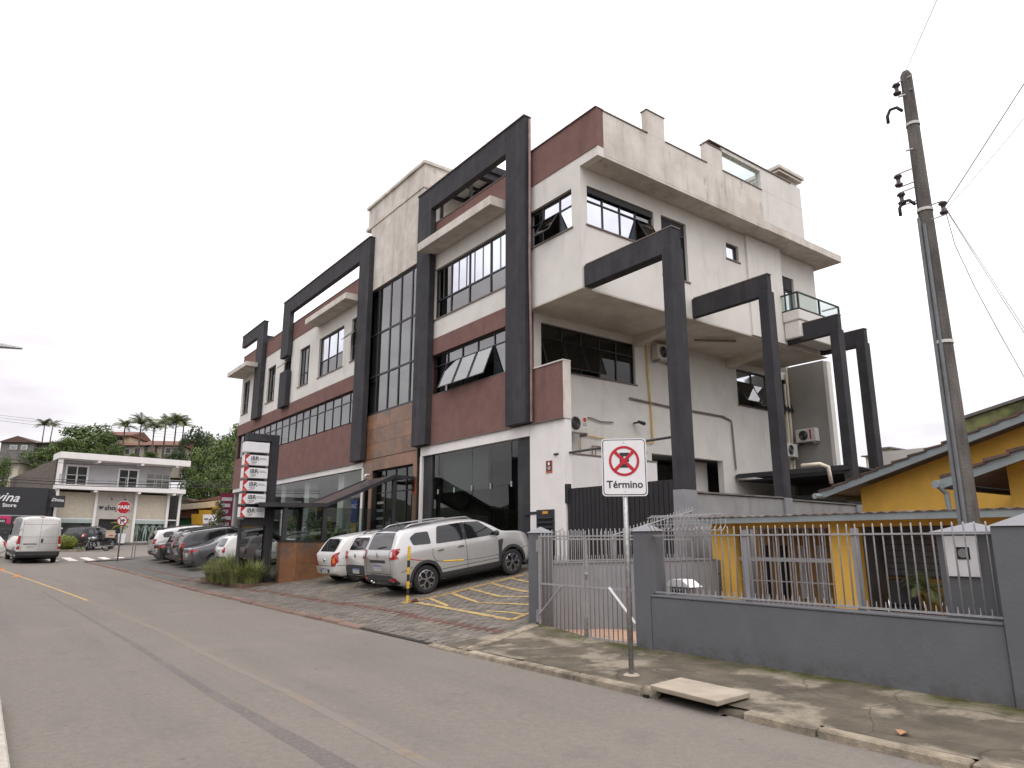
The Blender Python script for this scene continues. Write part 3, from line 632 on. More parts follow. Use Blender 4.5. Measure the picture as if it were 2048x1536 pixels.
p2 = MB(); bx(p2, f, 23.46, 23.74, 3.35, 3.85, .01, .022); p2o = tag(p2.build('wall_plaque', bpy.data.materials['plaque_orange']), 'small orange plaque on the rust tiles right of the entrance', 'plaque'); mb = MB(); bx(mb, f, 23.49, 23.71, 3.42, 3.83, .022, .027); mb.build('plaque_panel', M['sign_black'], p2o)
# ---- concrete slabs over the windows
for (y0, y1, z0, z1) in ((17.58, 22.53, 12.6, 12.93), (29.35, 34.5, 12.66, 12.96), (43.85, 48.0, 12.34, 12.62)):
    mb = MB(); mb.box(12.24 if y0 < 40 else 11.98, 12.985, y0, y1, z0, z1); mb.build('canopy_slab', M['white_stained'], ob, bevel=.01)
# ---- black frames on the front (12.55 .. 12.95)
def frame(name, boxes):
    mb = MB()
    for (y0, y1, z0, z1) in boxes: mb.box(12.7, 12.95, y0, y1, z0, z1)
    return mb.build(name, M['black_frame'], ob, bevel=.012)
frame('portal_frame', [(16.3, 17.35, 5.08, 15.42), (17.35, 22.35, 14.5, 15.42), (22.35, 23.4, 5.08, 15.42)])
frame('portal_frame', [(27.9, 29.0, 5.0, 15.34), (29.0, 38.35, 14.48, 15.34), (38.35, 39.55, 11.93, 15.34)]); frame('portal_frame_leg', [(38.2, 39.4, 8.98, 11.06)])
frame('portal_frame', [(43.1, 44.4, 9.0, 15.2), (44.4, 47.75, 14.42, 15.2)])
mb = MB(); mb.box(12.95, 13.9, 43.15, 43.45, 13.9, 14.3); mb.build('frame_return', M['black_frame'], ob)
mb = MB()
for (y0, y1, z) in ((16.27, 23.43, 15.42), (27.87, 39.58, 15.34), (43.07, 47.78, 15.2)): mb.box(12.66, 12.99, y0, y1, z+.001, z+.035)
mb.build('frame_coping', M['coping'], ob)
mb = MB(); mb.tube([(12.86, 16.22, 15.3), (12.86, 16.22, 13.9), (12.84, 16.23, 10), (12.87, 16.22, 7.6), (12.86, 16.22, 5.1)], .045, 8); mb.build('downpipe', mat('downpipe', (.22, .15, .14), .35, .2, 4, metal=.5), ob)
# ---- roof terrace seen through the frames
for (a, b) in ((20.95, 22.1), (22.2, 23.35)): mb = MB(); mb.box(13.75, 16.2, a, b, 15.98, 16.03); mb.build('terrace_roof_panel', M['white'], ob)
mb = MB()
for yy in (20.9, 22.15, 23.3): mb.box(13.6, 16.3, yy-.05, yy+.05, 15.84, 15.975)
for xx in (13.65, 14.9, 16.2): mb.box(xx-.05, xx+.05, 20.95, 23.35, 15.86, 15.97)
for (xx, yy) in ((13.7, 21.0), (16.2, 21.0), (13.7, 23.2)): mb.box(xx-.05, xx+.05, yy-.05, yy+.05, 12.8, 15.84)
mb.build('terrace_beam', M['black_frame'], ob)
mb = MB(); mb.box(13.8, 15.6, 20.55, 20.84, 15.5, 15.78); mb.box(13.72, 15.7, 20.45, 20.84, 15.78, 15.98); mb.box(13.78, 15.6, 20.5, 20.84, 15.98, 16.14); mb.build('roof_box', M['black_frame'], ob, bevel=.02)
mb = MB(); mb.box(13.6, 13.75, 29.6, 29.75, 13.8, 15.1); mb.box(13.6, 15, 29.2, 29.6, 14.9, 15.05); mb.build('terrace_post', M['black_frame'], ob)
# roof and hidden walls
mb = MB(); mb.box(13.25, 27.5, 16.9, 47.9, 12.7, 12.84); mb.build('roof', M['concrete'], ob)
wall(ob, 'end_wall', lambda u, v, w: (u, 48.0+w, v), 13.3, 27.5, .6, 13.85, M['white'], t=.2); mb = MB(); mb.box(27.5, 27.7, 16.6, 48, .6, 13); mb.build('rear_wall', M['white'], ob)
mb = MB(); mb.box(16.2, 16.3, 23.5, 47.8, 4.9, 12.7); mb.box(15.6, 15.7, 17.0, 23.4, 4.9, 12.7); mb.build('interior_wall', M['interior'], ob)
mb = MB(); mb.box(13.3, 16.2, 23.3, 23.4, 4.9, 12.7); mb.box(13.3, 16.2, 28.4, 28.5, 4.9, 12.7); mb.box(13.3, 16, 35, 35.1, 4.9, 12.7); mb.box(13.3, 16, 40.2, 40.3, 4.9, 12.7); mb.build('interior_wall', M['interior_pale'], ob)
# ---- side: second floor wall with windows
wS = (13.55, 17.85, 6.97, 8.46); wS2 = (23.76, 27.4, 6.95, 8.44)
wall(ob, 'side_wall', s2, 13.25, 27.7, 4.62, 8.76, M['white'], [wS, wS2])
wall(ob, 'side_wall', s2, 13.25, 27.7, .5, 4.62, M['white'], [(18.5, 20.9, .5, 4.6), (20.9, 22.5, .5, 4.6)])
window(ob, s2, *wS, [14.5, 15.35, 16.2, 17.0], [8.0], opened={(0, 0): .34, (1, 0): .34, (2, 0): .34}, g='glass_dark')
window(ob, s2, *wS2, [24.9, 25.9, 26.7], [7.95], opened={(0, 0): .5, (1, 0): .35, (3, 0): .3}, pale=((0, 1), (1, 1)))
mb = MB(); mb.box(13.3, 18.45, 16.3, 16.555, .6, 4.25); mb.build('side_plinth', M['white_clean'], ob); mb = MB(); mb.box(13.28, 18.47, 16.27, 16.55, 4.25, 4.29); mb.build('plinth_coping', M['coping'], ob)
mb = MB(); mb.box(18.4, 27, 18.9, 19.0, .5, 4.6); mb.build('garage_wall', M['concrete'], ob); mb = MB(); mb.box(20.9, 22.6, 17.4, 17.5, .5, 4.6); mb.build('garage_wall', M['white'], ob)
mb = MB(); mb.box(20.9, 22.4, 17.2, 17.38, 2.4, 3.3); mb.build('garage_car_cover', M['black_plastic'], ob)
mb = MB(); mb.box(27.4, 27.7, 14.86, 16.5, .5, 9.0); mb.build('rear_wing', mat('grey_rear_render', (.29, .275, .255), .9, .08, 1, .1, 30), ob)
ww = MB(); ww.box(27.4, 27.72, 14.7, 14.858, .5, 8.95); ww.build('rear_wing_edge', M['white'], ob)
# ---- third floor over the passage: side wall, soffit, beams
sd3 = (13.26, 16.2, 10.78, 12.05); door3 = (16.56, 17.82, 10.0, 12.07); sm = (20.0, 20.72, 11.42, 12.02)
wall(ob, 'side_wall', s3, 13.25, 21.13, 8.76, 12.6, M['white'], [sd3, door3, sm])
wall(ob, 'side_wall', SD(13.9), 21.13, 23.3, 8.76, 12.6, M['white'])
bd = (23.42, 24.4, 9.95, 11.66)
wall(ob, 'side_wall', SD(14.1), 23.3, 26.0, 8.76, 12.6, M['white'], [bd])
wall(ob, 'rear_side_wall', lambda u, v, w: (26.0+w, u, v), 14.36, 17, 8.76, 12.6, M['white'], t=.2)
window(ob, s3, *sd3, [14.0, 14.75, 15.45], [11.62], opened={(3, 0): .5}, pale=((0, 0), (1, 0), (2, 0), (0, 1), (1, 1), (2, 1)))
mb = MB(); bx(mb, s3, 13.3, 16.16, 11.84, 12.0, -.09, -.03); mb.build('blind_box', M['black_plastic'], ob)
window(ob, s3, *door3, 2, [11.6], g='glass_dark'); mb = MB(); bx(mb, s3, 16.62, 17.76, 11.62, 12.02, -.12, -.1); mb.build('shutter_box', M['black_frame'], ob)
window(ob, s3, *sm, 1, [], pale='all', fw=.07)
window(ob, SD(14.1), *bd, 2, [11.1], pale=((0, 0), (1, 0)))
mb = MB(); bx(mb, SD(14.1), 23.46, 24.36, 11.15, 11.64, -.13, -.06); mb.build('shutter_box', M['black_frame'], ob)
mb = MB(); mb.box(13.0, 26.2, 13.985, 16.555, 8.72, 8.755); mb.build('soffit', M['soffit'], ob)
for x in (17.75, 23.1): mb = MB(); mb.hexa([(x, 14.3, 8.66), (x+.3, 14.3, 8.66), (x+.3, 16.55, 8.36), (x, 16.55, 8.36), (x, 14.3, 8.72), (x+.3, 14.3, 8.72), (x+.3, 16.55, 8.72), (x, 16.55, 8.72)]); mb.build('soffit_beam', M['soffit'], ob)
mb = MB(); mb.box(13.3, 26, 14.25, 16.5, 8.8, 8.86); mb.box(13.3, 26, 16.7, 16.8, 8.8, 12.6); mb.box(19.2, 19.3, 14.2, 16.7, 8.8, 12.6); mb.box(16.45, 16.55, 14.2, 16.7, 8.8, 12.6); mb.build('interior_wall', M['interior_pale'], ob)
# ---- cornice, roof parapet with raised posts, glass guard
mb = MB(); mb.box(13.255, 21.28, 13.2, 17, 12.6, 12.69); mb.box(21.28, 26.6, 13.2, 17, 12.62, 12.92); mb.build('cornice_slab', M['white_stained'], ob, bevel=.01)
mb = MB(); mb.box(13.255, 18.15, 13.2, 13.4, 12.69, 14.13); mb.box(18.15, 21.28, 13.2, 13.4, 12.69, 14.13); mb.box(15.2, 16.03, 13.198, 13.42, 14.13, 14.97); mb.box(18.14, 18.98, 13.198, 13.42, 14.13, 14.9); mb.build('roof_parapet', M['white_stained'], ob)
mb = MB(); mb.box(13.2, 15.2, 13.17, 13.43, 14.13, 14.16); mb.box(16.03, 18.14, 13.17, 13.43, 14.13, 14.16); mb.box(15.17, 16.06, 13.17, 13.45, 14.97, 15.0); mb.box(18.11, 19.01, 13.17, 13.45, 14.9, 14.93); mb.box(19.0, 21.3, 13.17, 13.43, 14.13, 14.158); mb.build('parapet_coping', M['coping'], ob)
wall(ob, 'terrace_wall', SD(13.2), 18.98, 23.95, 14.16, 15.05, M['white'], [(19.02, 21.28, 14.18, 14.9)], t=.22)
mb = MB(); mb.box(21.29, 23.95, 13.203, 13.42, 12.92, 14.16); mb.box(23.7, 23.95, 13.42, 16.5, 12.92, 15.05); mb.build('terrace_wall', M['white'], ob)
mb = MB(); mb.box(18.3, 23.3, 13.16, 13.46, 15.05, 15.085); mb.build('parapet_coping', M['coping'], ob)
mb = MB(); mb.box(22.5, 24.05, 13.15, 14.8, 15.3, 15.38); mb.box(22.45, 24.15, 13.1, 14.9, 15.42, 15.56); mb.box(22.7, 23.9, 13.3, 14.7, 15.14, 15.3); mb.build('chimney_cap', M['white_stained'], ob, bevel=.01)
gg = MB(); gg.box(19.03, 21.27, 13.29, 13.305, 14.185, 14.895); gg.build('glass_guard', M['glass_clear'], ob); gg = MB(); gg.box(18.3, 18.315, 13.45, 15.0, 14.0, 14.85); gg.build('glass_guard', M['glass_clear'], ob)
# ---- balcony at the far end
bl = MB(); bl.box(23.05, 26.0, 13.2, 13.88, 9.55, 9.95); bl.box(23.1, 26.1, 13.25, 13.88, 8.9, 9.55); blo = bl.build('balcony', M['white'], ob, bevel=.03)
mb = MB()
for (x0, x1, y0, y1) in ((23.06, 26, 13.2, 13.26), (23.06, 23.12, 13.26, 13.9), (25.94, 26, 13.26, 13.9)): mb.box(x0, x1, y0, y1, 10.58, 10.63); mb.box(x0, x1, y0, y1, 9.96, 10.0)
for x in (23.06, 24.5, 25.94): mb.box(x, x+.06, 13.195, 13.255, 9.95, 10.6)
mb.build('railing', M['alu'], blo)
for (a, b) in ((23.13, 24.48), (24.58, 25.92)): mb = MB(); mb.box(a, b, 13.225, 13.235, 10.0, 10.58); mb.build('pane', M['glass_clear'], blo)
mb = MB(); mb.box(23.085, 23.095, 13.27, 13.88, 10.0, 10.58); mb.build('pane', M['glass_clear'], blo)
# ---- four black portal frames reaching out to the boundary wall
for k, (x, y, wd, dp) in enumerate(((13.0, 10.72, .5, .3), (17.82, 11.15, .36, .32), (23.2, 11.9, .38, .33), (25.62, 12.2, .4, .36))):
    mb = MB(); mb.box(x+.06, x+wd-.1, y+.004, 13.97 if k < 2 else 14.0, 8.77, 9.41); pfo = mb.build('side_portal', M['black_frame'], ob, bevel=.01)
    mb = MB(); mb.box(x, x+wd, y, y+dp, 2.78, 8.9); mb.build('pillar', M['black_frame'], pfo, bevel=.015)
    mb = MB(); mb.box(x+.05, x+wd-.1, y-.02, 13.9, 9.41, 9.44); mb.build('coping', M['coping'], pfo)
    mb = MB(); mb.box(x+.0, x+wd, y-.005, y+dp+.005, .6, 2.78); mb.build('pillar_base', M['grey_light'], pfo)
# ---- pipes, cables and lamp on the side wall
mb = MB(); mb.tube([(18.4, 16.5, 8.7), (18.42, 16.5, 7.4), (18.5, 16.5, 6.3), (18.53, 16.5, 4.95)], .03, 6); mb.build('gas_pipe', M['gas_pipe'], ob)
mb = MB(); mb.tube([(15.08, 16.5, 4.3), (15.08, 16.5, 4.95), (16.3, 16.5, 4.9), (18.53, 16.5, 4.95)], .018, 6); mb.build('gas_pipe', M['gas_pipe'], ob)
mb = MB(); mb.tube([(15.6, 16.5, 4.3), (15.6, 16.5, 4.62), (18.2, 16.5, 4.62)], .018, 6); mb.tube([(15.75, 16.5, 4.3), (15.75, 16.5, 4.55), (18.2, 16.5, 4.55)], .015, 6); mb.build('conduit', mat('rust_conduit', (.25, .11, .08), .7), ob)
mb = MB(); mb.tube([(17.44, 16.5, 6.43), (19.5, 16.5, 6.36), (22.6, 16.5, 6.34), (23.1, 16.5, 6.22), (23.15, 16.5, 6.1), (23.22, 16.5, 4.3)], .035, 6); mb.build('conduit', mat('grey_conduit', (.2, .165, .15), .7, .2), ob)
mb = MB(); mb.tube([(14.7, 16.5, 5.53), (15.6, 16.5, 5.54), (16.0, 16.5, 5.46), (16.6, 16.5, 5.5)], .022, 6); mb.tube([(13.4, 16.5, 5.56), (14.7, 16.5, 5.53)], .02, 6); mb.build('cable_run', bpy.data.materials['grey_conduit'], ob)
mb = MB(); mb.tube([(27.2, 16.45, 8.7), (27.2, 16.45, 3.2)], .06, 8); mb.tube([(26.98, 16.45, 8.2), (26.98, 16.45, 3.2)], .05, 8); mb.build('downpipe', M['pvc'], ob)
mb = MB(); mb.tube([(19.6, 15.3, 8.62), (20.9, 14.5, 8.62)], .045, 6); mb.build('soffit_pipe', bpy.data.materials['grey_conduit'], ob)
lp = MB(); lp.box(17.62, 17.68, 16.3, 16.55, 5.55, 5.6); lp.tube([(17.55, 16.25, 5.58), (17.85, 16.25, 5.54)], [.05, .07], 8); tag(lp.build('wall_lamp', M['black_plastic']), 'small dark floodlight on the white side wall', 'wall lamp')
# AC units
def ac_unit(loc, rz, w, label):
    t = thing('air_conditioner', label, 'air conditioner', loc, rz, 'outdoor air conditioner units')   # fan faces local -y
    mb = MB(); mb.box(-w/2, w/2, -.3, 0, 0, .56); mb.build('casing', M['ac_white'], t, local=True, bevel=.02)
    mb = MB(); mb.lathe([(.21, 0), (.225, .012), (.24, 0)], 24, lambda r, a, h: (-.1+r*cos(a), -.302-h, .28+r*sin(a))); mb.build('fan_ring', M['ac_white'], t, local=True)
    mb = MB(); mb.lathe([(0, 0), (.21, 0)], 20, lambda r, a, h: (-.1+r*cos(a), -.3035, .28+r*sin(a))); fo = mb.build('fan_opening', M['dark'], t, local=True)
    for k in range(5):
        mb = MB(); r = .035+.04*k; mb.lathe([(r-.004, 0), (r, .006), (r+.004, 0)], 20, lambda r_, a, h: (-.1+r_*cos(a), -.306-h, .28+r_*sin(a))); mb.build('grille_ring', M['metal'], fo, local=True)
    mb = MB(); mb.box(-w/2+.05, -w/2+.09, -.35, 0, -.09, 0); mb.box(w/2-.09, w/2-.05, -.35, 0, -.09, 0); mb.build('bracket', M['metal'], t, local=True)
    return t
t = ac_unit((13.72, 16.46, 4.92), 0, .84, 'white air conditioner with round red logo behind the brown fin'); t.location = (14.55, 16.3, 4.9)
mb = MB(); mb.lathe([(0, 0), (.07, 0)], 16, lambda r, a, h: (.28+r*cos(a), -.3045, .43+r*sin(a))); mb.build('logo_disc', M['red'], t, local=True); text('LG', .13, (.28, -.305, .28), (pi/2, 0, 0), mat('logo_grey', (.2, .2, .2), .6), t, local=True)
ac_unit((19.1, 16.52, 8.0), 0, .84, 'air conditioner high under the soffit beside the black portal pillar')
t = ac_unit((27.38, 15.75, 5.62), -pi/2, .9, 'air conditioner with a red label on the grey rear wing wall'); mb = MB(); mb.box(.18, .25, -.304, -.3, .1, .5); mb.build('red_label', M['red'], t, local=True)
ac_unit((26.6, 16.4, 5.0), 0, .8, 'lower air conditioner beside the rear downpipes')
# black sliding gate between the corner wall and the first pillar, its bar and post
gt = thing('sheet_gate', 'tall black sheet metal gate beside the white corner wall', 'gate', (13.1, 13, .9))
mb = MB(); mb.box(13.06, 13.1, 11.02, 14.84, .75, 3.03); mb.build('frame', M['black_gate'], gt)
for k in range(24):
    mb = MB(); y = 11.04+k*.158; mb.box(13.03, 13.06, y, y+.14, .78, 3.0); mb.build('sheet_rib', M['black_gate'], gt)
mb = MB(); mb.box(13.0, 13.12, 14.76, 14.9, 2.62, 3.16); mb.build('latch_box', M['black_gate'], gt)
mb = MB(); mb.tube([(12.95, 15.3, 4.03), (13.2, 14.8, 4.06), (13.2, 11.05, 4.07)], .035, 6); mb.box(13.15, 13.22, 11.03, 11.1, 2.9, 4.05); mb.build('top_rail', M['dark_metal'], gt)
# security cameras over the entrance
for (y, z, lb) in ((27.5, 4.35, 'white security camera left of the entrance door'), (23.6, 3.98, 'white security camera at the canopy end right of the entrance')):
    t = thing('security_camera', lb, 'camera', (12.95, y, z)); mb = MB(); mb.tube([(12.98, y, z), (12.85, y, z)], .03, 8); mb.build('mount', M['sign_white'], t); mb = MB(); mb.tube([(12.86, y, z), (12.72, y-.1, z-.1)], .05, 8); mb.build('housing', M['sign_white'], t)
# ================================================================ FRONT WALL, GATE, YELLOW HOUSE
def yard(x, y): return .10-.06*max(0, x-8)
mb = MB(); grid(mb, lin(7.85, 13.6, 6), lin(-8, 10.4, 8), yard); yd = mb.build('yard', M['tile_floor'], kind='structure')
for i in range(9):
    for j in range(7):
        x = 8.02+i*.41; y = 7.3+j*.41
        if y+.4 > 9.88: continue
        o = MB(); o.hexa([(x, y, yard(x, y)-.01), (x+.4, y, yard(x+.4, y)-.01), (x+.4, y+.4, yard(x+.4, y)-.01), (x, y+.4, yard(x, y)-.01), (x, y, yard(x, y)+.006), (x+.4, y, yard(x+.4, y)+.006), (x+.4, y+.4, yard(x+.4, y)+.006), (x, y+.4, yard(x, y)+.006)]); o.build('tile', M['tile_floor'], yd)
fw_ = thing('front_wall', 'low grey rendered street wall with pyramid capped pillars and pale bars', 'wall', (7.9, 5, .1))
mb = MB(); mb.box(7.8, 8.0, 2.73, 7.12, -.2, .82); mb.box(7.79, 8.02, 2.73, 7.12, .82, .85); mb.build('low_wall', M['grey_wall'], fw_, bevel=.008)
def pillar(x0, x1, y0, y1, z, apex):
    mb = MB(); mb.box(x0, x1, y0, y1, -.2, z); xm, ym = (x0+x1)/2, (y0+y1)/2
    o = mb.build('pillar', M['grey_wall'], fw_, bevel=.01)
    mb = MB(); c = [(x0-.02, y0-.02, z), (x1+.02, y0-.02, z), (x1+.02, y1+.02, z), (x0-.02, y1+.02, z)]
    for a, b in zip(c, c[1:]+c[:1]): mb.face([a, b, (xm, ym, apex)])
    mb.face(c[::-1]); mb.build('pyramid_cap', M['grey_light'], o)
pillar(7.78, 8.14, 7.12, 7.42, 1.74, 1.86); pillar(7.9, 8.2, 9.74, 10.08, 1.74, 1.85); pillar(7.76, 8.1, 2.1, 2.72, 1.74, 1.88)
mb = MB(); mb.box(7.8, 8.0, -8, 2.1, -.2, 1.6); mb.build('tall_wall', M['grey_wall'], fw_)
def bars_y(par, x, y0, y1, z0, z1, step, r=.0095, short=0, name='bar'):
    n = int((y1-y0)/step); me = None
    for k in range(n+1):
        y = y0+k*step; b = MB(); ln = random.uniform(-.004, .004)
        b.tube([(x, y, z0), (x+ln, y+ln, z1-.02), (x+ln, y+ln, z1)], [r, r, r*.55], 6); b.build(name, M['bar_paint'], par, smooth=True)
        if short and k < n: b = MB(); b.tube([(x, y+step/2, z0), (x, y+step/2, z0+short)], [r, r*.5], 6); b.build('short_bar', M['bar_paint'], par)
bars_y(fw_, 7.9, 2.8, 7.02, .87, 1.79, .1005, short=.09)
mb = MB(); mb.box(7.885, 7.915, 2.73, 7.12, 1.665, 1.685); mb.build('top_rail', M['bar_paint'], fw_); mb = MB(); mb.box(7.885, 7.915, 2.73, 7.12, .875, .895); mb.build('bottom_rail', M['bar_paint'], fw_)
for y in (4.13, 5.57): mb = MB(); mb.box(7.9, 7.95, y-.035, y+.035, .85, 1.74); mb.build('post', M['grey_light'], fw_)
# gate in two leaves
for (a, b, lb) in ((8.545, 9.72, 'left leaf of the pale barred yard gate by the lot'), (7.43, 8.53, 'right leaf of the pale barred yard gate behind the sign post')):
    g = thing('barred_gate', lb, 'gate', (7.9, (a+b)/2, .1), group='yard gate leaves')
    bars_y(g, 7.86, a+.03, b-.03, .11, 1.79, .0985, .0085)
    for z in (.12, .87, 1.665): mb = MB(); mb.box(7.845, 7.875, a, b, z, z+.025); mb.build('rail', M['bar_paint'], g)
    for y in (a, b-.03): mb = MB(); mb.box(7.843, 7.877, y, y+.03, .1, 1.69); mb.build('stile', M['bar_paint'], g)
    mb = MB()
    if a > 8.5: mb.tube([(7.835, 9.1, .87), (7.835, 9.69, .38)], .016, 6)
    else: mb.tube([(7.835, 7.99, .9), (7.835, 7.46, .42)], .02, 6)
    mb.build('brace', M['sign_white'] if a < 8 else M['bar_paint'], g)
    if a > 8.5:
        for z in (.25, 1.42): mb = MB(); mb.box(7.83, 7.89, 9.72, 9.77, z, z+.2); mb.build('hinge', M['grey_light'], g)
    else: mb = MB(); mb.box(7.82, 7.85, 8.5, 8.56, .1, .42); mb.tube([(7.83, 8.51, 1.02), (7.83, 8.46, 1.08), (7.83, 8.52, 1.1)], .015, 6); mb.build('bolt', M['metal'], g)
# side wall between yard and lot, its barred fence
sw = thing('side_wall', 'grey painted side wall carrying a barred fence between yard and car lot', 'wall', (10.3, 9.95, .1))
mb = MB(); mb.box(8.2, 12.95, 9.88, 10.06, -.3, 1.2); mb.build('wall_body', M['grey_light'], sw); mb = MB(); mb.box(8.2, 12.95, 9.86, 10.08, 1.2, 1.225); mb.build('wall_cap', M['grey_light'], sw)
def topz(x): return 1.79 if x < 9.95 else 1.79+(x-9.95)*.225
x = 8.26
while x < 12.35:
    b = MB(); z = topz(x); b.tube([(x, 9.96, 1.22), (x, 9.96, z-.02), (x, 9.96, z)], [.01, .01, .005], 6); b.build('bar', M['bar_paint'], sw, smooth=True)
    if x < 12: b = MB(); b.tube([(x+.05, 9.96, 1.22), (x+.05, 9.96, 1.34)], .008, 5); b.build('short_bar', M['bar_paint'], sw)
    x += .102
mb = MB(); mb.box(8.2, 12.3, 9.95, 9.97, 1.24, 1.26); mb.box(8.2, 12.3, 9.95, 9.97, 1.62, 1.645); mb.build('rail', M['bar_paint'], sw)
mb = MB(); mb.tube([(9.9, 9.96, 1.71), (12.35, 9.96, 2.24)], .013, 6); mb.build('raking_rail', M['bar_paint'], sw)
for x in (9.95, 11.1, 12.35): mb = MB(); mb.box(x-.03, x+.03, 9.97, 10.02, .3 if x < 10 else 1.2, topz(x)-.08); mb.build('post', M['grey_light'], sw)
# boundary wall under the portal pillars
bw = thing('boundary_wall', 'long weathered grey boundary wall under the black portal pillars', 'wall', (18, 11.2, .1))
mb = MB(); pts = [(13.52, 10.9), (17.82, 11.3), (23.2, 12.05), (30, 13.0)]
mb.box(12.9, 13.05, 10.07, 10.7, -.3, 1.22)
for (a, b) in zip(pts, pts[1:]):
    mb.hexa([(a[0], a[1]-.08, -.3), (b[0], b[1]-.08, -.3), (b[0], b[1]+.08, -.3), (a[0], a[1]+.08, -.3), (a[0], a[1]-.08, 2.7), (b[0], b[1]-.08, 2.74), (b[0], b[1]+.08, 2.74), (a[0], a[1]+.08, 2.7)])
mk = mat('weathered_grey_wall', (.27, .265, .265), .9, .1, 2, .2, 30); overlay(mk, (.12, .115, .105), 1.8, (.5, .72), stretch=(1, 1, .25), amount=.7)
mb.build('wall_body', mk, bw)
mb = MB()
for (a, b) in zip(pts, pts[1:]): mb.hexa([(a[0], a[1]-.12, 2.72), (b[0], b[1]-.12, 2.76), (b[0], b[1]+.12, 2.76), (a[0], a[1]+.12, 2.72), (a[0], a[1]-.12, 2.76), (b[0], b[1]-.12, 2.8), (b[0], b[1]+.12, 2.8), (a[0], a[1]+.12, 2.76)])
mb.build('wall_cap', M['concrete'], bw)
# mailbox
t = thing('mailbox', 'small grey mailbox with white gabled lid on the low street wall', 'mailbox', (8.3, 6.95, .85))
mb = MB(); mb.box(8.2, 8.4, 6.80, 7.10, .72, .96); mb.build('box', M['grey_light'], t); mb = MB()
mb.prism([(6.7, .955), (7.22, .955), (7.06, 1.055), (6.86, 1.055)], lambda u, v, w: (w, u, v), 8.16, 8.44); mb.build('lid', M['sign_white'], t, fix=True)
mb = MB(); mb.box(8.195, 8.2, 6.84, 7.06, .86, .9); mb.build('slot', M['dark'], t)
mb = MB(); mb.box(8.3, 8.34, 6.93, 6.97, .1, .62); mb.build('post', M['metal'], t)
# wire baskets hung above the fence
for (y0, y1, lb) in ((6.45, 7.0, 'left wire rubbish basket over the fence by the pillar'), (5.95, 6.42, 'right wire rubbish basket over the fence nearer the yellow column')):
    t = thing('wire_basket', lb, 'basket', (7.85, (y0+y1)/2, 1.73), group='wire baskets over the fence')
    def ring(y, s=1): 
        mb = MB(); p = [(7.72, y, 1.74), (7.66, y, 1.82), (7.66, y, 1.92), (7.74, y-.02, 1.95), (8.0, y-.02, 1.95), (8.06, y, 1.9), (8.04, y, 1.8), (7.98, y, 1.74), (7.72, y, 1.74)]; mb.tube(p, .005, 5); mb.build('hoop', M['bar_paint'], t)
    k = 0; y = y0
    while y <= y1+.01: ring(y); y += .075
    for (x, z) in ((7.66, 1.82), (7.66, 1.92), (7.74, 1.95), (8.0, 1.95), (8.06, 1.88), (7.72, 1.74), (7.98, 1.74)): mb = MB(); mb.tube([(x, y0, z), (x, y1, z)], .005, 5); mb.build('wire', M['bar_paint'], t)
mb = MB()
# meter cabinet behind the bars
t = thing('meter_cabinet', 'grey masonry meter cabinet with pyramid top and white meter door', 'meter cabinet', (8.15, 2.97, .1))
mb = MB(); mb.box(8.0, 8.42, 2.74, 3.31, -.2, 1.69); mb.build('body', M['grey_wall'], t, bevel=.008)
mb = MB(); c = [(7.95, 2.72, 1.69), (8.46, 2.72, 1.69), (8.46, 3.36, 1.69), (7.95, 3.36, 1.69)]
for a, b in zip(c, c[1:]+c[:1]): mb.face([a, b, (8.2, 3.03, 1.79)])
mb.face(c[::-1]); mb.build('pyramid_top', M['grey_light'], t)
mb = MB(); mb.box(7.97, 8.0, 2.93, 3.23, 1.25, 1.65); mb.build('meter_door', M['sign_white'], t, bevel=.004)
mb = MB(); mb.box(7.964, 7.972, 3.0, 3.12, 1.42, 1.54); mb.build('meter_window', M['black_plastic'], t); mb = MB(); mb.lathe([(0, 0), (.045, 0), (.045, .01)], 14, lambda r, a, h: (7.955+h, 3.06+r*cos(a), 1.48+r*sin(a))); mb.build('meter_dial', M['film'], t)
# ---- yellow house
yh = thing('yellow_house', 'low yellow house with blue grey gabled eaves and clay tiles behind the wall', 'house', (14, 5, .1))
mb = MB(); mb.box(13.0, 13.4, 6.84, 7.28, -.2, 1.98); mb.build('porch_column', M['yellow_wall'], yh); mb = MB(); mb.box(13.0, 13.4, 9.4, 9.8, -.2, 1.98); mb.box(13.03, 13.3, 9.8, 10.02, 1.2, 1.98); mb.build('porch_column', M['yellow_wall'], yh)
mb = MB(); mb.box(13.0, 13.35, -6, 3.95, -.2, 2.2); mb.build('front_room_wall', M['yellow_wall'], yh)
mb = MB(); mb.box(13.05, 13.3, 3.95, 9.8, 1.86, 1.98); mb.build('porch_beam', M['yellow_wall'], yh)
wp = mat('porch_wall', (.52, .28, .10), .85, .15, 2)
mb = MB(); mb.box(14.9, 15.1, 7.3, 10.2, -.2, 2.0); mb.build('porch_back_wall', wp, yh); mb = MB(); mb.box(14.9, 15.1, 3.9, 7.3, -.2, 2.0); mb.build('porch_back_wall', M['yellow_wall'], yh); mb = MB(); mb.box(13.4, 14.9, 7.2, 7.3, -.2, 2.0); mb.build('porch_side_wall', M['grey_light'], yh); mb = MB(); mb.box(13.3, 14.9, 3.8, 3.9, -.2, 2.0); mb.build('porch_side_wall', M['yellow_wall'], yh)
mb = MB(); mb.box(13, 15, 3.9, 10.1, -.3, -.02); mb.build('porch_floor', M['tile_floor'], yh)
for k in range(5): mb = MB(); y = 8.0+k*.46; mb.box(14.84, 14.9, y, y+.16, .35, 1.5); mb.build('door_strip', (M['sign_white'] if k < 3 else M['black_plastic']), yh)
sh = MB(); sh.box(14.82, 14.9, 5.75, 7.15, .9, 1.92); sho = sh.build('shuttered_window', M['concrete'], yh)
for k in range(8): mb = MB(); z = .94+k*.12; mb.box(14.8, 14.82, 5.8, 7.1, z, z+.1); mb.build('shutter_slat', M['grey_light'], sho)
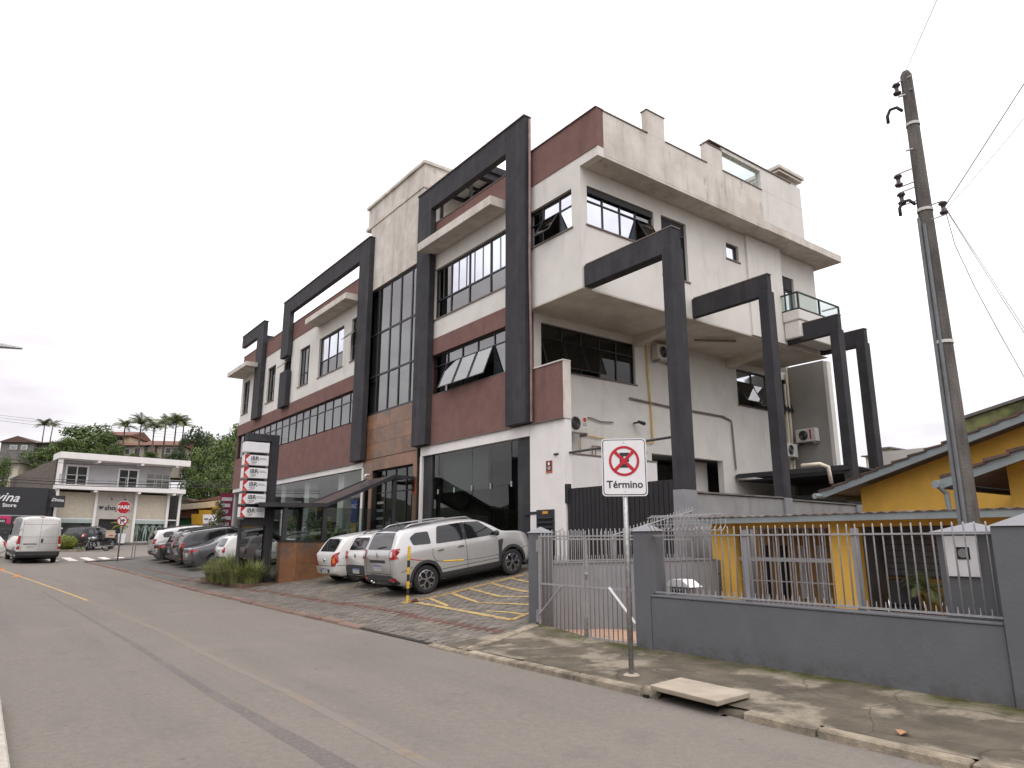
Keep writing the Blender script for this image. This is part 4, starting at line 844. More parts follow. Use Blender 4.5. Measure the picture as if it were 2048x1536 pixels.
gr = MB(); gr.box(13.12, 13.16, 7.28, 9.4, 1.19, 1.27); gro = gr.build('porch_grille', M['bar_paint'], yh)
for k in range(19): mb = MB(); y = 7.33+k*.112; mb.box(13.13, 13.15, y-.012, y+.012, .0, 1.86); mb.build('grille_bar', M['bar_paint'], gro)
for z in (.15, .79, 1.84): mb = MB(); mb.box(13.128, 13.152, 7.28, 9.4, z, z+.02); mb.build('grille_rail', M['bar_paint'], gro)
# porch roof: tiled slab with fascia
mb = MB(); mb.hexa([(12.62, 3.9, 2.02), (17.2, 3.9, 2.1), (17.2, 10.15, 2.1), (12.62, 10.15, 2.02), (12.62, 3.9, 2.08), (17.2, 3.9, 2.16), (17.2, 10.15, 2.16), (12.62, 10.15, 2.08)]); mb.build('porch_roof', M['roof_tile'], yh)
mb = MB(); mb.box(12.59, 12.64, 3.86, 10.18, 1.96, 2.085); mb.build('porch_fascia', M['fascia'], yh); mb = MB(); mb.box(12.64, 15, 3.9, 10.1, 1.98, 2.0); mb.build('porch_ceiling', M['soffit'], yh)
def tile_row(par, pts_fn, n, name='roof_tile'):
    for k in range(n):
        p, d, w = pts_fn(k); mb = MB(); mb.lathe([(.02, 0), (.075, 0)], 3) if 0 else None
        a = [Vector(p)+Vector(w)*s*.1+Vector((0, 0, .028*(1-abs(s)))) for s in (-1, -.5, 0, .5, 1)]; b = [q+Vector(d) for q in a]
        for i in range(4): mb.face([a[i], a[i+1], b[i+1], b[i]])
        mb.face(a[::-1]+[Vector(p)]) if 0 else mb.face([a[0], a[1], a[2], a[3], a[4]])
        mb.build(name, M['roof_tile'] if random.random() < .8 else M['concrete'], par)
tile_row(yh, lambda k: ((12.57, 4.0+k*.205, 2.075+.006*random.random()), (.4, 0, .01), (0, 1, 0)), 30)
# main gable
sl = .3; ex, ey, ez = 16.72, 9.5, 2.74
ry = .6; rz_ = ez+(ey-ry)*sl
mb = MB(); mb.face([(17.2, 8.7, -.2), (17.2, ry, -.2), (17.2, ry, rz_-.08), (17.2, 8.7, ez+.7*sl-.1)]); mb.face([(17.2, ry, -.2), (17.2, -7.5, -.2), (17.2, -7.5, ez+.7*sl-.1), (17.2, ry, rz_-.08)]); mb.face([(17.2, 8.7, -.2), (17.2, 8.7, 2.9), (27, 8.7, 2.9), (27, 8.7, -.2)]); mb.build('gable_wall', M['yellow_wall'], yh)
for sgn in (1, -1):
    yy = ey if sgn > 0 else 2*ry-ey
    mb = MB(); mb.hexa([(ex, yy, ez-.02), (27.5, yy, ez-.02), (27.5, ry, rz_-.02), (ex, ry, rz_-.02), (ex, yy, ez+.03), (27.5, yy, ez+.03), (27.5, ry, rz_+.03), (ex, ry, rz_+.03)]); mb.build('roof_deck', M['soffit'], yh, fix=True)
    mb = MB(); mb.hexa([(ex-.03, yy, ez-.13), (ex+.02, yy, ez-.13), (ex+.02, ry, rz_-.13), (ex-.03, ry, rz_-.13), (ex-.03, yy, ez+.04), (ex+.02, yy, ez+.04), (ex+.02, ry, rz_+.04), (ex-.03, ry, rz_+.04)]); mb.build('barge_board', M['fascia'], yh, fix=True)
    st_ = MB()
    for k in range(24):
        y0 = yy-sgn*k*.37; y1 = y0-sgn*.41
        if sgn*(y1-ry) < 0: break
        z0 = ez+abs(yy-y0)*sl+.05; z1 = ez+abs(yy-y1)*sl+.035
        t_ = MB(); t_.hexa([(ex-.06, y0, z0), (27.5, y0, z0), (27.5, y1, z1-.02), (ex-.06, y1, z1-.02), (ex-.06, y0, z0+.05), (27.5, y0, z0+.05), (27.5, y1, z1+.012), (ex-.06, y1, z1+.012)]); t_.build('tile_course', M['roof_tile'], yh, fix=True)
mb = MB(); mb.tube([(16.4, 9.45, 2.68), (24, 9.45, 2.68)], .07, 8); mb.build('gutter', M['fascia'], yh)
# lower gable in front
ex2, ey2, ez2 = 13.55, 5.4, 2.62
mb = MB(); mb.hexa([(ex2, ey2, ez2), (17.2, ey2, ez2), (17.2, -1, ez2+6.4*.31), (ex2, -1, ez2+6.4*.31), (ex2, ey2, ez2+.05), (17.2, ey2, ez2+.05), (17.2, -1, ez2+.05+6.4*.31), (ex2, -1, ez2+.05+6.4*.31)]); mb.build('lower_roof_deck', M['soffit'], yh, fix=True)
mb = MB(); mb.hexa([(ex2-.03, ey2, ez2-.12), (ex2+.02, ey2, ez2-.12), (ex2+.02, -1, ez2-.12+6.4*.31), (ex2-.03, -1, ez2-.12+6.4*.31), (ex2-.03, ey2, ez2+.05), (ex2+.02, ey2, ez2+.05), (ex2+.02, -1, ez2+.05+6.4*.31), (ex2-.03, -1, ez2+.05+6.4*.31)]); mb.build('lower_barge_board', M['fascia'], yh, fix=True)
for k in range(17):
    y0 = ey2-k*.36; y1 = y0-.4; z0 = ez2+(ey2-y0)*.31+.06; z1 = ez2+(ey2-y1)*.31+.045
    t_ = MB(); j = random.uniform(-.03, .03); t_.hexa([(ex2-.07+j, y0, z0), (17.2, y0, z0), (17.2, y1, z1-.02), (ex2-.07+j, y1, z1-.02), (ex2-.07+j, y0, z0+.06), (17.2, y0, z0+.06), (17.2, y1, z1+.02), (ex2-.07+j, y1, z1+.02)]); t_.build('tile_course', M['roof_tile'], yh, fix=True)
mb = MB(); mb.face([(14.1, 4.55, 2.0), (14.1, -6, 2.0), (14.1, -6, 6), (14.1, 4.55, 2.86)][::-1]); mb.face([(14.1, 4.55, 2.0), (14.1, 4.55, 2.86), (17.2, 4.55, 2.86), (17.2, 4.55, 2.0)]); mb.build('lower_gable_wall', M['yellow_wall'], yh)
mb = MB(); mb.tube([(13.45, 5.46, 2.58), (17, 5.46, 2.58)], .07, 8); mb.tube([(13.5, 5.44, 2.56), (13.6, 5.36, 2.42), (13.6, 5.34, 2.08)], .045, 8); mb.build('gutter', M['fascia'], yh)
lp = MB(); lp.lathe([(0, 1.9), (.05, 1.9), (.05, 1.96), (.02, 1.97)], 10, lambda r, a, h: (13.8+r*cos(a), 5.2+r*sin(a), h)); tag(lp.build('porch_lamp', M['sign_white']), 'small white lamp under the yellow porch roof', 'lamp')
# chairs and a plant in the porch
for (x, y, rz, lb) in ((13.75, 6.35, .5, 'porch chair with chrome arms left of the plant'), (13.7, 5.3, -.4, 'black porch chair with chrome arms beside the meter cabinet')):
    t = thing('porch_chair', lb, 'chair', (x, y, -.02), rz, 'porch chairs'); mb = MB(); mb.box(-.25, .25, -.25, .25, .38, .45); mb.build('seat', M['black_plastic'], t, local=True, bevel=.02)
    mb = MB(); mb.hexa([(.2, -.24, .45), (.26, -.24, .45), (.26, .24, .45), (.2, .24, .45), (.32, -.22, .92), (.36, -.22, .92), (.36, .22, .92), (.32, .22, .92)]); mb.build('backrest', M['black_plastic'], t, local=True, bevel=.02)
    for s in (-1, 1):
        mb = MB(); mb.tube([(-.25, .28*s, 0), (-.27, .28*s, .5), (-.2, .28*s, .64), (0, .28*s, .67), (.3, .28*s, .66)], .016, 6); mb.tube([(.25, .28*s, 0), (.22, .28*s, .45)], .016, 6); mb.build('arm', mat('chrome', (.6, .6, .6), .15, 0, metal=1), t, local=True, smooth=True)
# ---- utility pole
up = thing('utility_pole', 'tall concrete utility pole rising beside the meter cabinet', 'utility pole', (8.65, 3.22, 0))
def octo(mb, z0, z1, r0, r1, cx_, cy_, n=8):
    i = len(mb.v)
    for z, r in ((z0, r0), (z1, r1)): mb.v += [(cx_+r*cos(2*pi*(q+.5)/n), cy_+r*sin(2*pi*(q+.5)/n), z) for q in range(n)]
    for q in range(n): w = (q+1) % n; mb.f.append((i+q, i+w, i+n+w, i+n+q)); mb.m.append(0)
    mb.f.append(tuple(i+n+q for q in range(n))); mb.m.append(0)
mb = MB(); octo(mb, 0, 7.36, .12, .066, 8.65, 3.22); octo(mb, 7.36, 7.41, .066, .045, 8.65, 3.22); mb.build('shaft', M['pole_concrete'], up)
for (dx, dy, z1) in ((-.11, .055, 5.4), (-.118, .0, 5.3)): mb = MB(); mb.tube([(8.65+dx, 3.22+dy, .1), (8.65+dx*.62, 3.22+dy, z1)], .022, 7); mb.build('conduit', mat('grey_pvc', (.13, .14, .15), .5), up)
for z in (3.84, 5.5, 6.66):
    r = .12-(.054*z/7.36)+.01; mb = MB(); mb.lathe([(r, z-.018), (r, z+.018)], 12, lambda r_, a, h: (8.65+r_*cos(a), 3.22+r_*sin(a), h)); mb.build('band', M['ac_white'], up)
porc = mat('brown_porcelain', (.035, .02, .022), .25, .1, 5, spec=.6)
def insul(x, y, z, s, par):
    mb = MB(); mb.lathe([(.012, -.08), (.04, -.075), (.05, -.05), (.03, -.035), (.022, 0), (.03, .035), (.05, .05), (.04, .075), (.012, .08)], 12, lambda r, a, h: (x+r*cos(a), y+r*sin(a), z+h)); o = mb.build('insulator', porc, par, smooth=True)
    mb = MB(); mb.tube([(x, y-s*.2, z+.09), (x, y, z+.09), (x, y, z-.09), (x, y-s*.2, z-.09)], .009, 5); mb.build('bracket', M['metal'], o)
insul(8.62, 3.46, 5.99, 1, up); insul(8.62, 3.45, 5.74, 1, up); insul(8.62, 3.01, 5.44, -1, up); insul(8.6, 3.33, 7.2, 1, up)
for z in (6.9, 5.62): mb = MB(); mb.tube([(8.6, 3.3, z-.02), (8.6, 3.36, z+.06), (8.6, 3.44, z+.07), (8.6, 3.48, z), (8.6, 3.48, z-.1)], .02, 7); mb.build('pothead_hook', M['cable'], up, smooth=True)
for z in (6.3, 7.05): mb = MB(); mb.tube([(8.56, 3.22, z), (8.54, 3.3, z)], .012, 5); mb.build('bolt', M['metal'], up)
def wire(pts, r, m, label, sag=0, group=None):
    a, b = Vector(pts[0]), Vector(pts[-1]); P = [a+(b-a)*t/14-Vector((0, 0, sag*4*(t/14)*(1-t/14))) for t in range(15)] if len(pts) == 2 else pts
    mb = MB(); mb.tube(P, r, 5); return tag(mb.build('overhead_wire', m, smooth=True), label, 'wire', group)
# ---- no-parking end sign
ts = thing('parking_sign', 'white no parking end sign on a galvanised post at the kerb', 'road sign', (6.26, 6.06, .085), atan2(-6.02, -6.22)+pi/2+.04)
mb = MB(); mb.tube([(0, 0, -.1), (0, 0, 2.62)], .03, 10); mb.build('post', M['metal'], ts, local=True, smooth=True)
mb = MB(); mb.lathe([(.1, 0), (.08, .015), (.0, .018)], 10); mb.build('foot', M['drain_slab'], ts, local=True)
def rrect(w, h, r, n=5):
    return [(sx_*(w/2-r)+r*cos(a0+k*pi/2/n), sz_*(h/2-r)+r*sin(a0+k*pi/2/n)) for (sx_, sz_, a0) in ((1, 1, 0), (-1, 1, pi/2), (-1, -1, pi), (1, -1, 3*pi/2)) for k in range(n+1)]
FZ = lambda u, v, w: (u, -w, v+2.40)
def plate(poly, a, b, m, name, par): mb = MB(); mb.prism(poly, FZ, a, b); return mb.build(name, m, par, local=True, fix=True)
pl = plate(rrect(.55, .71, .045), .03, .036, M['metal'], 'plate', ts); plate(rrect(.546, .706, .045), .0362, .038, M['sign_white'], 'white_face', pl)
plate(rrect(.52, .68, .04), .0385, .040, M['sign_black'], 'black_border', pl); plate(rrect(.50, .66, .034), .0402, .0415, M['sign_white'], 'white_field', pl)
def ring(cx_, cz_, ro, ri, w0, w1, m, name, par, F=FZ):
    mb = MB(); n = 36
    for k in range(n):
        a, b = 2*pi*k/n, 2*pi*(k+1)/n; mb.face([F(cx_+ri*cos(a), cz_+ri*sin(a), w1), F(cx_+ro*cos(a), cz_+ro*sin(a), w1), F(cx_+ro*cos(b), cz_+ro*sin(b), w1), F(cx_+ri*cos(b), cz_+ri*sin(b), w1)])
        mb.face([F(cx_+ro*cos(a), cz_+ro*sin(a), w0), F(cx_+ro*cos(b), cz_+ro*sin(b), w0), F(cx_+ro*cos(b), cz_+ro*sin(b), w1), F(cx_+ro*cos(a), cz_+ro*sin(a), w1)])
    return mb.build(name, m, par, local=True)
text('E', .235, (0, -.043, 2.40+.075), (pi/2, 0, 0), M['sign_black'], pl, 'letter_e', .001, bold=.012, local=True)
ring(0, .075, .185, .155, .0415, .046, M['red'], 'red_ring', pl)
for s in (1, -1):
    mb = MB(); d = .115; w = .014; mb.prism([(-d-w, .075-s*d+s*w), (-d+w, .075-s*d-s*w), (d+w, .075+s*d-s*w), (d-w, .075+s*d+s*w)][::s], FZ, .0445+.0005*s, .047+.0005*s); mb.build('red_bar', M['red'], pl, local=True, fix=True)
text('Término', .125, (0, -.043, 2.40-.215), (pi/2, 0, 0), M['sign_black'], pl, 'lettering', .001, bold=.0025, local=True)
for z in (-.3, .3): mb = MB(); mb.lathe([(0, 0), (.007, 0), (.007, .003)], 8, lambda r, a, h: FZ(r*cos(a), z+r*sin(a), .0415+h)); mb.build('bolt', M['metal'], pl, local=True)
# ---- yellow and black bollard with chain
bo = thing('bollard', 'slim yellow and black striped bollard at the bay corner', 'bollard', (8.0, 14.66, lot(8, 14.66)))
for k in range(8):
    mb = MB(); z0 = .0+k*.155; mb.lathe([(.034, z0), (.034, z0+.155)], 10); 
    if k == 7: mb.lathe([(.034, z0+.155), (0, z0+.17)], 10)
    mb.build('stripe', mat('bollard_yellow', (.62, .38, .03), .5, .15, 12) if k == 0 else (bpy.data.materials['bollard_yellow'] if k % 2 == 0 or k == 7 else M['sign_black']), bo, local=True, smooth=True)
mb = MB(); mb.tube([(.05, -.12, .0), (.1, -.2, .05), (.14, -.26, .01)], [.05, .06, .03], 6); mb.build('rusty_base', mat('rust_lump', (.09, .035, .02), .9, .3, 20), bo, local=True)
P = [(8.02+(13.0-8.02)*t/16, 14.66+.35*t/16, lot(8, 14.7)+.95+.75*t/16-.32*4*(t/16)*(1-t/16)) for t in range(17)]
ch = thing('barrier_chain', 'thin barrier chain hung from the bollard past the silver car', 'chain', (8, 14.66, .5)); mb = MB(); mb.tube(P, .006, 5); mb.build('chain', M['dark_metal'], ch); mb = MB(); mb.tube(P[3:6], .02, 8); mb.build('yellow_sleeve', bpy.data.materials['bollard_yellow'], ch); mb = MB(); mb.tube(P[0:2], .014, 6); mb.build('red_tie', M['red'], ch)
# ---- black carport behind and odd roofs
cp = thing('carport', 'dark corrugated carport roof with black walls behind the boundary wall', 'carport', (25, 14.5, .5))
mb = MB(); mb.box(23.3, 30, 16.3, 16.4, .5, 4.1) if 0 else mb.box(29.8, 30, 12.5, 16.4, .5, 4.1); mb.box(24.5, 30, 12.4, 12.5, .5, 3.6); mb.box(23.6, 23.7, 12.3, 16.5, .5, 3.2); mb.build('back_wall', M['black_gate'], cp)
mb = MB()
for k in range(44):
    y = 12.05+k*.1; mb.hexa([(23.2, y, 4.08), (30, y, 3.9), (30, y+.05, 3.9), (23.2, y+.05, 4.08), (23.2, y+.02, 4.13), (30, y+.02, 3.95), (30, y+.07, 3.95), (23.2, y+.07, 4.13)])
o = mb.build('corrugated_roof', M['black_frame'], cp, kind='stuff'); mb = MB(); mb.box(23.14, 23.2, 12.0, 16.5, 3.95, 4.1); mb.box(23.25, 29.9, 12.05, 16.45, 3.84, 3.88); mb.build('roof_edge', M['dark_metal'], cp)
mb = MB(); mb.box(29.5, 31, 11.6, 14.0, 2, 5.2); mb.build('side_panel', M['white'], cp)
mb = MB(); mb.tube([(16.8, 9.95, 3.5), (16.8, 9.45, 3.5), (16.9, 9.3, 3.42), (16.95, 9.28, 3.0)], .05, 8); tag(mb.build('overflow_pipe', M['pvc'], smooth=True), 'bent cream plastic pipe above the yellow house eave', 'pipe')
ms = thing('mossy_building', 'old building with a mossy green wall behind the yellow house', 'building', (28, 6, 0)); mm_ = mat('mossy_render', (.24, .28, .10), .95, .3, 2, .3, 20, col2=(.15, .13, .07)); overlay(mm_, (.05, .05, .03), 1.2, (.5, .65), amount=.8)
mb = MB(); mb.hexa([(27, 9.8, 0), (34, 9.8, 0), (34, 2, 0), (27, 2, 0), (27, 9.8, 5.72), (34, 9.8, 5.72), (34, 2, 7.45), (27, 2, 7.45)]); mb.build('wall', mm_, ms, fix=True); mb = MB(); mb.hexa([(26.9, 10.1, 5.67), (34, 10.1, 5.67), (34, 1.9, 7.49), (26.9, 1.9, 7.49), (26.9, 10.1, 5.77), (34, 10.1, 5.77), (34, 1.9, 7.59), (26.9, 1.9, 7.59)]); mb.build('roof', M['concrete'], ms, fix=True)
be = thing('beige_house', 'small beige house far behind the black portal pillars', 'house', (47, 21, 0)); mb = MB(); mb.box(45, 50, 19.6, 22.2, 0, 6.9); mb.box(45.5, 49, 20.9, 21.8, 6.9, 7.3); mb.build('wall', M['bamboo'], be); mb = MB(); mb.box(45.2, 49.5, 20.7, 22, 7.3, 7.4); mb.box(44.8, 50.2, 19.4, 22.4, 6.88, 6.95); mb.build('roof', M['concrete'], be); mb = MB(); mb.box(44.97, 45, 20.2, 20.9, 5.6, 6.4); mb.build('window', M['black_plastic'], be)
# ================================================================ VEHICLES
def pchip(T):
    xs = [t[0] for t in T]; ys = [t[1] for t in T]; n = len(xs); h = [xs[i+1]-xs[i] for i in range(n-1)]; d = [(ys[i+1]-ys[i])/h[i] for i in range(n-1)]
    m = [d[0]]+[0 if d[i-1]*d[i] <= 0 else 2*d[i-1]*d[i]/(d[i-1]+d[i]) for i in range(1, n-1)]+[d[-1]]
    def f_(x):
        if x <= xs[0]: return ys[0]
        if x >= xs[-1]: return ys[-1]
        i = max(k for k in range(n-1) if xs[k] <= x); t = (x-xs[i])/h[i]
        return ys[i]*(1+2*t)*(1-t)**2+h[i]*m[i]*t*(1-t)**2+ys[i+1]*t*t*(3-2*t)+h[i]*m[i+1]*t*t*(t-1)
    return f_
def paint(name, col, metal=.0, rough=.32, dirt=.0):
    return mat(name, col, rough, .03, 3, metal=metal, coat=.9, spec=.5)
CG = mat('car_glass', (.012, .013, .014), .04, 0, spec=.5, coat=.3)
CGf = mat('car_glass_edge', (.012, .012, .013), .25, 0)
TYRE = mat('tyre_rubber', (.022, .021, .021), .85, .2, 20, .2, 60); RIM = mat('alloy_rim', (.42, .42, .43), .3, .05, 10, metal=.85); RIMD = mat('dark_alloy', (.03, .03, .032), .35, .1, 10, metal=.4)
TAIL = mat('tail_lamp_red', (.34, .008, .012), .15, .1, 20, coat=1); TAILC = mat('tail_lamp_clear', (.55, .5, .5), .12, .05, 20, coat=1); AMB = mat('lamp_orange', (.7, .17, .02), .2, .05, 20, coat=1)
HEAD = mat('head_lamp', (.5, .52, .54), .08, .05, 20, coat=1); PLATE = mat('number_plate', (.62, .62, .62), .5, .03, 10); PLATEB = mat('plate_blue', (.03, .06, .3), .5, 0)
CHR = bpy.data.materials['chrome']; PLA = mat('cladding_plastic', (.035, .035, .037), .65, .12, 10, .1, 120); GAP = mat('panel_gap', (.01, .01, .01), .9, 0)
def spline(P, k=3):
    out_ = []
    for i in range(len(P)-1):
        p0 = P[max(0, i-1)]; p1 = P[i]; p2 = P[i+1]; p3 = P[min(len(P)-1, i+2)]
        for q in range(k):
            t = q/k
            out_.append(tuple(.5*(2*b+(c-a)*t+(2*a-5*b+4*c-d)*t*t+(-a+3*b-3*c+d)*t**3) for a, b, c, d in zip(p0, p1, p2, p3)))
    out_.append(P[-1]); return out_
def make_body(sp, mats):
    ft, fb, fk, fw2 = pchip(sp['top']), pchip(sp['bottom']), pchip(sp['belt']), pchip(sp['width'])
    x0, x1 = sp['top'][0][0], sp['top'][-1][0]; tum = sp.get('tum', .27)
    X_ = sorted({round(v, 4) for v in lin(x0, x1, 56)+lin(x0, x0+.4, 10)+lin(x1-.3, x1, 8)+[t[0] for t in sp['top']]})
    mb = MB(); n = None; prev = None
    for x in X_:
        zb, zt, w = fb(x), ft(x), fw2(x); zk = min(fk(x), zt-.05); h = zt-zk; g = min(1, h/.45)
        H = zk-zb; yk = w*.972; yt = yk-tum*h*.9
        P = [(0, zb), (w*.8, zb), (w*.945, zb+.05), (w*.985, zb+.30*H), (w, zb+.60*H), (w*.995, zb+.86*H), (yk, zk), (yk-tum*h*.42, zk+.45*h), (yt, zk+.84*h), (yt-.05-.02*g, zk+(.93 if g > .5 else .95)*h), (yt*.62, zt-.012*g-.004), (0, zt)]
        S = spline(P, 3); ring = [(x, a, b) for a, b in S]+[(x, -a, b) for a, b in S[-2:0:-1]]
        if n is None: n = len(ring)
        i = len(mb.v); mb.v += ring
        if prev is not None:
            for q in range(n): w_ = (q+1) % n; mb.f.append((prev+q, i+q, i+w_, prev+w_)); mb.m.append(0)
        prev = i
    mb.f.append(tuple(range(n))); mb.m.append(0); mb.f.append(tuple(prev+q for q in reversed(range(n)))); mb.m.append(0)
    return mb
def bool_cut(me, cutter_mb, mats):
    a = bpy.data.objects.new('t', me); COL.objects.link(a)
    cm = cutter_mb.mesh('c', mats); b = bpy.data.objects.new('c', cm); COL.objects.link(b)
    bmc = bmesh.new(); bmc.from_mesh(cm); bmesh.ops.recalc_face_normals(bmc, faces=bmc.faces); bmc.to_mesh(cm); bmc.free()
    m_ = a.modifiers.new('b', 'BOOLEAN'); m_.operation = 'DIFFERENCE'; m_.object = b; m_.solver = 'EXACT'
    dg = bpy.context.evaluated_depsgraph_get(); dg.update(); r = bpy.data.meshes.new_from_object(a.evaluated_get(dg), depsgraph=dg)
    bpy.data.objects.remove(a); bpy.data.objects.remove(b); return r
AX = {'L': (1, Vector((0, -1, 0)), lambda u, v: Vector((u, 4, v))), 'R': (1, Vector((0, 1, 0)), lambda u, v: Vector((u, -4, v))), 'B': (0, Vector((1, 0, 0)), lambda u, v: Vector((-6, u, v))), 'F': (0, Vector((-1, 0, 0)), lambda u, v: Vector((6, u, v))), 'T': (2, Vector((0, 0, -1)), lambda u, v: Vector((u, v, 5)))}
def onto(bvh, ax, u, v, eps):
    _, d, o = AX[ax]; hit = bvh.ray_cast(o(u, v), d)
    if ax == 'B':   # keep rear details on the rear: where the body turns away to the side, draw the point in
        c = bvh.ray_cast(o(0, v), d); k = 1.0
        while c[0] is not None and (hit[0] is None or hit[0].x-c[0].x > .16) and k > .5:
            k -= .02; hit = bvh.ray_cast(o(u*k, v), d)
    if hit[0] is None:
        q = bvh.find_nearest(o(u, v)+d*(4 if ax in 'LR' else 5)); return q[0]+q[1]*eps
    nn = hit[1]; 
    if nn.dot(d) > 0: nn = -nn
    return hit[0]+nn*eps
def rounded(poly, r, k=3):
    out_ = []; n = len(poly)
    for i in range(n):
        p, a, b = Vector(poly[i]), Vector(poly[i-1]), Vector(poly[(i+1) % n]); da, db = (a-p), (b-p); ra = min(r, da.length*.45); rb = min(r, db.length*.45)
        s, e = p+da.normalized()*ra, p+db.normalized()*rb
        for q in range(k+1): t = q/k; out_.append(tuple(s*(1-t)**2+p*2*t*(1-t)+e*t*t))
    return out_
def decal(bvh, ax, poly, m, name, par, eps=.005, r=.03, step=.06):
    poly = rounded(poly, r) if r else poly
    bm = bmesh.new(); bm.faces.new([bm.verts.new((p[0], p[1], 0)) for p in poly])
    bmesh.ops.triangulate(bm, faces=bm.faces[:])
    for k in (0, 1):
        lo, hi = min(p[k] for p in poly), max(p[k] for p in poly); nn = Vector((1, 0, 0)) if k == 0 else Vector((0, 1, 0)); n = int((hi-lo)/step)
        for q in range(1, n+1): bmesh.ops.bisect_plane(bm, geom=bm.verts[:]+bm.edges[:]+bm.faces[:], plane_co=nn*(lo+(hi-lo)*q/(n+1)), plane_no=nn)
    for v in bm.verts: v.co = onto(bvh, ax, v.co.x, v.co.y, eps)
    bmesh.ops.recalc_face_normals(bm, faces=bm.faces)
    me = bpy.data.meshes.new(name); bm.to_mesh(me); bm.free(); me.materials.append(m); me.polygons.foreach_set('use_smooth', [True]*len(me.polygons))
    c0 = sum((p.center.dot(AX[ax][1]) for p in me.polygons), 0)
    if me.polygons and sum(p.normal.dot(AX[ax][1])*p.area for p in me.polygons) > 0: me.flip_normals()
    return obj_from(me, name, par, local=True)
def strip(bvh, ax, pts, w, m, name, par, eps=.002, step=.05, closed=False):
    P = []
    for a, b in zip(pts, pts[1:]):
        k = max(1, int((Vector(b)-Vector(a)).length/step)); P += [Vector(a)+(Vector(b)-Vector(a))*q/k for q in range(k)]
    P.append(Vector(pts[-1])); mb = MB()
    for k, p in enumerate(P):
        t = (P[min(k+1, len(P)-1)]-P[max(0, k-1)]); t = t.normalized() if t.length else Vector((1, 0)); nrm = Vector((-t.y, t.x))*w/2
        mb.v += [tuple(onto(bvh, ax, *(p+nrm), eps)), tuple(onto(bvh, ax, *(p-nrm), eps))]
    for k in range(len(P)-1): mb.f.append((2*k, 2*k+1, 2*k+3, 2*k+2)); mb.m.append(0)
    return mb.build(name, m, par, smooth=True, local=True)
def make_wheel(par, x, y, R, wd, style, side):
    """side=+1 left wheel, -1 right; axis along y; outer face at y"""
    r = R*.67; s = side
    F_ = lambda rr, a, h: (x+rr*cos(a), y+s*h, R+rr*sin(a))
    t = MB(); t.lathe([(r*.9, -wd), (r, -wd), (R*.94, -wd), (R, -wd+.03), (R, -.03), (R*.975, -.008), (R*.9, .004), (r*1.04, .0), (r, -.006), (r, -.05)], 40, F_); o = t.build('wheel', TYRE, par, smooth=True, local=True)
    q = MB(); q.lathe([(r, -.004), (r*.94, .0), (r*.92, -.02)], 36, F_); q.lathe([(0, .004), (r*.16, .004), (r*.19, -.01)], 16, F_)
    if style == 'steel':
        q = MB(); q.lathe([(r, -.01), (r*.85, -.03), (r*.8, -.01), (r*.3, -.005), (0, .002)], 30, F_); q.build('rim', RIMD, o, smooth=True, local=True)
        return o
    n = {'duster': 5, 'ten': 10, 'five': 5}.get(style, 5)
    for k in range(n):
        a = 2*pi*k/n+pi/2
        def sp_(a0, r0, a1, r1, w0, w1):
            p0 = Vector((r0*cos(a0), r0*sin(a0))); p1 = Vector((r1*cos(a1), r1*sin(a1))); d = (p1-p0).normalized(); nn = Vector((-d.y, d.x))
            c = [p0-nn*w0, p0+nn*w0, p1+nn*w1, p1-nn*w1]
            def V(pv, h): return (x+pv.x, y+s*h, R+pv.y)
            q.hexa([V(p, -.035) for p in c]+[V(p, .004 if i < 2 else -.002) for i, p in enumerate(c)])
        if style == 'duster':
            sp_(a, r*.1, a, r*.62, .016, .014)
            for e in (1, -1): sp_(a, r*.58, a+e*.33, r*.95, .016, .018); sp_(a+e*.33, r*.93, a+e*.36, r*.97, .018, .03)
        elif style == 'ten': sp_(a, r*.12, a, r*.95, .012, .011)
        else: sp_(a, r*.12, a-.06, r*.95, .03, .022); 
    q.build('rim', RIM, o, local=True, fix=True)
    b = MB(); b.lathe([(r*.99, -.045), (0, -.05)], 24, F_); b.build('brake_disc', RIMD, o, local=True)
    return o
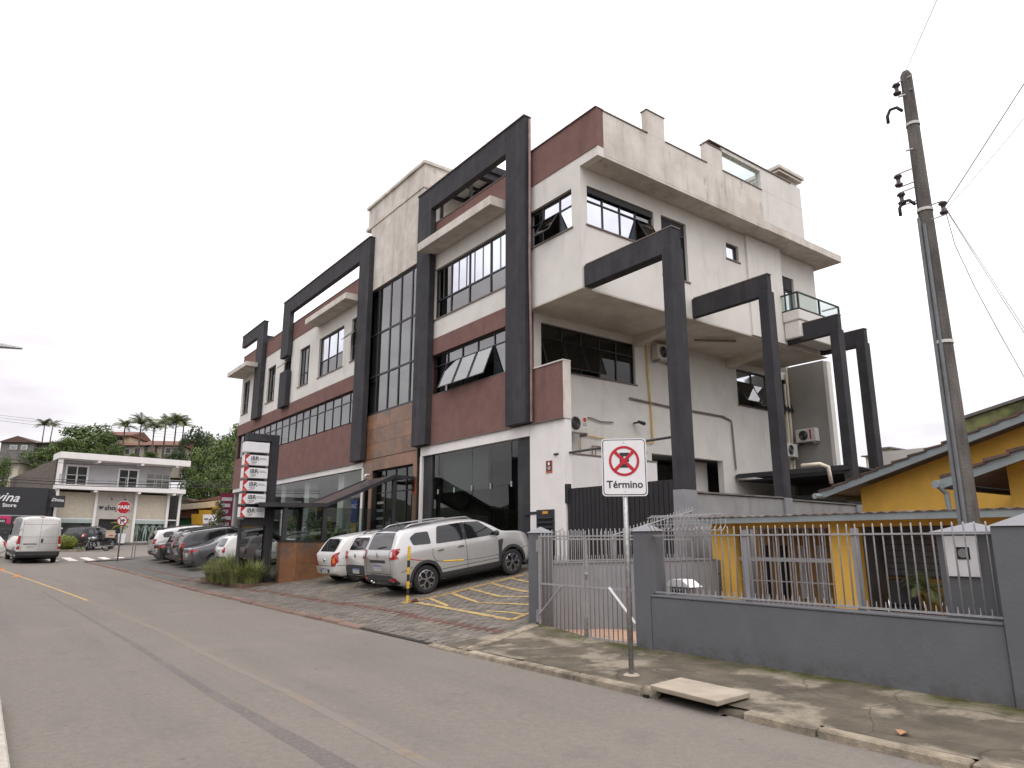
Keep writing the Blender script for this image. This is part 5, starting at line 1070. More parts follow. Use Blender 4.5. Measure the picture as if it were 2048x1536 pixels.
def car(name, label, loc, heading, pitch, sp, col, wheels, group=None, far=False, roll=0):
    """heading: angle of the nose, 0 = +X"""
    t = thing(name, label, 'car', loc, heading, group); t.rotation_euler = (roll, -pitch, heading)
    slots = [col, GAP]; me = make_body(sp, slots).mesh('body', slots, True)
    cut = MB(); R = sp['R']; ra = R*sp.get('arch', 1.13)
    for xa in sp['axles']:
        for s in (1, -1):
            c_ = MB(); c_.prism([(xa+ra*cos(2*pi*q/28), R*1.02+ra*sin(2*pi*q/28)) for q in range(28)], lambda u, v, w: (u, w, v), s*.52*sp['hw']/.85, s*1.3, 1); cut.add(c_)
    me = bool_cut(me, cut, slots); me.polygons.foreach_set('use_smooth', [True]*len(me.polygons))
    body = obj_from(me, 'body', t, local=True)
    body.modifiers.new('n', 'WEIGHTED_NORMAL') if 0 else None
    mb0 = make_body(sp, slots); bvh = BVHTree.FromPolygons([Vector(v) for v in mb0.v], mb0.f)
    for nm, polys, m, kw in sp['decals']:
        for ax, poly in polys:
            decal(bvh, ax, poly, bpy.data.materials[m] if isinstance(m, str) else m, nm, t, **kw)
    for nm, lines, w, m, e in sp['lines']:
        for ax, pts in lines: strip(bvh, ax, pts, w, m, nm, t, eps=e)
    for xa in sp['axles']:
        for s in (1, -1): make_wheel(t, xa, s*(sp['hw']-.035), R, .2, wheels, s)
        if sp.get('clad'):
            for ax in 'LR':
                pts = [(xa+(ra+.028)*cos(a), R*1.02+(ra+.028)*sin(a)) for a in lin(-.35, pi+.35, 22)]; strip(bvh, ax, pts, .075, PLA, 'arch_cladding', t, eps=.012)
    b = MB(); hw = sp['hw']; b.box(sp['axles'][0]-.2, sp['axles'][1]+.2, -hw*.8, hw*.8, sp['ground']-.04, sp['ground']+.06); b.build('underbody', GAP, t, local=True)
    for (x, y, z) in sp.get('mirrors', ()):
        for s in (1, -1):
            mb = MB(); mb.lathe([(0, -.09), (.05, -.085), (.075, -.04), (.078, .02), (.06, .07), (0, .09)], 10, lambda r, a, h: (x+r*.7*cos(a), s*(y+h*.95), z+r*sin(a))); mb.build('mirror', col if sp.get('mirror_paint') else PLA, t, smooth=True, local=True)
    for (x, z) in sp.get('handles', ()):
        for ax, s in (('L', 1), ('R', -1)):
            p = onto(bvh, ax, x, z, .0); mb = MB(); mb.box(x-.1, x+.1, p.y-.005*s, p.y+.03*s, z-.018, z+.018); mb.build('handle', CHR if sp.get('chrome') else col, t, local=True, bevel=.012)
    for (y, z, blue) in sp.get('plate', ()):
        p = onto(bvh, 'B', y, z, .01); mb = MB(); mb.box(p.x-.012, p.x, y-.2, y+.2, z-.065, z+.065); pl_ = mb.build('number_plate', PLATE, t, local=True)
        if blue: mb = MB(); mb.box(p.x-.014, p.x-.012, y-.2, y+.2, z+.035, z+.065); mb.build('plate_band', PLATEB, pl_, local=True)
        mb = MB()   # the characters cannot be read in the photograph: dark strokes only
        for k in range(7):
            yy = y+.15-.05*k-(.012 if k > 2 else 0); mb.box(p.x-.0145, p.x-.013, yy-.009, yy+.009, z-.045, z+.022)
        mb.build('plate_marks', bpy.data.materials['plate_ink'] if 'plate_ink' in bpy.data.materials else mat('plate_ink', (.10, .10, .11), .6, 0), pl_, local=True, kind='stuff')
    if sp.get('wiper'):
        (a, b2) = sp['wiper']; pa, pb = onto(bvh, 'B', *a, .02), onto(bvh, 'B', *b2, .025); mb = MB(); mb.tube([pa, (pa+pb)/2+Vector((-.01, 0, 0)), pb], .01, 5); mb.build('wiper', M['black_plastic'], t, local=True)
    if sp.get('rails'):
        for s in (1, -1):
            mb = MB(); P_ = []
            for x in lin(*sp['rails'], 12): q = onto(bvh, 'T', x, s*sp['rail_y'], 0); lift = .055 if sp['rails'][0]+.05 < x < sp['rails'][1]-.05 else .0; P_.append((x, s*sp['rail_y'], q.z+lift))
            mb.tube(P_, .02, 7); mb.build('roof_rail', RIM if sp.get('rail_silver') else PLA, t, smooth=True, local=True)
    if sp.get('antenna'):
        x, z = sp['antenna']; mb = MB(); mb.tube([(x, 0, z), (x-.12, 0, z+.28)], [.008, .004], 5); mb.build('antenna', M['black_plastic'], t, local=True)
    if sp.get('emblem'):
        y, z = sp['emblem']; p = onto(bvh, 'B', y, z, .004); mb = MB(); mb.prism([(0, .075), (.05, 0), (0, -.075), (-.05, 0)], lambda u, v, w: (p.x-w, y+u, z+v), 0, .012); e_ = mb.build('emblem', CHR, t, local=True, fix=True)
    if sp.get('badge'):
        tx, y, z, sz = sp['badge']; p = onto(bvh, 'B', y, z, .006); text(tx, sz, (p.x, y, z), (pi/2, 0, -pi/2), CHR, t, 'badge', .002, local=True, sx=1.4)
    return t, bvh
def mir(polys): return [p for ax, poly in polys for p in ((('L', poly), ('R', poly)) if ax == 'S' else ((ax, poly),))]
def sym(poly): return [('B', poly), ('B', [(-a, b) for a, b in poly][::-1])]
# ---- compact SUV
suv = dict(R=.345, hw=.9, ground=.24, axles=(-1.32, 1.35), arch=1.16, clad=True, chrome=True,
    top=[(-2.17, 1.02), (-2.13, 1.12), (-2.02, 1.34), (-1.9, 1.55), (-1.77, 1.635), (-1.2, 1.675), (-.4, 1.69), (.2, 1.665), (.48, 1.60), (.85, 1.40), (1.12, 1.225), (1.27, 1.19), (1.7, 1.14), (2.0, 1.04), (2.12, .9), (2.17, .76)],
    bottom=[(-2.17, .40), (-1.9, .27), (0, .25), (1.8, .27), (2.17, .36)], belt=[(-2.17, 1.04), (-1.5, 1.14), (0, 1.11), (1.1, 1.08), (2.17, .75)],
    width=[(-2.17, .80), (-2.1, .86), (-1.9, .89), (-1, .90), (1.2, .90), (1.7, .88), (2.0, .8), (2.17, .62)],
    decals=[('side_glass', mir([('S', [(.98, 1.14), (.44, 1.545), (-.03, 1.585), (-.03, 1.14)]), ('S', [(-.14, 1.14), (-.14, 1.585), (-.84, 1.575), (-.96, 1.16)]), ('S', [(-1.1, 1.18), (-1.12, 1.49), (-1.48, 1.50), (-1.66, 1.40), (-1.60, 1.21)])]), CG, dict(eps=.006, r=.05)),
        ('door_pillar', mir([('S', [(-.03, 1.14), (-.03, 1.585), (-.14, 1.585), (-.14, 1.14)])]), CGf, dict(eps=.004, r=0)),
        ('rear_glass', [('B', [(-.64, 1.17), (-.56, 1.56), (.56, 1.56), (.64, 1.17)])], CG, dict(eps=.006, r=.06)),
        ('windscreen', [('F', [(-.66, 1.24), (-.55, 1.57), (.55, 1.57), (.66, 1.24)])], CG, dict(eps=.006, r=.06)),
        ('rear_bumper', [('B', [(-.84, .36), (-.82, .5), (-.66, .56), (.66, .56), (.82, .5), (.84, .36), (.5, .3), (-.5, .3)])], PLA, dict(eps=.008, r=.03)),
        ('skid_plate', [('B', [(-.5, .31), (-.42, .40), (.42, .40), (.5, .31)])], RIM, dict(eps=.014, r=.02)),
        ('sill_cladding', mir([('S', [(-.93, .26), (-.93, .44), (.93, .44), (.93, .26)])]), PLA, dict(eps=.012, r=.02)),
        ('wing_vent', mir([('S', [(.9, .42), (.93, .98), (1.1, 1.0), (1.05, .86), (1.0, .7), (.98, .42)])]), PLA, dict(eps=.014, r=.02)),
        ('tail_lamp', sym([(.67, .95), (.67, 1.18), (.88, 1.19), (.89, .95)]), TAIL, dict(eps=.014, r=.05, step=.04)),
        ('reverse_lamp', sym([(.70, 1.0), (.70, 1.12), (.79, 1.12), (.79, 1.0)]), TAILC, dict(eps=.018, r=.02, step=.04)),
        ('bumper_reflector', sym([(.58, .44), (.58, .49), (.82, .5), (.82, .44)]), TAIL, dict(eps=.014, r=.01)), ('name_panel', [('B', [(-.42, .86), (-.42, .93), (.42, .93), (.42, .86)])], PLA, dict(eps=.01, r=.01)),
        ('roof_panel', [('T', [(-1.85, -.58), (-1.85, .58), (-.9, .62), (-.9, -.62)])], PLA, dict(eps=.004, r=.05))],
    lines=[('panel_gap', mir([('S', [(-.085, .3), (-.085, 1.02), (-.085, 1.13)]), ('S', [(1.02, .45), (1.03, 1.02)]), ('S', [(-.93, .46), (-1.0, .72), (-1.1, .9), (-1.07, 1.07)]), ('S', [(-2.0, .62), (-1.68, .7)])]), .012, GAP, .002), ('tailgate_gap', [('B', [(-.68, .60), (-.66, .86), (-.6, 1.14)]), ('B', [(.68, .60), (.66, .86), (.6, 1.14)]), ('B', [(-.68, .60), (.68, .60)])], .012, GAP, .002), ('crease', mir([('S', [(-.86, .52), (.9, .52)])]), .014, PLA, .0015)],  # no fold in the door: crease shade is drawn as a dark strip
    mirrors=[(.86, .97, 1.18)], handles=[(-.86, 1.0), (-.26, 1.0)], plate=[(0, .74, 1)], wiper=((.05, 1.2), (-.35, 1.24)), rails=(-1.65, .35), rail_y=.56, rail_silver=True, antenna=(-1.5, 1.67), emblem=(0, 1.04), badge=('DUSTER', 0, .895, .05))
SILV = paint('silver_paint', (.53, .525, .515), .45, .33); WHT = paint('white_paint_car', (.66, .65, .63), 0, .35); BLK = paint('black_paint', (.012, .012, .013), .2, .25); GRYP = paint('graphite_paint', (.12, .122, .128), .6, .33); DGR = paint('dark_grey_paint', (.035, .035, .038), .5, .3)
def lotcar(name, label, x_rear_axle, y, sp, col, wh, **k):
    xr, xf2 = sp['axles']; wbs = xf2-xr; z0 = lot(x_rear_axle, y); x2 = x_rear_axle+wbs*.99; z1 = lot(x2, y); pt = atan2(z1-z0, wbs)
    return car(name, label, (x_rear_axle-xr*cos(pt), y, z0-xr*sin(pt)), 0, pt, sp, col, wh, **k)
DUSTER, bv = lotcar('parked_car', 'silver compact SUV with black cladding and roof rails parked beside the hatched bay', 9.03, 16.38, suv, SILV, 'duster', group='cars parked in front of the office building')
mb = MB(); mb.tube([(-2.15, .18, .38), (-2.27, .18, .38)], .02, 6); mb.lathe([(0, -.03), (.03, -.02), (.035, 0), (.03, .02), (0, .03)], 10, lambda r, a, h: (-2.28+r*cos(a), .18+r*sin(a), .42+h)); mb.build('tow_ball', CHR, DUSTER, smooth=True, local=True)
mb = MB(); mb.box(-1.62, -1.2, -.88, -.82, .5, .52); 
# ---- small old hatchback
hatch = dict(R=.285, hw=.82, ground=.2, axles=(-1.2, 1.24), arch=1.14, mirror_paint=False,
    top=[(-1.89, .78), (-1.86, .9), (-1.74, 1.02), (-1.52, 1.28), (-1.36, 1.39), (-.9, 1.42), (-.2, 1.43), (.2, 1.38), (.6, 1.13), (.85, .96), (1.0, .93), (1.5, .83), (1.8, .7), (1.89, .58)],
    bottom=[(-1.89, .34), (-1.6, .22), (0, .2), (1.6, .22), (1.89, .3)], belt=[(-1.89, .8), (-1.5, .9), (0, .88), (.9, .86), (1.89, .55)],
    width=[(-1.89, .68), (-1.82, .76), (-1.6, .8), (-1, .82), (1, .82), (1.6, .77), (1.89, .55)],
    decals=[('side_glass', mir([('S', [(.78, .92), (.3, 1.3), (-.12, 1.33), (-.12, .92)]), ('S', [(-.22, .92), (-.22, 1.33), (-.95, 1.28), (-1.2, 1.1), (-1.15, .95)])]), CG, dict(eps=.006, r=.05)),
        ('rear_glass', [('B', [(-.58, .98), (-.5, 1.32), (.5, 1.32), (.58, .98)])], CG, dict(eps=.006, r=.06)), ('windscreen', [('F', [(-.6, .98), (-.5, 1.33), (.5, 1.33), (.6, .98)])], CG, dict(eps=.006, r=.06)),
        ('tail_lamp', sym([(.5, .58), (.6, .86), (.78, .98), (.79, .72), (.72, .56)]), TAIL, dict(eps=.012, r=.05, step=.04)), ('indicator', sym([(.62, .64), (.66, .8), (.72, .84), (.74, .66)]), AMB, dict(eps=.016, r=.02, step=.04)),
        ('bumper_grille', [('B', [(-.34, .36), (-.34, .47), (.34, .47), (.34, .36)])], PLA, dict(eps=.004, r=.03))],
    lines=[('bumper_gap', [('B', [(-.78, .57), (.78, .57)]), ('L', [(-1.86, .57), (-1.5, .56)]), ('R', [(-1.86, .57), (-1.5, .56)])], .014, GAP, .002), ('tailgate_gap', [('B', [(-.5, .58), (-.55, .9)]), ('B', [(.5, .58), (.55, .9)])], .012, GAP, .002), ('panel_gap', mir([('S', [(-.17, .26), (-.17, .9)]), ('S', [(.85, .3), (.82, .9)])]), .012, GAP, .002), ('fuel_flap', [('R', [(-1.33+.09*cos(a), .78+.09*sin(a)) for a in lin(0, 2*pi, 12)])], .008, GAP, .002)],
    mirrors=[(.62, .88, .95)], handles=[(-.05, .8)], plate=[(0, .43, 1)], wiper=((.0, 1.0), (.28, 1.22)), antenna=(-1.2, 1.42), emblem=(0, .74))
lotcar('parked_car', 'old white hatchback with long red tail lamps parked beside the rust tiled wall', 9.42, 21.2, hatch, WHT, 'steel', group='cars parked in front of the office building')
# ---- small tall hatchback with dark bumper
mini = dict(R=.30, hw=.79, ground=.23, axles=(-1.18, 1.24), arch=1.15, clad=True,
    top=[(-1.84, .92), (-1.80, 1.0), (-1.68, 1.2), (-1.54, 1.40), (-1.4, 1.46), (-.8, 1.49), (-.1, 1.49), (.25, 1.43), (.65, 1.18), (.92, 1.02), (1.1, .99), (1.5, .92), (1.75, .82), (1.84, .66)],
    bottom=[(-1.84, .38), (-1.6, .25), (0, .23), (1.6, .25), (1.84, .34)], belt=[(-1.84, .95), (-1.4, 1.0), (0, .95), (.9, .93), (1.84, .62)],
    width=[(-1.84, .70), (-1.78, .75), (-1.5, .78), (-1, .79), (1, .79), (1.6, .75), (1.84, .55)],
    decals=[('side_glass', mir([('S', [(.85, .99), (.32, 1.37), (-.08, 1.39), (-.08, .99)]), ('S', [(-.18, .99), (-.18, 1.39), (-1.0, 1.34), (-1.2, 1.1)])]), CG, dict(eps=.006, r=.05)),
        ('rear_glass', [('B', [(-.54, 1.06), (-.47, 1.38), (.47, 1.38), (.54, 1.06)])], CG, dict(eps=.006, r=.06)), ('windscreen', [('F', [(-.58, 1.05), (-.48, 1.4), (.48, 1.4), (.58, 1.05)])], CG, dict(eps=.006, r=.06)),
        ('tail_lamp', sym([(.5, .84), (.54, 1.02), (.72, 1.04), (.74, .82)]), TAIL, dict(eps=.012, r=.04, step=.04)), ('rear_bumper', [('B', [(-.74, .36), (-.74, .62), (-.5, .66), (.5, .66), (.74, .62), (.74, .36), (.4, .29), (-.4, .29)])], PLA, dict(eps=.012, r=.03))],
    lines=[('tailgate_gap', [('B', [(-.58, .68), (-.52, 1.06)]), ('B', [(.58, .68), (.52, 1.06)])], .012, GAP, .002), ('panel_gap', mir([('S', [(-.13, .3), (-.13, .96)])]), .012, GAP, .002)],
    mirrors=[(.7, .85, 1.02)], handles=[(-.05, .88), (-.85, .9)], plate=[(0, .5, 1)], wiper=((.0, 1.08), (-.28, 1.12)), antenna=(-1.3, 1.47), emblem=(0, .92), rails=(-1.3, .1), rail_y=.5)
lotcar('parked_car', 'small white tall hatchback with black rear bumper between the hatchback and the silver car', 9.35, 18.82, mini, WHT, 'steel', group='cars parked in front of the office building')
# ---- saloon
sedan = dict(R=.335, hw=.91, ground=.17, axles=(-1.42, 1.43), arch=1.1, mirror_paint=True,
    top=[(-2.36, .80), (-2.33, .98), (-2.25, 1.03), (-1.75, 1.07), (-1.4, 1.17), (-.8, 1.38), (-.3, 1.44), (.2, 1.43), (.6, 1.30), (1.0, 1.07), (1.2, 1.0), (1.9, .88), (2.25, .72), (2.36, .55)],
    bottom=[(-2.36, .34), (-2.1, .2), (0, .17), (2.1, .2), (2.36, .28)], belt=[(-2.36, .84), (-1.9, .96), (0, .93), (1.1, .9), (2.36, .55)],
    width=[(-2.36, .76), (-2.28, .84), (-2.0, .89), (-1, .91), (1.3, .9), (2.0, .84), (2.36, .62)],
    decals=[('side_glass', mir([('S', [(.98, .97), (.5, 1.27), (.0, 1.34), (.0, .97)]), ('S', [(-.1, .97), (-.1, 1.34), (-.6, 1.3), (-1.1, 1.1), (-1.15, 1.0)])]), CG, dict(eps=.006, r=.05)), ('rear_glass', [('T', [(-1.55, -.56), (-.85, -.5), (-.85, .5), (-1.55, .56)])], CG, dict(eps=.006, r=.05)), ('windscreen', [('T', [(.5, -.52), (.5, .52), (1.05, .62), (1.05, -.62)])], CG, dict(eps=.006, r=.05)),
        ('tail_lamp', sym([(.4, .8), (.42, .9), (.8, .96), (.84, .84), (.6, .8)])+mir([('S', [(-2.34, .84), (-2.3, .95), (-2.05, .93), (-2.1, .86)])]), TAIL, dict(eps=.01, r=.02, step=.04)), ('rear_bumper', [('B', [(-.84, .34), (-.84, .5), (.84, .5), (.84, .34), (.4, .25), (-.4, .25)])], PLA, dict(eps=.006, r=.03))],
    lines=[('boot_gap', [('B', [(-.6, .62), (-.62, .98)]), ('B', [(.6, .62), (.62, .98)])], .012, GAP, .002), ('window_trim', mir([('S', [(-1.2, 1.0), (-1.12, 1.12), (-.6, 1.325), (0, 1.365), (.5, 1.295)])]), .02, CHR, .008), ('panel_gap', mir([('S', [(-.05, .25), (-.05, .95)]), ('S', [(-1.05, .6), (-1.15, .95)])]), .012, GAP, .002)],
    mirrors=[(.8, .97, 1.0)], handles=[(-.9, .85), (.1, .84)], plate=[(0, .72, 0)])
G2 = 'cars parked beyond the sign totem'
lotcar('parked_car', 'graphite grey saloon with slim red tail lamps parked beyond the grass bed', 8.55, 34.2, sedan, GRYP, 'ten', group=G2)
lotcar('parked_car', 'glossy black saloon with chrome window trim, low boot and red lamps', 8.55, 41.0, sedan, BLK, 'five', group=G2)
suv2 = dict(suv); suv2.update(badge=None, rail_silver=False, emblem=None, decals=[d for d in suv['decals'] if d[0] not in ('name_panel', 'wing_vent', 'roof_panel')], clad=False)
lotcar('parked_car', 'dark SUV with black roof rails parked next to the black saloon', 8.6, 38.7, suv2, DGR, 'five', group=G2)
lotcar('parked_car', 'dark SUV parked next to the graphite saloon', 8.5, 36.5, suv2, BLK, 'five', group=G2)
lotcar('parked_car', 'silver white SUV at the far end of the parked row', 8.6, 43.6, suv2, SILV, 'five', group=G2)
lotcar('parked_car', 'white hatchback half hidden behind the grass bed and totem', 9.0, 31.7, mini, WHT, 'steel', group=G2)
car('moving_car', 'white hatchback cut by the left edge beyond the van', (-.5, 53.2, zr(53)), pi, 0, hatch, WHT, 'five')
car('parked_car', 'dull black SUV parked at an angle by the shop entrance', (7.0, 63.5, zr(63.5)), radians(50), .02, suv2, paint('dull_black_paint', (.012, .012, .012), 0, .6), 'five')
bpy.data.materials['dull_black_paint'].node_tree.nodes['Principled BSDF'].inputs['Coat Weight'].default_value = .1
# ---- delivery van
van = dict(R=.34, hw=1.02, ground=.25, axles=(-1.9, 2.0), arch=1.12, tum=.1,
    top=[(-2.98, 2.34), (-2.96, 2.44), (-2.85, 2.50), (-1, 2.53), (1.0, 2.52), (1.5, 2.42), (1.75, 2.15), (2.15, 1.55), (2.35, 1.3), (2.6, 1.18), (2.9, .98), (2.99, .8)],
    bottom=[(-2.98, .42), (-2.7, .32), (0, .3), (2.7, .3), (2.99, .36)], belt=[(-2.98, 1.3), (0, 1.3), (2, 1.2), (2.99, .7)],
    width=[(-2.98, .97), (-2.9, 1.0), (-2, 1.02), (2, 1.02), (2.6, .97), (2.99, .75)],
    decals=[('tail_lamp', sym([(.86, 1.02), (.86, 1.48), (.99, 1.48), (.99, 1.02)]), TAIL, dict(eps=.02, r=.03, step=.05)), ('reverse_lamp', sym([(.87, .92), (.87, 1.05), (.98, 1.05), (.98, .92)]), TAILC, dict(eps=.022, r=.02, step=.05)), ('tail_lamp_base', sym([(.86, .78), (.86, .9), (.98, .9), (.98, .78)]), TAIL, dict(eps=.02, r=.02)),
        ('rear_bumper', [('B', [(-1.0, .36), (-1.0, .66), (1.0, .66), (1.0, .36)])], PLA, dict(eps=.03, r=.03)), ('door_handle', [('B', [(-.16, 1.12), (-.16, 1.33), (-.06, 1.33), (-.06, 1.12)])], PLA, dict(eps=.02, r=.03)), ('plate_recess', [('B', [(.1, 1.02), (.1, 1.07), (.72, 1.07), (.72, 1.02)])], PLA, dict(eps=.012, r=.02)), ('brake_lamp', [('B', [(-.1, 2.44), (-.1, 2.48), (.1, 2.48), (.1, 2.44)])], TAIL, dict(eps=.012, r=0)),
        ('side_panel', [('L', [(-2.6, 1.45), (-2.6, 2.2), (-1.3, 2.2), (-1.3, 1.45)]), ('L', [(-1.2, 1.45), (-1.2, 2.2), (.4, 2.2), (.4, 1.45)])], mat('grey_panel', (.25, .25, .26), .35), dict(eps=.008, r=.06)), ('side_glass', mir([('S', [(.9, 1.45), (.9, 2.1), (1.4, 2.1), (1.95, 1.45)])]), CG, dict(eps=.008, r=.06)), ('rub_strip', mir([('S', [(-2.8, .52), (-2.8, .7), (-2.4, .7), (-2.4, .52)]), ('S', [(-1.4, .5), (-1.4, .66), (1.5, .66), (1.5, .5)])]), PLA, dict(eps=.015, r=.02))],
    lines=[('door_gap', [('B', [(0, .68), (0, 2.42)]), ('B', [(-.8, .68), (-.8, 2.42)]), ('B', [(.8, .68), (.8, 2.42)]), ('B', [(-.8, 2.08), (.8, 2.08)]), ('B', [(-.85, 1.42), (.85, 1.42)]), ('B', [(-.85, 1.08), (0, 1.08)])], .018, mat('van_seam', (.3, .3, .31), .6), .002)],
    mirrors=[(1.7, 1.18, 1.5)], plate=[(.38, .95, 0)])
V, _ = car('delivery_van', 'white high roofed delivery van seen from behind driving up the road', (2.5, 49.2, zr(48)), radians(93.2), .025, van, WHT, 'steel')
V['category'] = 'van'
for s in (1, -1):
    for z in (.95, 1.85): mb = MB(); mb.box(-3.03, -2.95, s*.9, s*.98, z, z+.08); mb.build('hinge', WHT, V, local=True)
# ================================================================ TOTEM, CANOPY, PLANTS BY THE ENTRANCE
tt = thing('totem_sign', 'black totem with a blank white panel above five red and white arrow panels', 'sign totem', (7.4, 24.3, lot(7.4, 24.3)))
mb = MB(); mb.box(7.72, 7.98, 24.2, 24.5, .15, 5.2); mb.build('post', M['black_frame'], tt, bevel=.008); mb = MB(); mb.box(6.88, 7.72, 24.2, 24.5, 4.95, 5.2); mb.build('top_beam', M['black_frame'], tt, bevel=.008)
mb = MB(); mb.box(6.86, 7.72, 24.22, 24.48, 2.1, 2.3); mb.build('bottom_beam', M['black_frame'], tt); mb = MB(); mb.box(6.88, 6.95, 24.25, 24.45, .2, 2.1); mb.build('thin_post', M['black_frame'], tt)
mb = MB(); mb.box(6.95, 7.72, 24.34, 24.36, .3, 2.1); mb.build('glass_panel', glass('smoky_glass', .25, 2.2), tt)
mb = MB(); mb.box(7.02, 7.6, 24.3, 24.42, 2.3, 4.95); mb.build('core', M['alu'], tt)
mb = MB(); mb.tube([(7.9, 24.16, .75), (7.9, 24.1, .75), (7.9, 24.1, 1.35), (7.9, 24.16, 1.35)], .014, 6); mb.build('pull_handle', CHR, tt)
PN = [(4.54, 4.88), (4.10, 4.44), (3.67, 4.01), (3.24, 3.57), (2.81, 3.14), (2.37, 2.70)]
for k, (z0, z1) in enumerate(PN):
    x0, x1 = (6.80, 7.61) if k == 0 else (6.815, 7.61); y0 = 24.08
    mb = MB(); mb.box(x0, x1, y0, 24.42, z0, z1); pn = mb.build('sign_panel', M['sign_white'], tt, bevel=.006)
    if k == 0: continue
    w, h = x1-x0, z1-z0; F_ = lambda u, v, q: (x0+u*w, y0-.002-q, z0+v*h)
    for (poly) in ([(0, 1), (.03, .5), (.22, 1)], [(0, 0), (.22, 0), (.03, .5)], [(0, 0), (.03, .5), (0, 1)]):
        mb = MB(); mb.face([F_(u, v, .001) for u, v in poly]); mb.build('red_arrow', M['red'], pn)
    text('iBR', .2, F_(.42, .64, .002), (pi/2, 0, 0), M['sign_black'], pn, 'lettering', .0008, bold=.004)
    for (u0, u1, v) in ((.6, .88, .72), (.6, .95, .60), (.25, .52, .33), (.32, .5, .25), (.25, .46, .14)):
        mb = MB(); mb.box(x0+u0*w, x0+u1*w, y0-.004, y0-.002, z0+(v-.022)*h, z0+(v+.022)*h); mb.build('print_line', M['film'], pn)
    mb = MB(); mb.box(x0+.02*w, x0+.12*w, y0-.006, y0-.004, z0+.1*h, z0+.2*h); mb.build('print_line', AMB, pn)
en = thing('entrance_canopy', 'black steel canopy with sloping dark roof on a rust tiled wall', 'canopy', (10, 24, .6))
mb = MB(); mb.box(8.08, 11.6, 23.56, 23.85, .1, 1.58); rwl = mb.build('rust_wall', M['joint'], en)
for (a, b) in ((8.05, 8.6), (8.6, 9.5), (9.5, 10.4), (10.4, 11.6)):
    for (c, d) in ((.2, .86), (.864, 1.44), (1.444, 1.58)):
        mb = MB(); mb.box(a+.003, b-.003, 23.52, 23.56, c, d); mb.build('tile', M['rust'], rwl)
mb = MB(); mb.box(8.045, 8.08, 23.56, 23.85, .2, 1.58); mb.build('tile', M['rust'], rwl); mb = MB(); mb.box(8.02, 11.65, 23.48, 23.9, 1.58, 1.63); mb.build('wall_coping', M['alu'], en)
for (x, z0, z1) in ((8.06, 1.63, 2.74), (9.44, 1.63, 2.74), (12.08, .8, 3.9)):
    mb = MB(); mb.box(x, x+.14, 23.5, 23.64, z0, z1); mb.build('post', M['black_frame'], en)
for (x, z1) in ((8.06, 2.74), (9.44, 2.74), (12.08, 3.9)): mb = MB(); mb.box(x, x+.14, 25.9, 26.04, .3, z1); mb.build('post', M['black_frame'], en)
for yb in (23.46, 25.88):
    mb = MB()
    mb.hexa([(7.25, yb, 2.7), (9.5, yb, 2.74), (9.5, yb+.16, 2.74), (7.25, yb+.16, 2.7), (7.25, yb, 2.84), (9.56, yb, 2.88), (9.56, yb+.16, 2.88), (7.25, yb+.16, 2.84)])
    mb.hexa([(9.5, yb, 2.74), (12.14, yb, 3.87), (12.14, yb+.16, 3.87), (9.5, yb+.16, 2.74), (9.56, yb, 2.88), (12.08, yb, 4.0), (12.08, yb+.16, 4.0), (9.56, yb+.16, 2.88)])
    mb.box(12.1, 12.94, yb, yb+.16, 3.87, 4.0); mb.build('roof_beam', M['black_frame'], en, fix=True)
dg_ = mat('dark_roof_panel', (.05, .042, .042), .22, .15, 3, spec=.5)
mb = MB(); mb.box(7.25, 9.52, 23.62, 25.88, 2.80, 2.84); mb.build('roof_panel', dg_, en)
for (a, b) in ((0, .333), (.333, .666), (.666, 1)):
    P0, P1 = Vector((9.56+2.52*a, 0, 2.855+1.12*a)), Vector((9.56+2.52*b-.01, 0, 2.855+1.12*b-.004)); mb = MB(); mb.hexa([(P0.x, 23.62, P0.z-.04), (P1.x, 23.62, P1.z-.04), (P1.x, 25.88, P1.z-.04), (P0.x, 25.88, P0.z-.04), (P0.x, 23.62, P0.z), (P1.x, 23.62, P1.z), (P1.x, 25.88, P1.z), (P0.x, 25.88, P0.z)]); mb.build('roof_panel', dg_, en)
mb = MB(); mb.box(12.1, 12.94, 23.62, 25.88, 3.93, 3.97); mb.build('roof_panel', dg_, en)
for (a, b) in ((8.2, 9.44), (9.58, 10.8), (10.8, 12.08)): mb = MB(); mb.box(a, b, 23.56, 23.568, 1.63, 2.74); mb.build('pane', M['glass_shop'], en)
mb = MB(); mb.box(8.1, 8.108, 23.9, 25.9, .3, 2.74); mb.build('pane', M['glass_shop'], en)

# ---------------------------------------------------------------- foliage
def leaves(mb, c, r, n, s, flat=0, m=0, hollow=.35):
    """leaf-sized faces through an ellipsoid of radii r round c, denser towards its skin"""
    for _ in range(n):
        while True:
            p = Vector((random.uniform(-1, 1), random.uniform(-1, 1), random.uniform(-1, 1)))
            if hollow < p.length < 1: break
        q = Vector((c[0]+p.x*r[0], c[1]+p.y*r[1], c[2]+p.z*r[2])); d = (p+Vector((random.uniform(-.8, .8), random.uniform(-.8, .8), random.uniform(-.5, 1)))).normalized()
        a = d.cross(Vector((random.random()-.5, random.random()-.5, random.random()-.5))).normalized(); b = d.cross(a); k = s*random.uniform(.6, 1.3)
        i = len(mb.v); mb.v += [tuple(q+a*k), tuple(q+b*k*.5+d*k*.1), tuple(q-a*k), tuple(q-b*k*.5+d*k*.1)]; mb.f.append((i, i+1, i+2, i+3)); mb.m.append(m)
def crown(seed, blobs, n, s):
    random.seed(seed); mb = MB()
    tot = sum(b[3]**2 for b in blobs)
    for (x, y, z, r) in blobs: leaves(mb, (x, y, z), (r, r, r*.8), int(n*r*r/tot), s)
    return mb
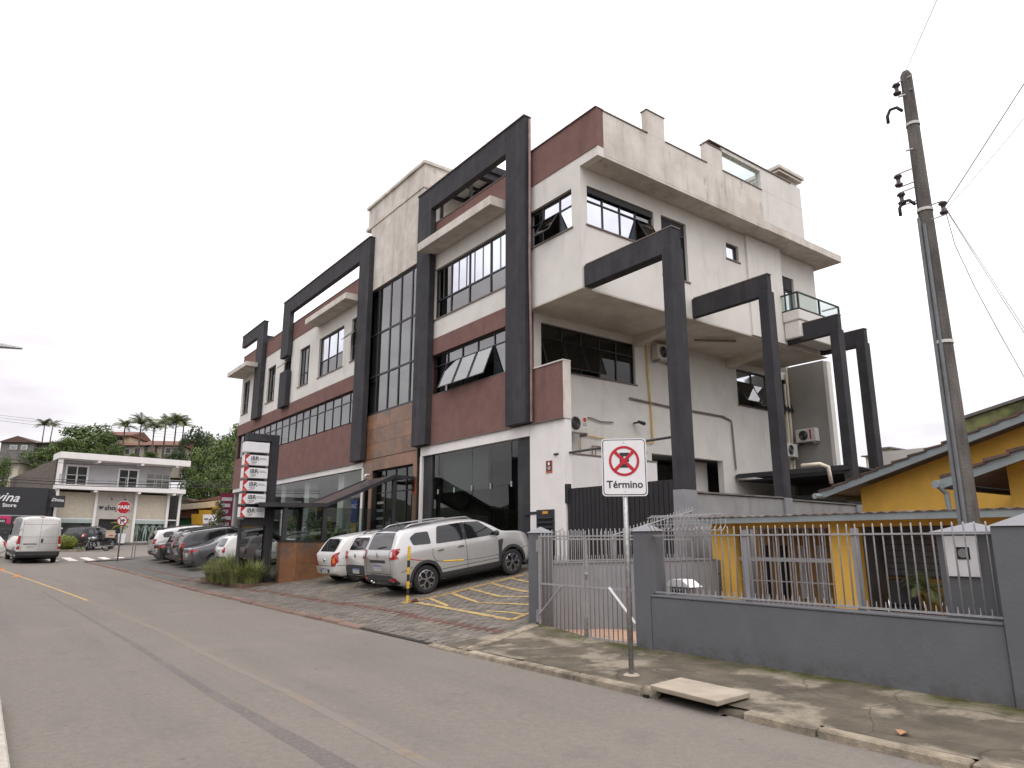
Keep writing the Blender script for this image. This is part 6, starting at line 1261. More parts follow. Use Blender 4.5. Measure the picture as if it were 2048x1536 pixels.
def rnd_blobs(seed, n, w, h, rmin, rmax, z0=0):
    random.seed(seed); out_ = []
    for k in range(n):
        a = random.uniform(0, 2*pi); q = sqrt(random.random()); z = random.random(); wz = w*(1-.55*abs(z-.4)); out_.append((cos(a)*q*wz*.75, sin(a)*q*wz*.75, z0+h*z, random.uniform(rmin, rmax)))
    return out_
CM = [crown(11+k, rnd_blobs(20+k, 26, 1.0, 1.25, .22, .42, .45), 3400, .058).mesh('crown', M['leaf']) for k in range(3)]
CD = [crown(31+k, rnd_blobs(40+k, 22, .8, 1.4, .2, .38, .35), 3000, .055).mesh('crown', M['leaf_dark']) for k in range(2)]
CY = [crown(51, rnd_blobs(61, 22, .95, 1.1, .22, .4, .4), 2600, .06).mesh('crown', leafmat('leaf_light', (.11, .15, .035), (.06, .095, .028)))]
def tree(me, loc, w, h, label, group='trees on the hillside', rz=0):
    t = thing('leafy_tree', label, 'tree', loc, rz, group)
    o = obj_from(me, 'crown', t, local=True, scale=(w, w, h/1.9))
    mb = MB(); mb.tube([(0, 0, -.5), (.03*w, 0, h*.2), (-.04*w, .05*w, h*.5), (.05*w, 0, h*.75)], [.035*h, .03*h, .02*h, .008*h], 7)
    for a in (0, 2.1, 4.2): mb.tube([(0, 0, h*.33), (cos(a)*w*.3, sin(a)*w*.3, h*.55), (cos(a)*w*.55, sin(a)*w*.55, h*.7)], [.015*h, .01*h, .004*h], 5)
    mb.build('trunk', M['bark'], t, local=True); return t
_fh = Vector((sin(radians(36.8)), cos(radians(36.8)), 0)); _rt = Vector((cos(radians(36.8)), -sin(radians(36.8)), 0)); _p = radians(12.7)
def at(px, py, dep):
    """world point seen at photo pixel px,py (2048 wide) at the given depth"""
    fwd = _fh*cos(_p)+Vector((0, 0, sin(_p))); upv = Vector((0, 0, cos(_p)))-_fh*sin(_p)
    return Vector((0, 0, 1.6))+(fwd+_rt*((px-1024)/1393)-upv*((py-768)/1393))*dep
def frond(mb, L_, droop, ang, el, base, wd=.09, nl=9):
    """feather leaf: midrib with paired leaflets"""
    pts = []; p = Vector(base); e = el
    for k in range(nl+1):
        pts.append(p.copy()); p = p+Vector((cos(ang)*cos(e), sin(ang)*cos(e), sin(e)))*L_/nl; e -= droop/nl*(.5+1.2*k/nl)
    side = Vector((-sin(ang), cos(ang), 0))
    for k in range(1, nl+1):
        t = k/nl; ll = L_*.38*sin(pi*min(1, .2+t*.72)); d = (pts[k]-pts[k-1]).normalized()
        for s in (1, -1):
            for off in (0, .5):
                b0 = pts[k-1].lerp(pts[k], off); tip = b0+side*s*ll*.85+d*ll*.55-Vector((0, 0, ll*.35)); i = len(mb.v); mb.v += [tuple(b0), tuple(b0+d*wd*L_*.5), tuple(tip)]; mb.f.append((i, i+1, i+2)); mb.m.append(0)
    mb.tube(pts, [.012*L_]*len(pts), 3)
def palm_mesh(seed, n, L_, droop):
    random.seed(seed); mb = MB()
    for k in range(n): frond(mb, L_*random.uniform(.75, 1.1), droop*random.uniform(.7, 1.3), 2*pi*k/n*2.0+random.uniform(-.2, .2), random.uniform(.15, 1.45), (0, 0, 0), .07, 12)
    return mb.mesh('frond_crown', M['palm_leaf'])
PM = [palm_mesh(3, 17, 1, 1.45), palm_mesh(4, 16, 1, 1.3), palm_mesh(5, 18, 1, 1.55)]
def palm(base, h, L_, label, k=0, lean=0, group='palms on the hill'):
    t = thing('palm_tree', label, 'palm tree', base, 0, group); top = (lean*h, 0, h)
    mb = MB(); mb.tube([(0, 0, -1), (lean*h*.3, 0, h*.4), top], [.02*h+.05, .015*h+.04, .01*h+.04], 8); mb.build('trunk', M['bark'], t, local=True)
    obj_from(PM[k % 3], 'frond_crown', t, top, (0, 0, k*1.3), True, (L_, L_, L_)); return t
def grass_mesh(seed, n, h, spread):
    random.seed(seed); mb = MB()
    for _ in range(n):
        a = random.uniform(0, 2*pi); r = spread*.35*sqrt(random.random()); b = Vector((r*cos(a), r*sin(a), 0)); a2 = a+random.uniform(-.9, .9); hh = h*random.uniform(.6, 1.1); out_ = random.uniform(.15, 1)*spread
        P = [b+Vector((cos(a2)*out_*t*t, sin(a2)*out_*t*t, hh*(t*1.35-.55*t*t*(.6+out_/spread)))) for t in (0, .3, .6, .85, 1)]; sd_ = Vector((-sin(a2), cos(a2), 0))
        i = len(mb.v); ws = (.008, .009, .007, .004, .001)
        for p, w in zip(P, ws): mb.v += [tuple(p+sd_*w), tuple(p-sd_*w)]
        for k in range(4): mb.f.append((i+2*k, i+2*k+1, i+2*k+3, i+2*k+2)); mb.m.append(0)
    return mb.mesh('blades', M['leaf_grass'])
GM = [grass_mesh(5, 520, .95, .8), grass_mesh(6, 480, .88, .85)]
gb = thing('planter_bed', 'low brown edged bed holding the grass clumps beside the totem', 'planter', (7.5, 26, .2))
mb = MB(); mb.box(6.85, 7.85, 23.55, 28.6, .05, lot(7.0, 25)+.12); mb.build('edging', mat('brown_edging', (.16, .10, .065), .85, .15), gb); mb = MB(); mb.box(6.9, 7.8, 23.6, 28.54, .1, lot(7.0, 25)+.135); mb.build('soil', M['soil'], gb)
for k, (x, y, s) in enumerate(((7.3, 23.8, .95), (7.08, 24.4, 1.05), (7.0, 25.1, 1.1), (7.0, 25.9, 1.1), (7.02, 26.7, 1.05), (7.05, 27.4, .95), (7.45, 24.9, 1.2), (7.5, 25.8, 1.2), (7.5, 26.8, 1.15))):
    tag(obj_from(GM[k % 2], 'ornamental_grass', None, (x, y, .2), (0, 0, k*1.7), scale=(s, s, s)), 'green ornamental grass clump in the bed beside the totem', 'plant', 'ornamental grasses by the totem')
mb = MB(); random.seed(8)
for _ in range(7):
    p = Vector((random.uniform(6.9, 7.6), random.uniform(24, 28), random.uniform(.9, 1.4)))
    for k in range(5): a = 2*pi*k/5; mb.face([p, p+Vector((cos(a)*.03, sin(a)*.03, .01)), p+Vector((cos(a+.6)*.035, sin(a+.6)*.035, .02)), p+Vector((cos(a+1.2)*.03, sin(a+1.2)*.03, .01))])
o = mb.build('grass_flowers', M['sign_white'], gb, kind='stuff')
# shrubs and plants between canopy and shop window
def shrub(loc, blobs, n, s, m, name, label, seed, group=None, cat='shrub'):
    t = thing(name, label, cat, loc, 0, group); crown(seed, blobs, n, s).build('foliage', m, t, local=True); mb = MB()
    for a in (0, 2, 4): mb.tube([(0, 0, 0), (cos(a)*.1, sin(a)*.1, blobs[-1][2]*.8)], [.025, .01], 5)
    mb.build('stem', M['bark'], t, local=True); return t
shrub((11.6, 30.2, .85), [(0, 0, .5, .5), (0, 0, 1.0, .45), (.05, 0, 1.5, .35), (0, 0, 1.85, .22)], 1500, .05, M['leaf_dark'], 'conifer_shrub', 'dark upright conifer shrub before the shop window left of the canopy post', 71)
shrub((11.3, 27.6, .85), [(0, 0, .5, .55), (.2, .1, 1.0, .5), (-.1, 0, 1.5, .35)], 1500, .05, M['leaf'], 'broadleaf_shrub', 'bushy green shrub under the sloping canopy roof', 72)
shrub((11.0, 25.0, .8), [(0, 0, .35, .45), (.3, .2, .5, .4), (-.2, .3, .4, .4)], 900, .05, M['leaf_yellow'], 'low_shrub', 'low yellow green shrub behind the rust tiled wall', 73)
shrub((11.9, 33.5, .95), [(0, 0, .5, .5), (0, .3, .9, .5), (0, 0, 1.5, .45)], 1300, .05, M['leaf'], 'broadleaf_shrub', 'green shrub before the shop window behind the totem post', 74)
shrub((11.9, 46.6, 1.4), [(0, 0, .6, .6), (0, 0, 1.3, .6), (0, 0, 2.0, .5), (0, 0, 2.5, .3)], 1700, .06, M['leaf_dark'], 'tall_hedge_shrub', 'tall dark shrub at the far end of the office front', 75)
for (x, y, k) in ((10.9, 26.4, 0), (11.6, 28.6, 1)):
    t = thing('palm_plant', ('leafy palm plant under the sloping canopy, nearer the street', 'leafy palm plant close to the shop window behind the canopy')[k], 'plant', (x, y, .8), 0, 'palm plants by the shop window'); obj_from(PM[k], 'fronds', t, (0, 0, .35), (0, 0, k), True, (1.15, 1.15, 1.4)); mb = MB(); mb.tube([(0, 0, 0), (0, 0, .45)], .06, 6); mb.build('stem', M['bark'], t, local=True)
t = thing('potted_plant', 'leafy green potted plant in the yellow house porch', 'plant', (13.75, 5.95, -.02)); obj_from(palm_mesh(12, 16, 1, 1.9), 'fronds', t, (0, 0, .75), (0, 0, 0), True, (.55, .55, .6)); mb = MB(); mb.lathe([(0, 0), (.16, 0), (.2, .35), (.17, .35), (0, .3)], 14); mb.build('pot', M['red_tile'], t, local=True, smooth=True); mb = MB(); mb.tube([(0, 0, .3), (0, 0, .75)], .03, 6); mb.build('stem', M['bark'], t, local=True)
# posters inside the shop window and the burgundy banner at the end
for (y, z, w, h, m, lb, tx) in ((29.6, 2.6, .7, 1.6, PLATEB, 'blue and yellow poster standing in the shop window', 'PAZ'), (28.75, 2.75, .55, .6, AMB, 'yellow poster by the entrance jamb in the shop window', '')):
    mb = MB(); mb.box(13.3, 13.32, y-w/2, y+w/2, z-h/2, z+h/2); t = tag(mb.build('window_poster', m if tx else bpy.data.materials['bollard_yellow']), lb, 'poster')
    if tx: text(tx, .3, (13.295, y, z+.5), (pi/2, 0, -pi/2), M['sign_white'], t); mb = MB(); mb.box(13.29, 13.3, y-w*.4, y+w*.4, z-.7, z-.2); mb.build('print_block', bpy.data.materials['bollard_yellow'], t)
bn = thing('banner', 'burgundy banner with rows of white lettering at the end of the office front', 'banner', (12.6, 47.8, 1.2)); bur = mat('burgundy_banner', (.17, .012, .04), .6, .05, 4)
mb = MB(); mb.box(12.2, 13.0, 47.75, 47.8, 1.25, 4.65); mb.build('panel', bur, bn)
for k in range(8): mb = MB(); z = 4.25-k*.4; mb.box(12.27, 12.93-.1*(k % 3), 47.735, 47.75, z-.11, z+.11); mb.build('lettering_row', mat('banner_grey', (.5, .46, .5), .6, .2, 40) if k == 0 else bpy.data.materials['banner_grey'], bn)
# ================================================================ FAR END OF THE STREET
ZB = 1.45
sh = thing('shop_building', 'two storey white shop with balcony and display windows across the side street', 'building', (5.05, 73.3, ZB), .113)
def lb(name, boxes, m, par=None, bevel=0):
    mb = MB()
    for b in boxes: mb.box(*b)
    return mb.build(name, m, par or sh, local=True, bevel=bevel)
grey_sh = mat('shop_upper_grey', (.40, .395, .41), .85, .06, 2); beige = mat('shop_beige_stone', (.47, .435, .40), .8, .08, 1.5)
lb('lower_wall', [(0, 10.4, 1.2, 12, -.5, 4.65)], M['interior']); lb('upper_wall', [(0, 9.35, .6, 12, 4.9, 7.28)], grey_sh)
lb('roof_fascia', [(-.35, 10.6, -1.0, 2.0, 7.25, 7.8)], M['white_clean']); lb('balcony_slab', [(-.3, 10.4, -1.0, .6, 4.6, 5.0)], M['white_clean'])
lb('roof', [(.1, 10.2, -.5, 11.5, 7.3, 7.5)], M['concrete'])
for x in (2.6, 6.2, 9.3): lb('fascia_beam', [(x, x+.25, -.95, .6, 7.05, 7.25)], M['white_clean']); lb('slab_beam', [(x, x+.25, -.95, .5, 4.4, 4.6)], M['white_clean'])
for x in (-.25, 2.95, 6.25, 9.1, 10.15): lb('column', [(x, x+.22, -.1 if x > -.2 else -.8, .3, -.3, 4.6 if x > 0 else 7.3)], M['white_clean'])
for (x0, x1, z1) in ((.6, 2.15, 6.7), (4.85, 6.35, 6.65)):
    d = lb('balcony_door', [(x0-.14, x0, .5, .62, 5, z1+.14), (x1, x1+.14, .5, .62, 5, z1+.14), (x0, x1, .5, .62, z1, z1+.14), ((x0+x1)/2-.04, (x0+x1)/2+.04, .52, .6, 5, z1)], M['sign_white']); lb('pane', [(x0, x1, .57, .59, 5.0, z1)], M['glass_dark'], d)
d = lb('balcony_window', [(7.2, 9.3, .55, .62, 6.45, 6.55), (7.2, 7.26, .55, .62, 5, 6.45), (9.24, 9.3, .55, .62, 5, 6.45), (7.9, 7.96, .55, .62, 5, 6.45), (8.6, 8.66, .55, .62, 5, 6.45)], M['metal']); lb('pane', [(7.26, 9.24, .57, .59, 5.0, 6.45)], M['glass_win'], d)
r = lb('balcony_rail', [(-.2, 10.3, -.98, -.93, 5.8, 5.86), (-.2, 10.3, -.97, -.94, 5.4, 5.43), (-.2, 10.3, -.97, -.94, 5.1, 5.13)], M['metal'])
for x in lin(-.2, 10.25, 8): lb('rail_post', [(x, x+.05, -.985, -.925, 5, 5.85)], M['metal'], r)
# ground floor bays
for (x0, x1) in ((.0, 2.95), (6.47, 9.1)):
    lb('upper_screen', [(x0, x1, .1, .13, 2.16, 4.4)], M['bamboo']); lb('transom', [(x0, x1, .1, .2, 2.05, 2.15)], M['sign_white']); lb('display_glass', [(x0, x1, .14, .15, .1, 1.72)], M['glass_clear']); lb('display_back', [(x0, x1, .75, .8, 0, 2.1)], M['dark_metal']); lb('display_bounce_floor', [(x0, x1, .2, .75, 0, .12)], M['sign_white']); lb('pelmet', [(x0, x1, .1, .13, 1.72, 2.05)], mat('pale_green_glass', (.36, .43, .41), .3, .05, 2) if x0 == 0 else bpy.data.materials['pale_green_glass'])  # display floor set white to bounce light onto the mannequins
lb('sign_wall', [(3.17, 6.25, .1, .35, 2.1, 4.55), (3.17, 3.5, .1, .35, -.3, 2.1), (5.45, 6.25, .1, .35, -.3, 2.1)], beige); lb('doorway', [(3.5, 5.45, .36, .38, -.2, 2.1)], M['alu'])
lb('corner_glass', [(9.32, 10.15, .1, .12, .0, 4.5)], M['glass_dark']); lb('transom', [(9.32, 10.15, .05, .1, 2.05, 2.15)], M['sign_white']); lb('green_panel', [(.0, .75, .2, .24, .1, 1.6)], mat('green_panel', (.02, .12, .09), .5, .1, 3))
lb('forecourt_step', [(-1, 11.5, -1.6, .4, -.4, .02)], M['concrete'])
dkt = mat('dark_letter', (.045, .045, .05), .5, 0)
text('shopping', .62, (4.95, .08, 3.1), (pi/2, 0, 0), dkt, sh, 'lettering', .02, bold=.012, local=True)
mb = MB(); hp = [(16*sin(t)**3/17, (13*cos(t)-5*cos(2*t)-2*cos(3*t)-cos(4*t))/17) for t in lin(0, 2*pi, 24)[:-1]]; mb.prism(hp, lambda u, v, w: (3.55+u*.2, .08-w, 3.12+v*.2), 0, .03); mb.build('heart', dkt, sh, local=True, fix=True)
for x in (4.2, 5.3): mb = MB(); mb.tube([(x-.1, .1, 4.3), (x, -.5, 3.9)], .015, 5); mb.lathe([(0, 0), (.09, .0), (.06, .14), (0, .16)], 10, lambda r_, a, h: (x+r_*cos(a), -.5+r_*sin(a), 3.8+h)); mb.build('spot_lamp', M['dark_metal'], sh, local=True)
mb = MB(); mb.hexa([(-.34, .6, -.5), (-.02, .6, -.5), (-.02, 24, -.5), (-.34, 24, -.5), (-.34, .6, 7.3), (-.02, .6, 7.3), (-.02, 24, 7.0), (-.34, 24, 7.0)]); mb.build('left_side_wall', mat('dark_slate_side', (.12, .095, .08), .95, .3, 3, .4, 12), sh, local=True, fix=True)
# mannequins: continuous bodies grown with a skin modifier
def skinfig(name, pts, edges, radii, m, parent=None, loc=(0, 0, 0), rz=0, local=True, lv=1):
    me = bpy.data.meshes.new(name); me.from_pydata(pts, edges, []); me.materials.append(m); o = obj_from(me, name, parent, loc, (0, 0, rz), local)
    s = o.modifiers.new('skin', 'SKIN'); s.use_smooth_shade = True
    for i, r_ in enumerate(radii): me.skin_vertices[0].data[i].radius = (r_, r_)
    me.skin_vertices[0].data[0].use_root = True
    u = o.modifiers.new('sub', 'SUBSURF'); u.levels = u.render_levels = lv; return o
MANP = [(0, 0, .92), (0, 0, 1.12), (0, 0, 1.38), (0, 0, 1.48), (0, -.02, 1.56), (0, -.02, 1.68), (.18, 0, 1.40), (.30, .02, 1.15), (.22, -.08, .98), (-.18, 0, 1.40), (-.26, .02, 1.13), (-.3, -.04, .88), (.09, 0, .86), (.1, -.01, .48), (.11, .02, .06), (.11, -.12, .03), (-.09, 0, .86), (-.1, -.02, .48), (-.14, .03, .06), (-.14, -.11, .03)]
MANE = [(0, 1), (1, 2), (2, 3), (3, 4), (4, 5), (2, 6), (6, 7), (7, 8), (2, 9), (9, 10), (10, 11), (0, 12), (12, 13), (13, 14), (14, 15), (0, 16), (16, 17), (17, 18), (18, 19)]
MANR = [.14, .11, .14, .055, .075, .085, .05, .038, .028, .05, .038, .028, .085, .055, .035, .03, .085, .055, .035, .03]
wm = mat('mannequin_white', (.78, .82, .79), .4, .03, 3)
for (x, d, lbx, cl) in ((6.8, 0, 'white shop mannequin in a pale green jacket, nearest the entrance', (.42, .5, .4)), (7.55, 1, 'white shop mannequin with hand on hip in the middle of the display', None), (8.2, 0, 'shop mannequin wearing a long beige skirt', (.45, .38, .3)), (8.8, 0, 'shop mannequin in a dark pinafore dress', (.05, .02, .025)), (9.75, 0, 'mannequin alone in the narrow corner window', None)):
    p = sh.matrix_basis @ Vector((x, .65, .12)) if 0 else Matrix.Translation(sh.location) @ Matrix.Rotation(.113, 4, 'Z') @ Vector((x, .42 if x < 9 else .3, .12))
    t = thing('mannequin', lbx, 'mannequin', p, .113, 'shop window mannequins'); pts = list(MANP)
    if d: pts[7] = (.36, .03, 1.22); pts[8] = (.16, -.06, 1.02)
    skinfig('body', pts, MANE, MANR, wm, t)
    if cl:
        mb = MB(); pr = [(.17, .85), (.15, 1.1), (.19, 1.38), (.1, 1.46)] if x < 7 else ([(.34, .2), (.28, .6), (.15, 1.08)] if x < 8.5 else [(.27, .55), (.18, .95), (.15, 1.12), (.12, 1.36)]); mb.lathe(pr, 14, lambda r_, a, h: (r_*cos(a), r_*.8*sin(a), h)); mb.build('garment', mat('garment', cl, .8, .1, 10), t, smooth=True, local=True)
for (x, k, lbx) in ((5.55, 0, 'white square planter left of the display window with low green plant'), (6.35, 1, 'white planter with small yellow green palm beside the display window')):
    p = Matrix.Translation(sh.location) @ Matrix.Rotation(.113, 4, 'Z') @ Vector((x-1.35, -1.9, -.05)); t = thing('planter_pot', lbx, 'planter', p); mb = MB(); mb.hexa([(-.24, -.24, 0), (.24, -.24, 0), (.24, .24, 0), (-.24, .24, 0), (-.3, -.3, .85), (.3, -.3, .85), (.3, .3, .85), (-.3, .3, .85)]); mb.build('pot', M['sign_white'], t, local=True)
    if k: 
        o = obj_from(palm_mesh(9, 12, 1, 2.0), 'fronds', t, (0, 0, 1.5), (0, 0, 0), True, (1.05, 1.05, 1.1)); o.data.materials[0] = M['leaf_yellow']; mb = MB(); mb.tube([(0, 0, .8), (0, 0, 1.5)], .07, 6); mb.build('stem', M['bark'], t, local=True)
    else: crown(81, [(0, 0, 1.0, .3)], 250, .06).build('foliage', M['leaf'], t, local=True)
# black store with white script sign
dv = thing('black_store', 'black fronted store with white script sign at the left edge', 'building', (1, 72, ZB))
mb = MB(); mb.box(-9, 4.75, 72.4, 80, 1.0, 6.0); mb.build('wall', M['black_frame'], dv); mb = MB(); mb.box(-9, 4.3, 72.2, 72.4, 3.75, 6.02); mb.build('sign_board', mat('store_black', (.022, .022, .026), .6, .05, 3), dv)
mb = MB(); mb.box(-9, 4.3, 72.2, 72.4, 3.62, 3.72); mb.build('light_strip', M['metal'], dv); mb = MB(); mb.box(-9, 4.2, 72.3, 72.39, 1.2, 3.6); mb.build('shop_glass', M['glass_dark'], dv)
pink = mat('pink_band', (.5, .02, .12), .5, .05, 3); mb = MB(); mb.box(-2, 1.95, 72.1, 72.25, 3.4, 3.62); mb.box(1.65, 1.95, 72.1, 72.25, 3.0, 3.4); mb.build('pink_frame', pink, dv)
text('3440', .26, (1.3, 72.08, 3.2), (pi/2, 0, 0), M['sign_white'], dv, 'lettering', .01)
text('Divina', 1.02, (2.3, 72.19, 5.1), (pi/2, .06, 0), M['sign_white'], dv, 'lettering', .01, shear=.35, bold=.012, align='RIGHT'); text('Store', .44, (2.2, 72.19, 4.5), (pi/2, 0, 0), M['sign_white'], dv, 'lettering', .01, bold=.008, align='RIGHT')
bs = thing('blade_sign', 'small black projecting sign with white script beside the shop column', 'sign', (5.0, 71.8, 4.4), -.35); mb = MB(); mb.box(-.45, .55, -.12, .12, 0, 1.0); mb.build('panel', bpy.data.materials['store_black'], bs, local=True); text('Divina', .36, (.05, -.13, .62), (pi/2, .05, 0), M['sign_white'], bs, 'lettering', .004, shear=.35, local=True, bold=.006); mb = MB(); mb.tube([(-.45, 0, .8), (-.8, .3, .8)], .03, 5); mb.build('bracket', M['dark_metal'], bs, local=True)
# round shrub bed, motorcycle with rider
zb_ = zr(60)
bed = thing('roadside_bed', 'low planted bed with stone edge under the round shrub', 'planter', (5.2, 60.5, zb_)); mb = MB(); mb.box(3.6, 6.3, 59.8, 61.5, zb_-.2, zb_+.16); mb.build('edging', M['kerb'], bed); crown(84, [(4+.35*k, 60.4, zb_+.2, .3) for k in range(7)], 700, .06).build('ground_cover', M['leaf'], bed, kind='stuff')
t = thing('round_shrub', 'clipped round yellow green shrub between van and black SUV', 'shrub', (5.0, 60.3, zb_+.15)); mb = MB(); random.seed(85); leaves(mb, (0, 0, .55), (.85, .85, .48), 2600, .05, hollow=.75); leaves(mb, (0, 0, .5), (.7, .7, .4), 600, .07, hollow=.2); mb.build('foliage', M['leaf_yellow'], t, local=True); mb = MB(); mb.tube([(0, 0, 0), (0, 0, .4)], .05, 6); mb.build('stem', M['bark'], t, local=True)
mo = thing('motorcycle', 'dark motorcycle with a beige delivery box on its rack', 'motorcycle', (7.05, 60.6, zr(60.6)), pi)
def mw(x):
    mb = MB(); mb.lathe([(.25, -.04), (.31, -.045), (.32, 0), (.31, .045), (.25, .04), (.25, -.04)], 28, lambda r_, a, h: (x+r_*cos(a), h, .32+r_*sin(a))); w = mb.build('wheel', TYRE, mo, smooth=True, local=True); mb = MB()
    for k in range(8): a = 2*pi*k/8; mb.tube([(x, 0, .32), (x+.26*cos(a), 0, .32+.26*sin(a))], .008, 4)
    mb.build('spokes', RIM, w, local=True)
mw(.68); mw(-.66)
mb = MB(); mb.tube([(-.1, 0, .75), (.1, 0, .86), (.32, 0, .9), (.42, 0, .82)], [.1, .15, .15, .07], 8); mb.build('fuel_tank', mat('tank_silver', (.4, .4, .42), .3, .05, 5, metal=.6), mo, smooth=True, local=True); mb = MB(); mb.tube([(-.75, 0, .84), (-.4, 0, .82), (-.05, 0, .78)], [.07, .11, .1], 8); mb.build('seat', M['black_plastic'], mo, smooth=True, local=True)
mb = MB(); mb.box(-.18, .22, -.13, .13, .3, .66); mb.tube([(.0, .1, .36), (-.5, .14, .33), (-.95, .14, .4)], .045, 7); mb.build('engine', M['metal'], mo, local=True, bevel=.03); mb = MB(); mb.tube([(.66, .08, .32), (.5, .08, .8), (.42, .08, 1.0)], .025, 6); mb.tube([(.66, -.08, .32), (.5, -.08, .8), (.42, -.08, 1.0)], .025, 6); mb.build('fork', M['metal'], mo, local=True)
mb = MB(); mb.tube([(.3, .36, 1.06), (.4, .2, 1.04), (.42, 0, 1.02), (.4, -.2, 1.04), (.3, -.36, 1.06)], .016, 6); mb.build('handlebar', M['dark_metal'], mo, local=True); mb = MB(); mb.lathe([(0, .02), (.08, .0), (.09, -.06), (0, -.1)], 12, lambda r_, a, h: (.56+h, r_*cos(a), .9+r_*sin(a))); mb.build('headlight', HEAD, mo, smooth=True, local=True); mb = MB(); mb.tube([(.4, 0, .66), (.6, 0, .69), (.8, 0, .64)], .05, 6); mb.tube([(-.4, 0, .66), (-.7, 0, .7), (-.95, 0, .6)], .05, 6); mb.build('mudguard', M['black_plastic'], mo, local=True)
mb = MB(); mb.box(-1.08, -.5, -.29, .29, .95, 1.42); mb.box(-1.1, -.48, -.3, .3, 1.42, 1.48); bx_ = mb.build('delivery_box', mat('box_beige', (.48, .38, .29), .6, .05, 4), mo, local=True, bevel=.03); mb = MB(); mb.box(-.95, -.7, .29, .296, 1.1, 1.17); mb.build('red_label', M['red'], bx_, local=True); mb = MB(); mb.box(-1, -.45, -.2, .2, .88, .95); mb.build('rack', M['dark_metal'], mo, local=True)
# rider: seated, leaning on the handlebars, black clothes and helmet
RP = [(-.28, 0, .92), (-.22, 0, 1.15), (-.08, 0, 1.38), (-.02, 0, 1.46), (-.1, .19, 1.36), (.12, .27, 1.16), (.3, .3, 1.08), (.35, .3, 1.06), (-.1, -.19, 1.36), (.12, -.27, 1.16), (.3, -.3, 1.08), (.35, -.3, 1.06), (-.2, .13, .9), (.18, .2, .8), (-.02, .2, .4), (.1, .2, .34), (-.2, -.13, .9), (.18, -.2, .8), (-.02, -.2, .4), (.1, -.2, .34)]
RE = [(0, 1), (1, 2), (2, 3), (2, 4), (4, 5), (5, 6), (6, 7), (2, 8), (8, 9), (9, 10), (10, 11), (0, 12), (12, 13), (13, 14), (14, 15), (0, 16), (16, 17), (17, 18), (18, 19)]
RR = [.15, .15, .15, .07, .075, .055, .04, .045, .075, .055, .04, .045, .1, .085, .055, .045, .1, .085, .055, .045]
rd = thing('person', 'motorcyclist in black jacket and helmet seated on the motorcycle', 'person', (7.05, 60.6, zr(60.6)), pi); skinfig('body', RP, RE, RR, mat('black_clothes', (.014, .015, .02), .85, .2, 8), rd)
mb = MB(); mb.lathe([(0, -.15), (.09, -.13), (.135, -.02), (.13, .07), (.08, .13), (0, .15)], 14, lambda r_, a, h: (.02+r_*1.1*cos(a), r_*sin(a), 1.62+h)); hl = mb.build('helmet', mat('helmet_black', (.015, .015, .017), .2, 0, coat=.8), rd, smooth=True, local=True)
mb = MB(); mb.lathe([(.125, -.05), (.139, .0), (.132, .06)], 8, lambda r_, a, h: (.02+r_*1.13*cos(a*.35-.95), r_*sin(a*.35-.95)*1.03, 1.62+h)); mb.build('visor', CG, hl, smooth=True, local=True)
# ---- stop sign with no right turn plate
st = thing('stop_sign', 'red octagonal stop sign above a round no right turn sign', 'road sign', (6.38, 45.3, zr(45.3)+.1), atan2(-45.3, -6.38)+pi/2)
hb = 2.66
mb = MB(); mb.tube([(0, .03, 0), (0, .03, 3.25)], .04, 8); mb.build('post', M['metal'], st, local=True, smooth=True)
SF = lambda u, v, w: (u, -w, hb+.32+v)
oc = lambda r_: [(r_*cos(pi/8+k*pi/4), r_*sin(pi/8+k*pi/4)) for k in range(8)]
mb = MB(); mb.prism(oc(.385), SF, 0, .012); o = mb.build('octagon', M['sign_white'], st, local=True, fix=True); mb = MB(); mb.prism(oc(.36), SF, .0125, .016); mb.build('red_field', M['red'], o, local=True, fix=True); text('PARE', .27, (0, -.022, hb+.32), (pi/2, 0, 0), M['sign_white'], o, 'lettering', .003, bold=.011, local=True)
SF2 = lambda u, v, w: (u, -w, hb-.43+v)
mb = MB(); mb.prism([(.27*cos(a), .27*sin(a)) for a in lin(0, 2*pi, 28)[:-1]], SF2, 0, .012); o = mb.build('round_plate', M['sign_white'], st, local=True, fix=True); ring(0, 0, .27, .22, .0125, .018, M['red'], 'red_ring', o, SF2)
mb = MB(); mb.prism([(-.03, -.17), (-.09, -.17), (-.09, .07), (.04, .07), (.04, .12), (.16, .04), (.04, -.04), (.04, .01), (-.03, .01)], SF2, .0126, .016); mb.build('turn_arrow', M['sign_black'], o, local=True, fix=True); mb = MB(); mb.prism([(-.19, .155), (-.155, .19), (.19, -.155), (.155, -.19)], SF2, .0165, .02); mb.build('red_bar', M['red'], o, local=True, fix=True)
mb = MB(); mb.tube([(7.34, 47.1, zr(47)), (7.36, 47.1, zr(47)+1.5)], .025, 6); mb.tube([(7.5, 47.1, zr(47)), (7.48, 47.1, zr(47)+1.5)], .025, 6); mb.box(7.1, 7.7, 46.9, 47.3, zr(47), zr(47)+.12); tag(mb.build('sign_stand', M['metal']), 'thin metal stand with a dark foot right of the stop sign', 'stand')
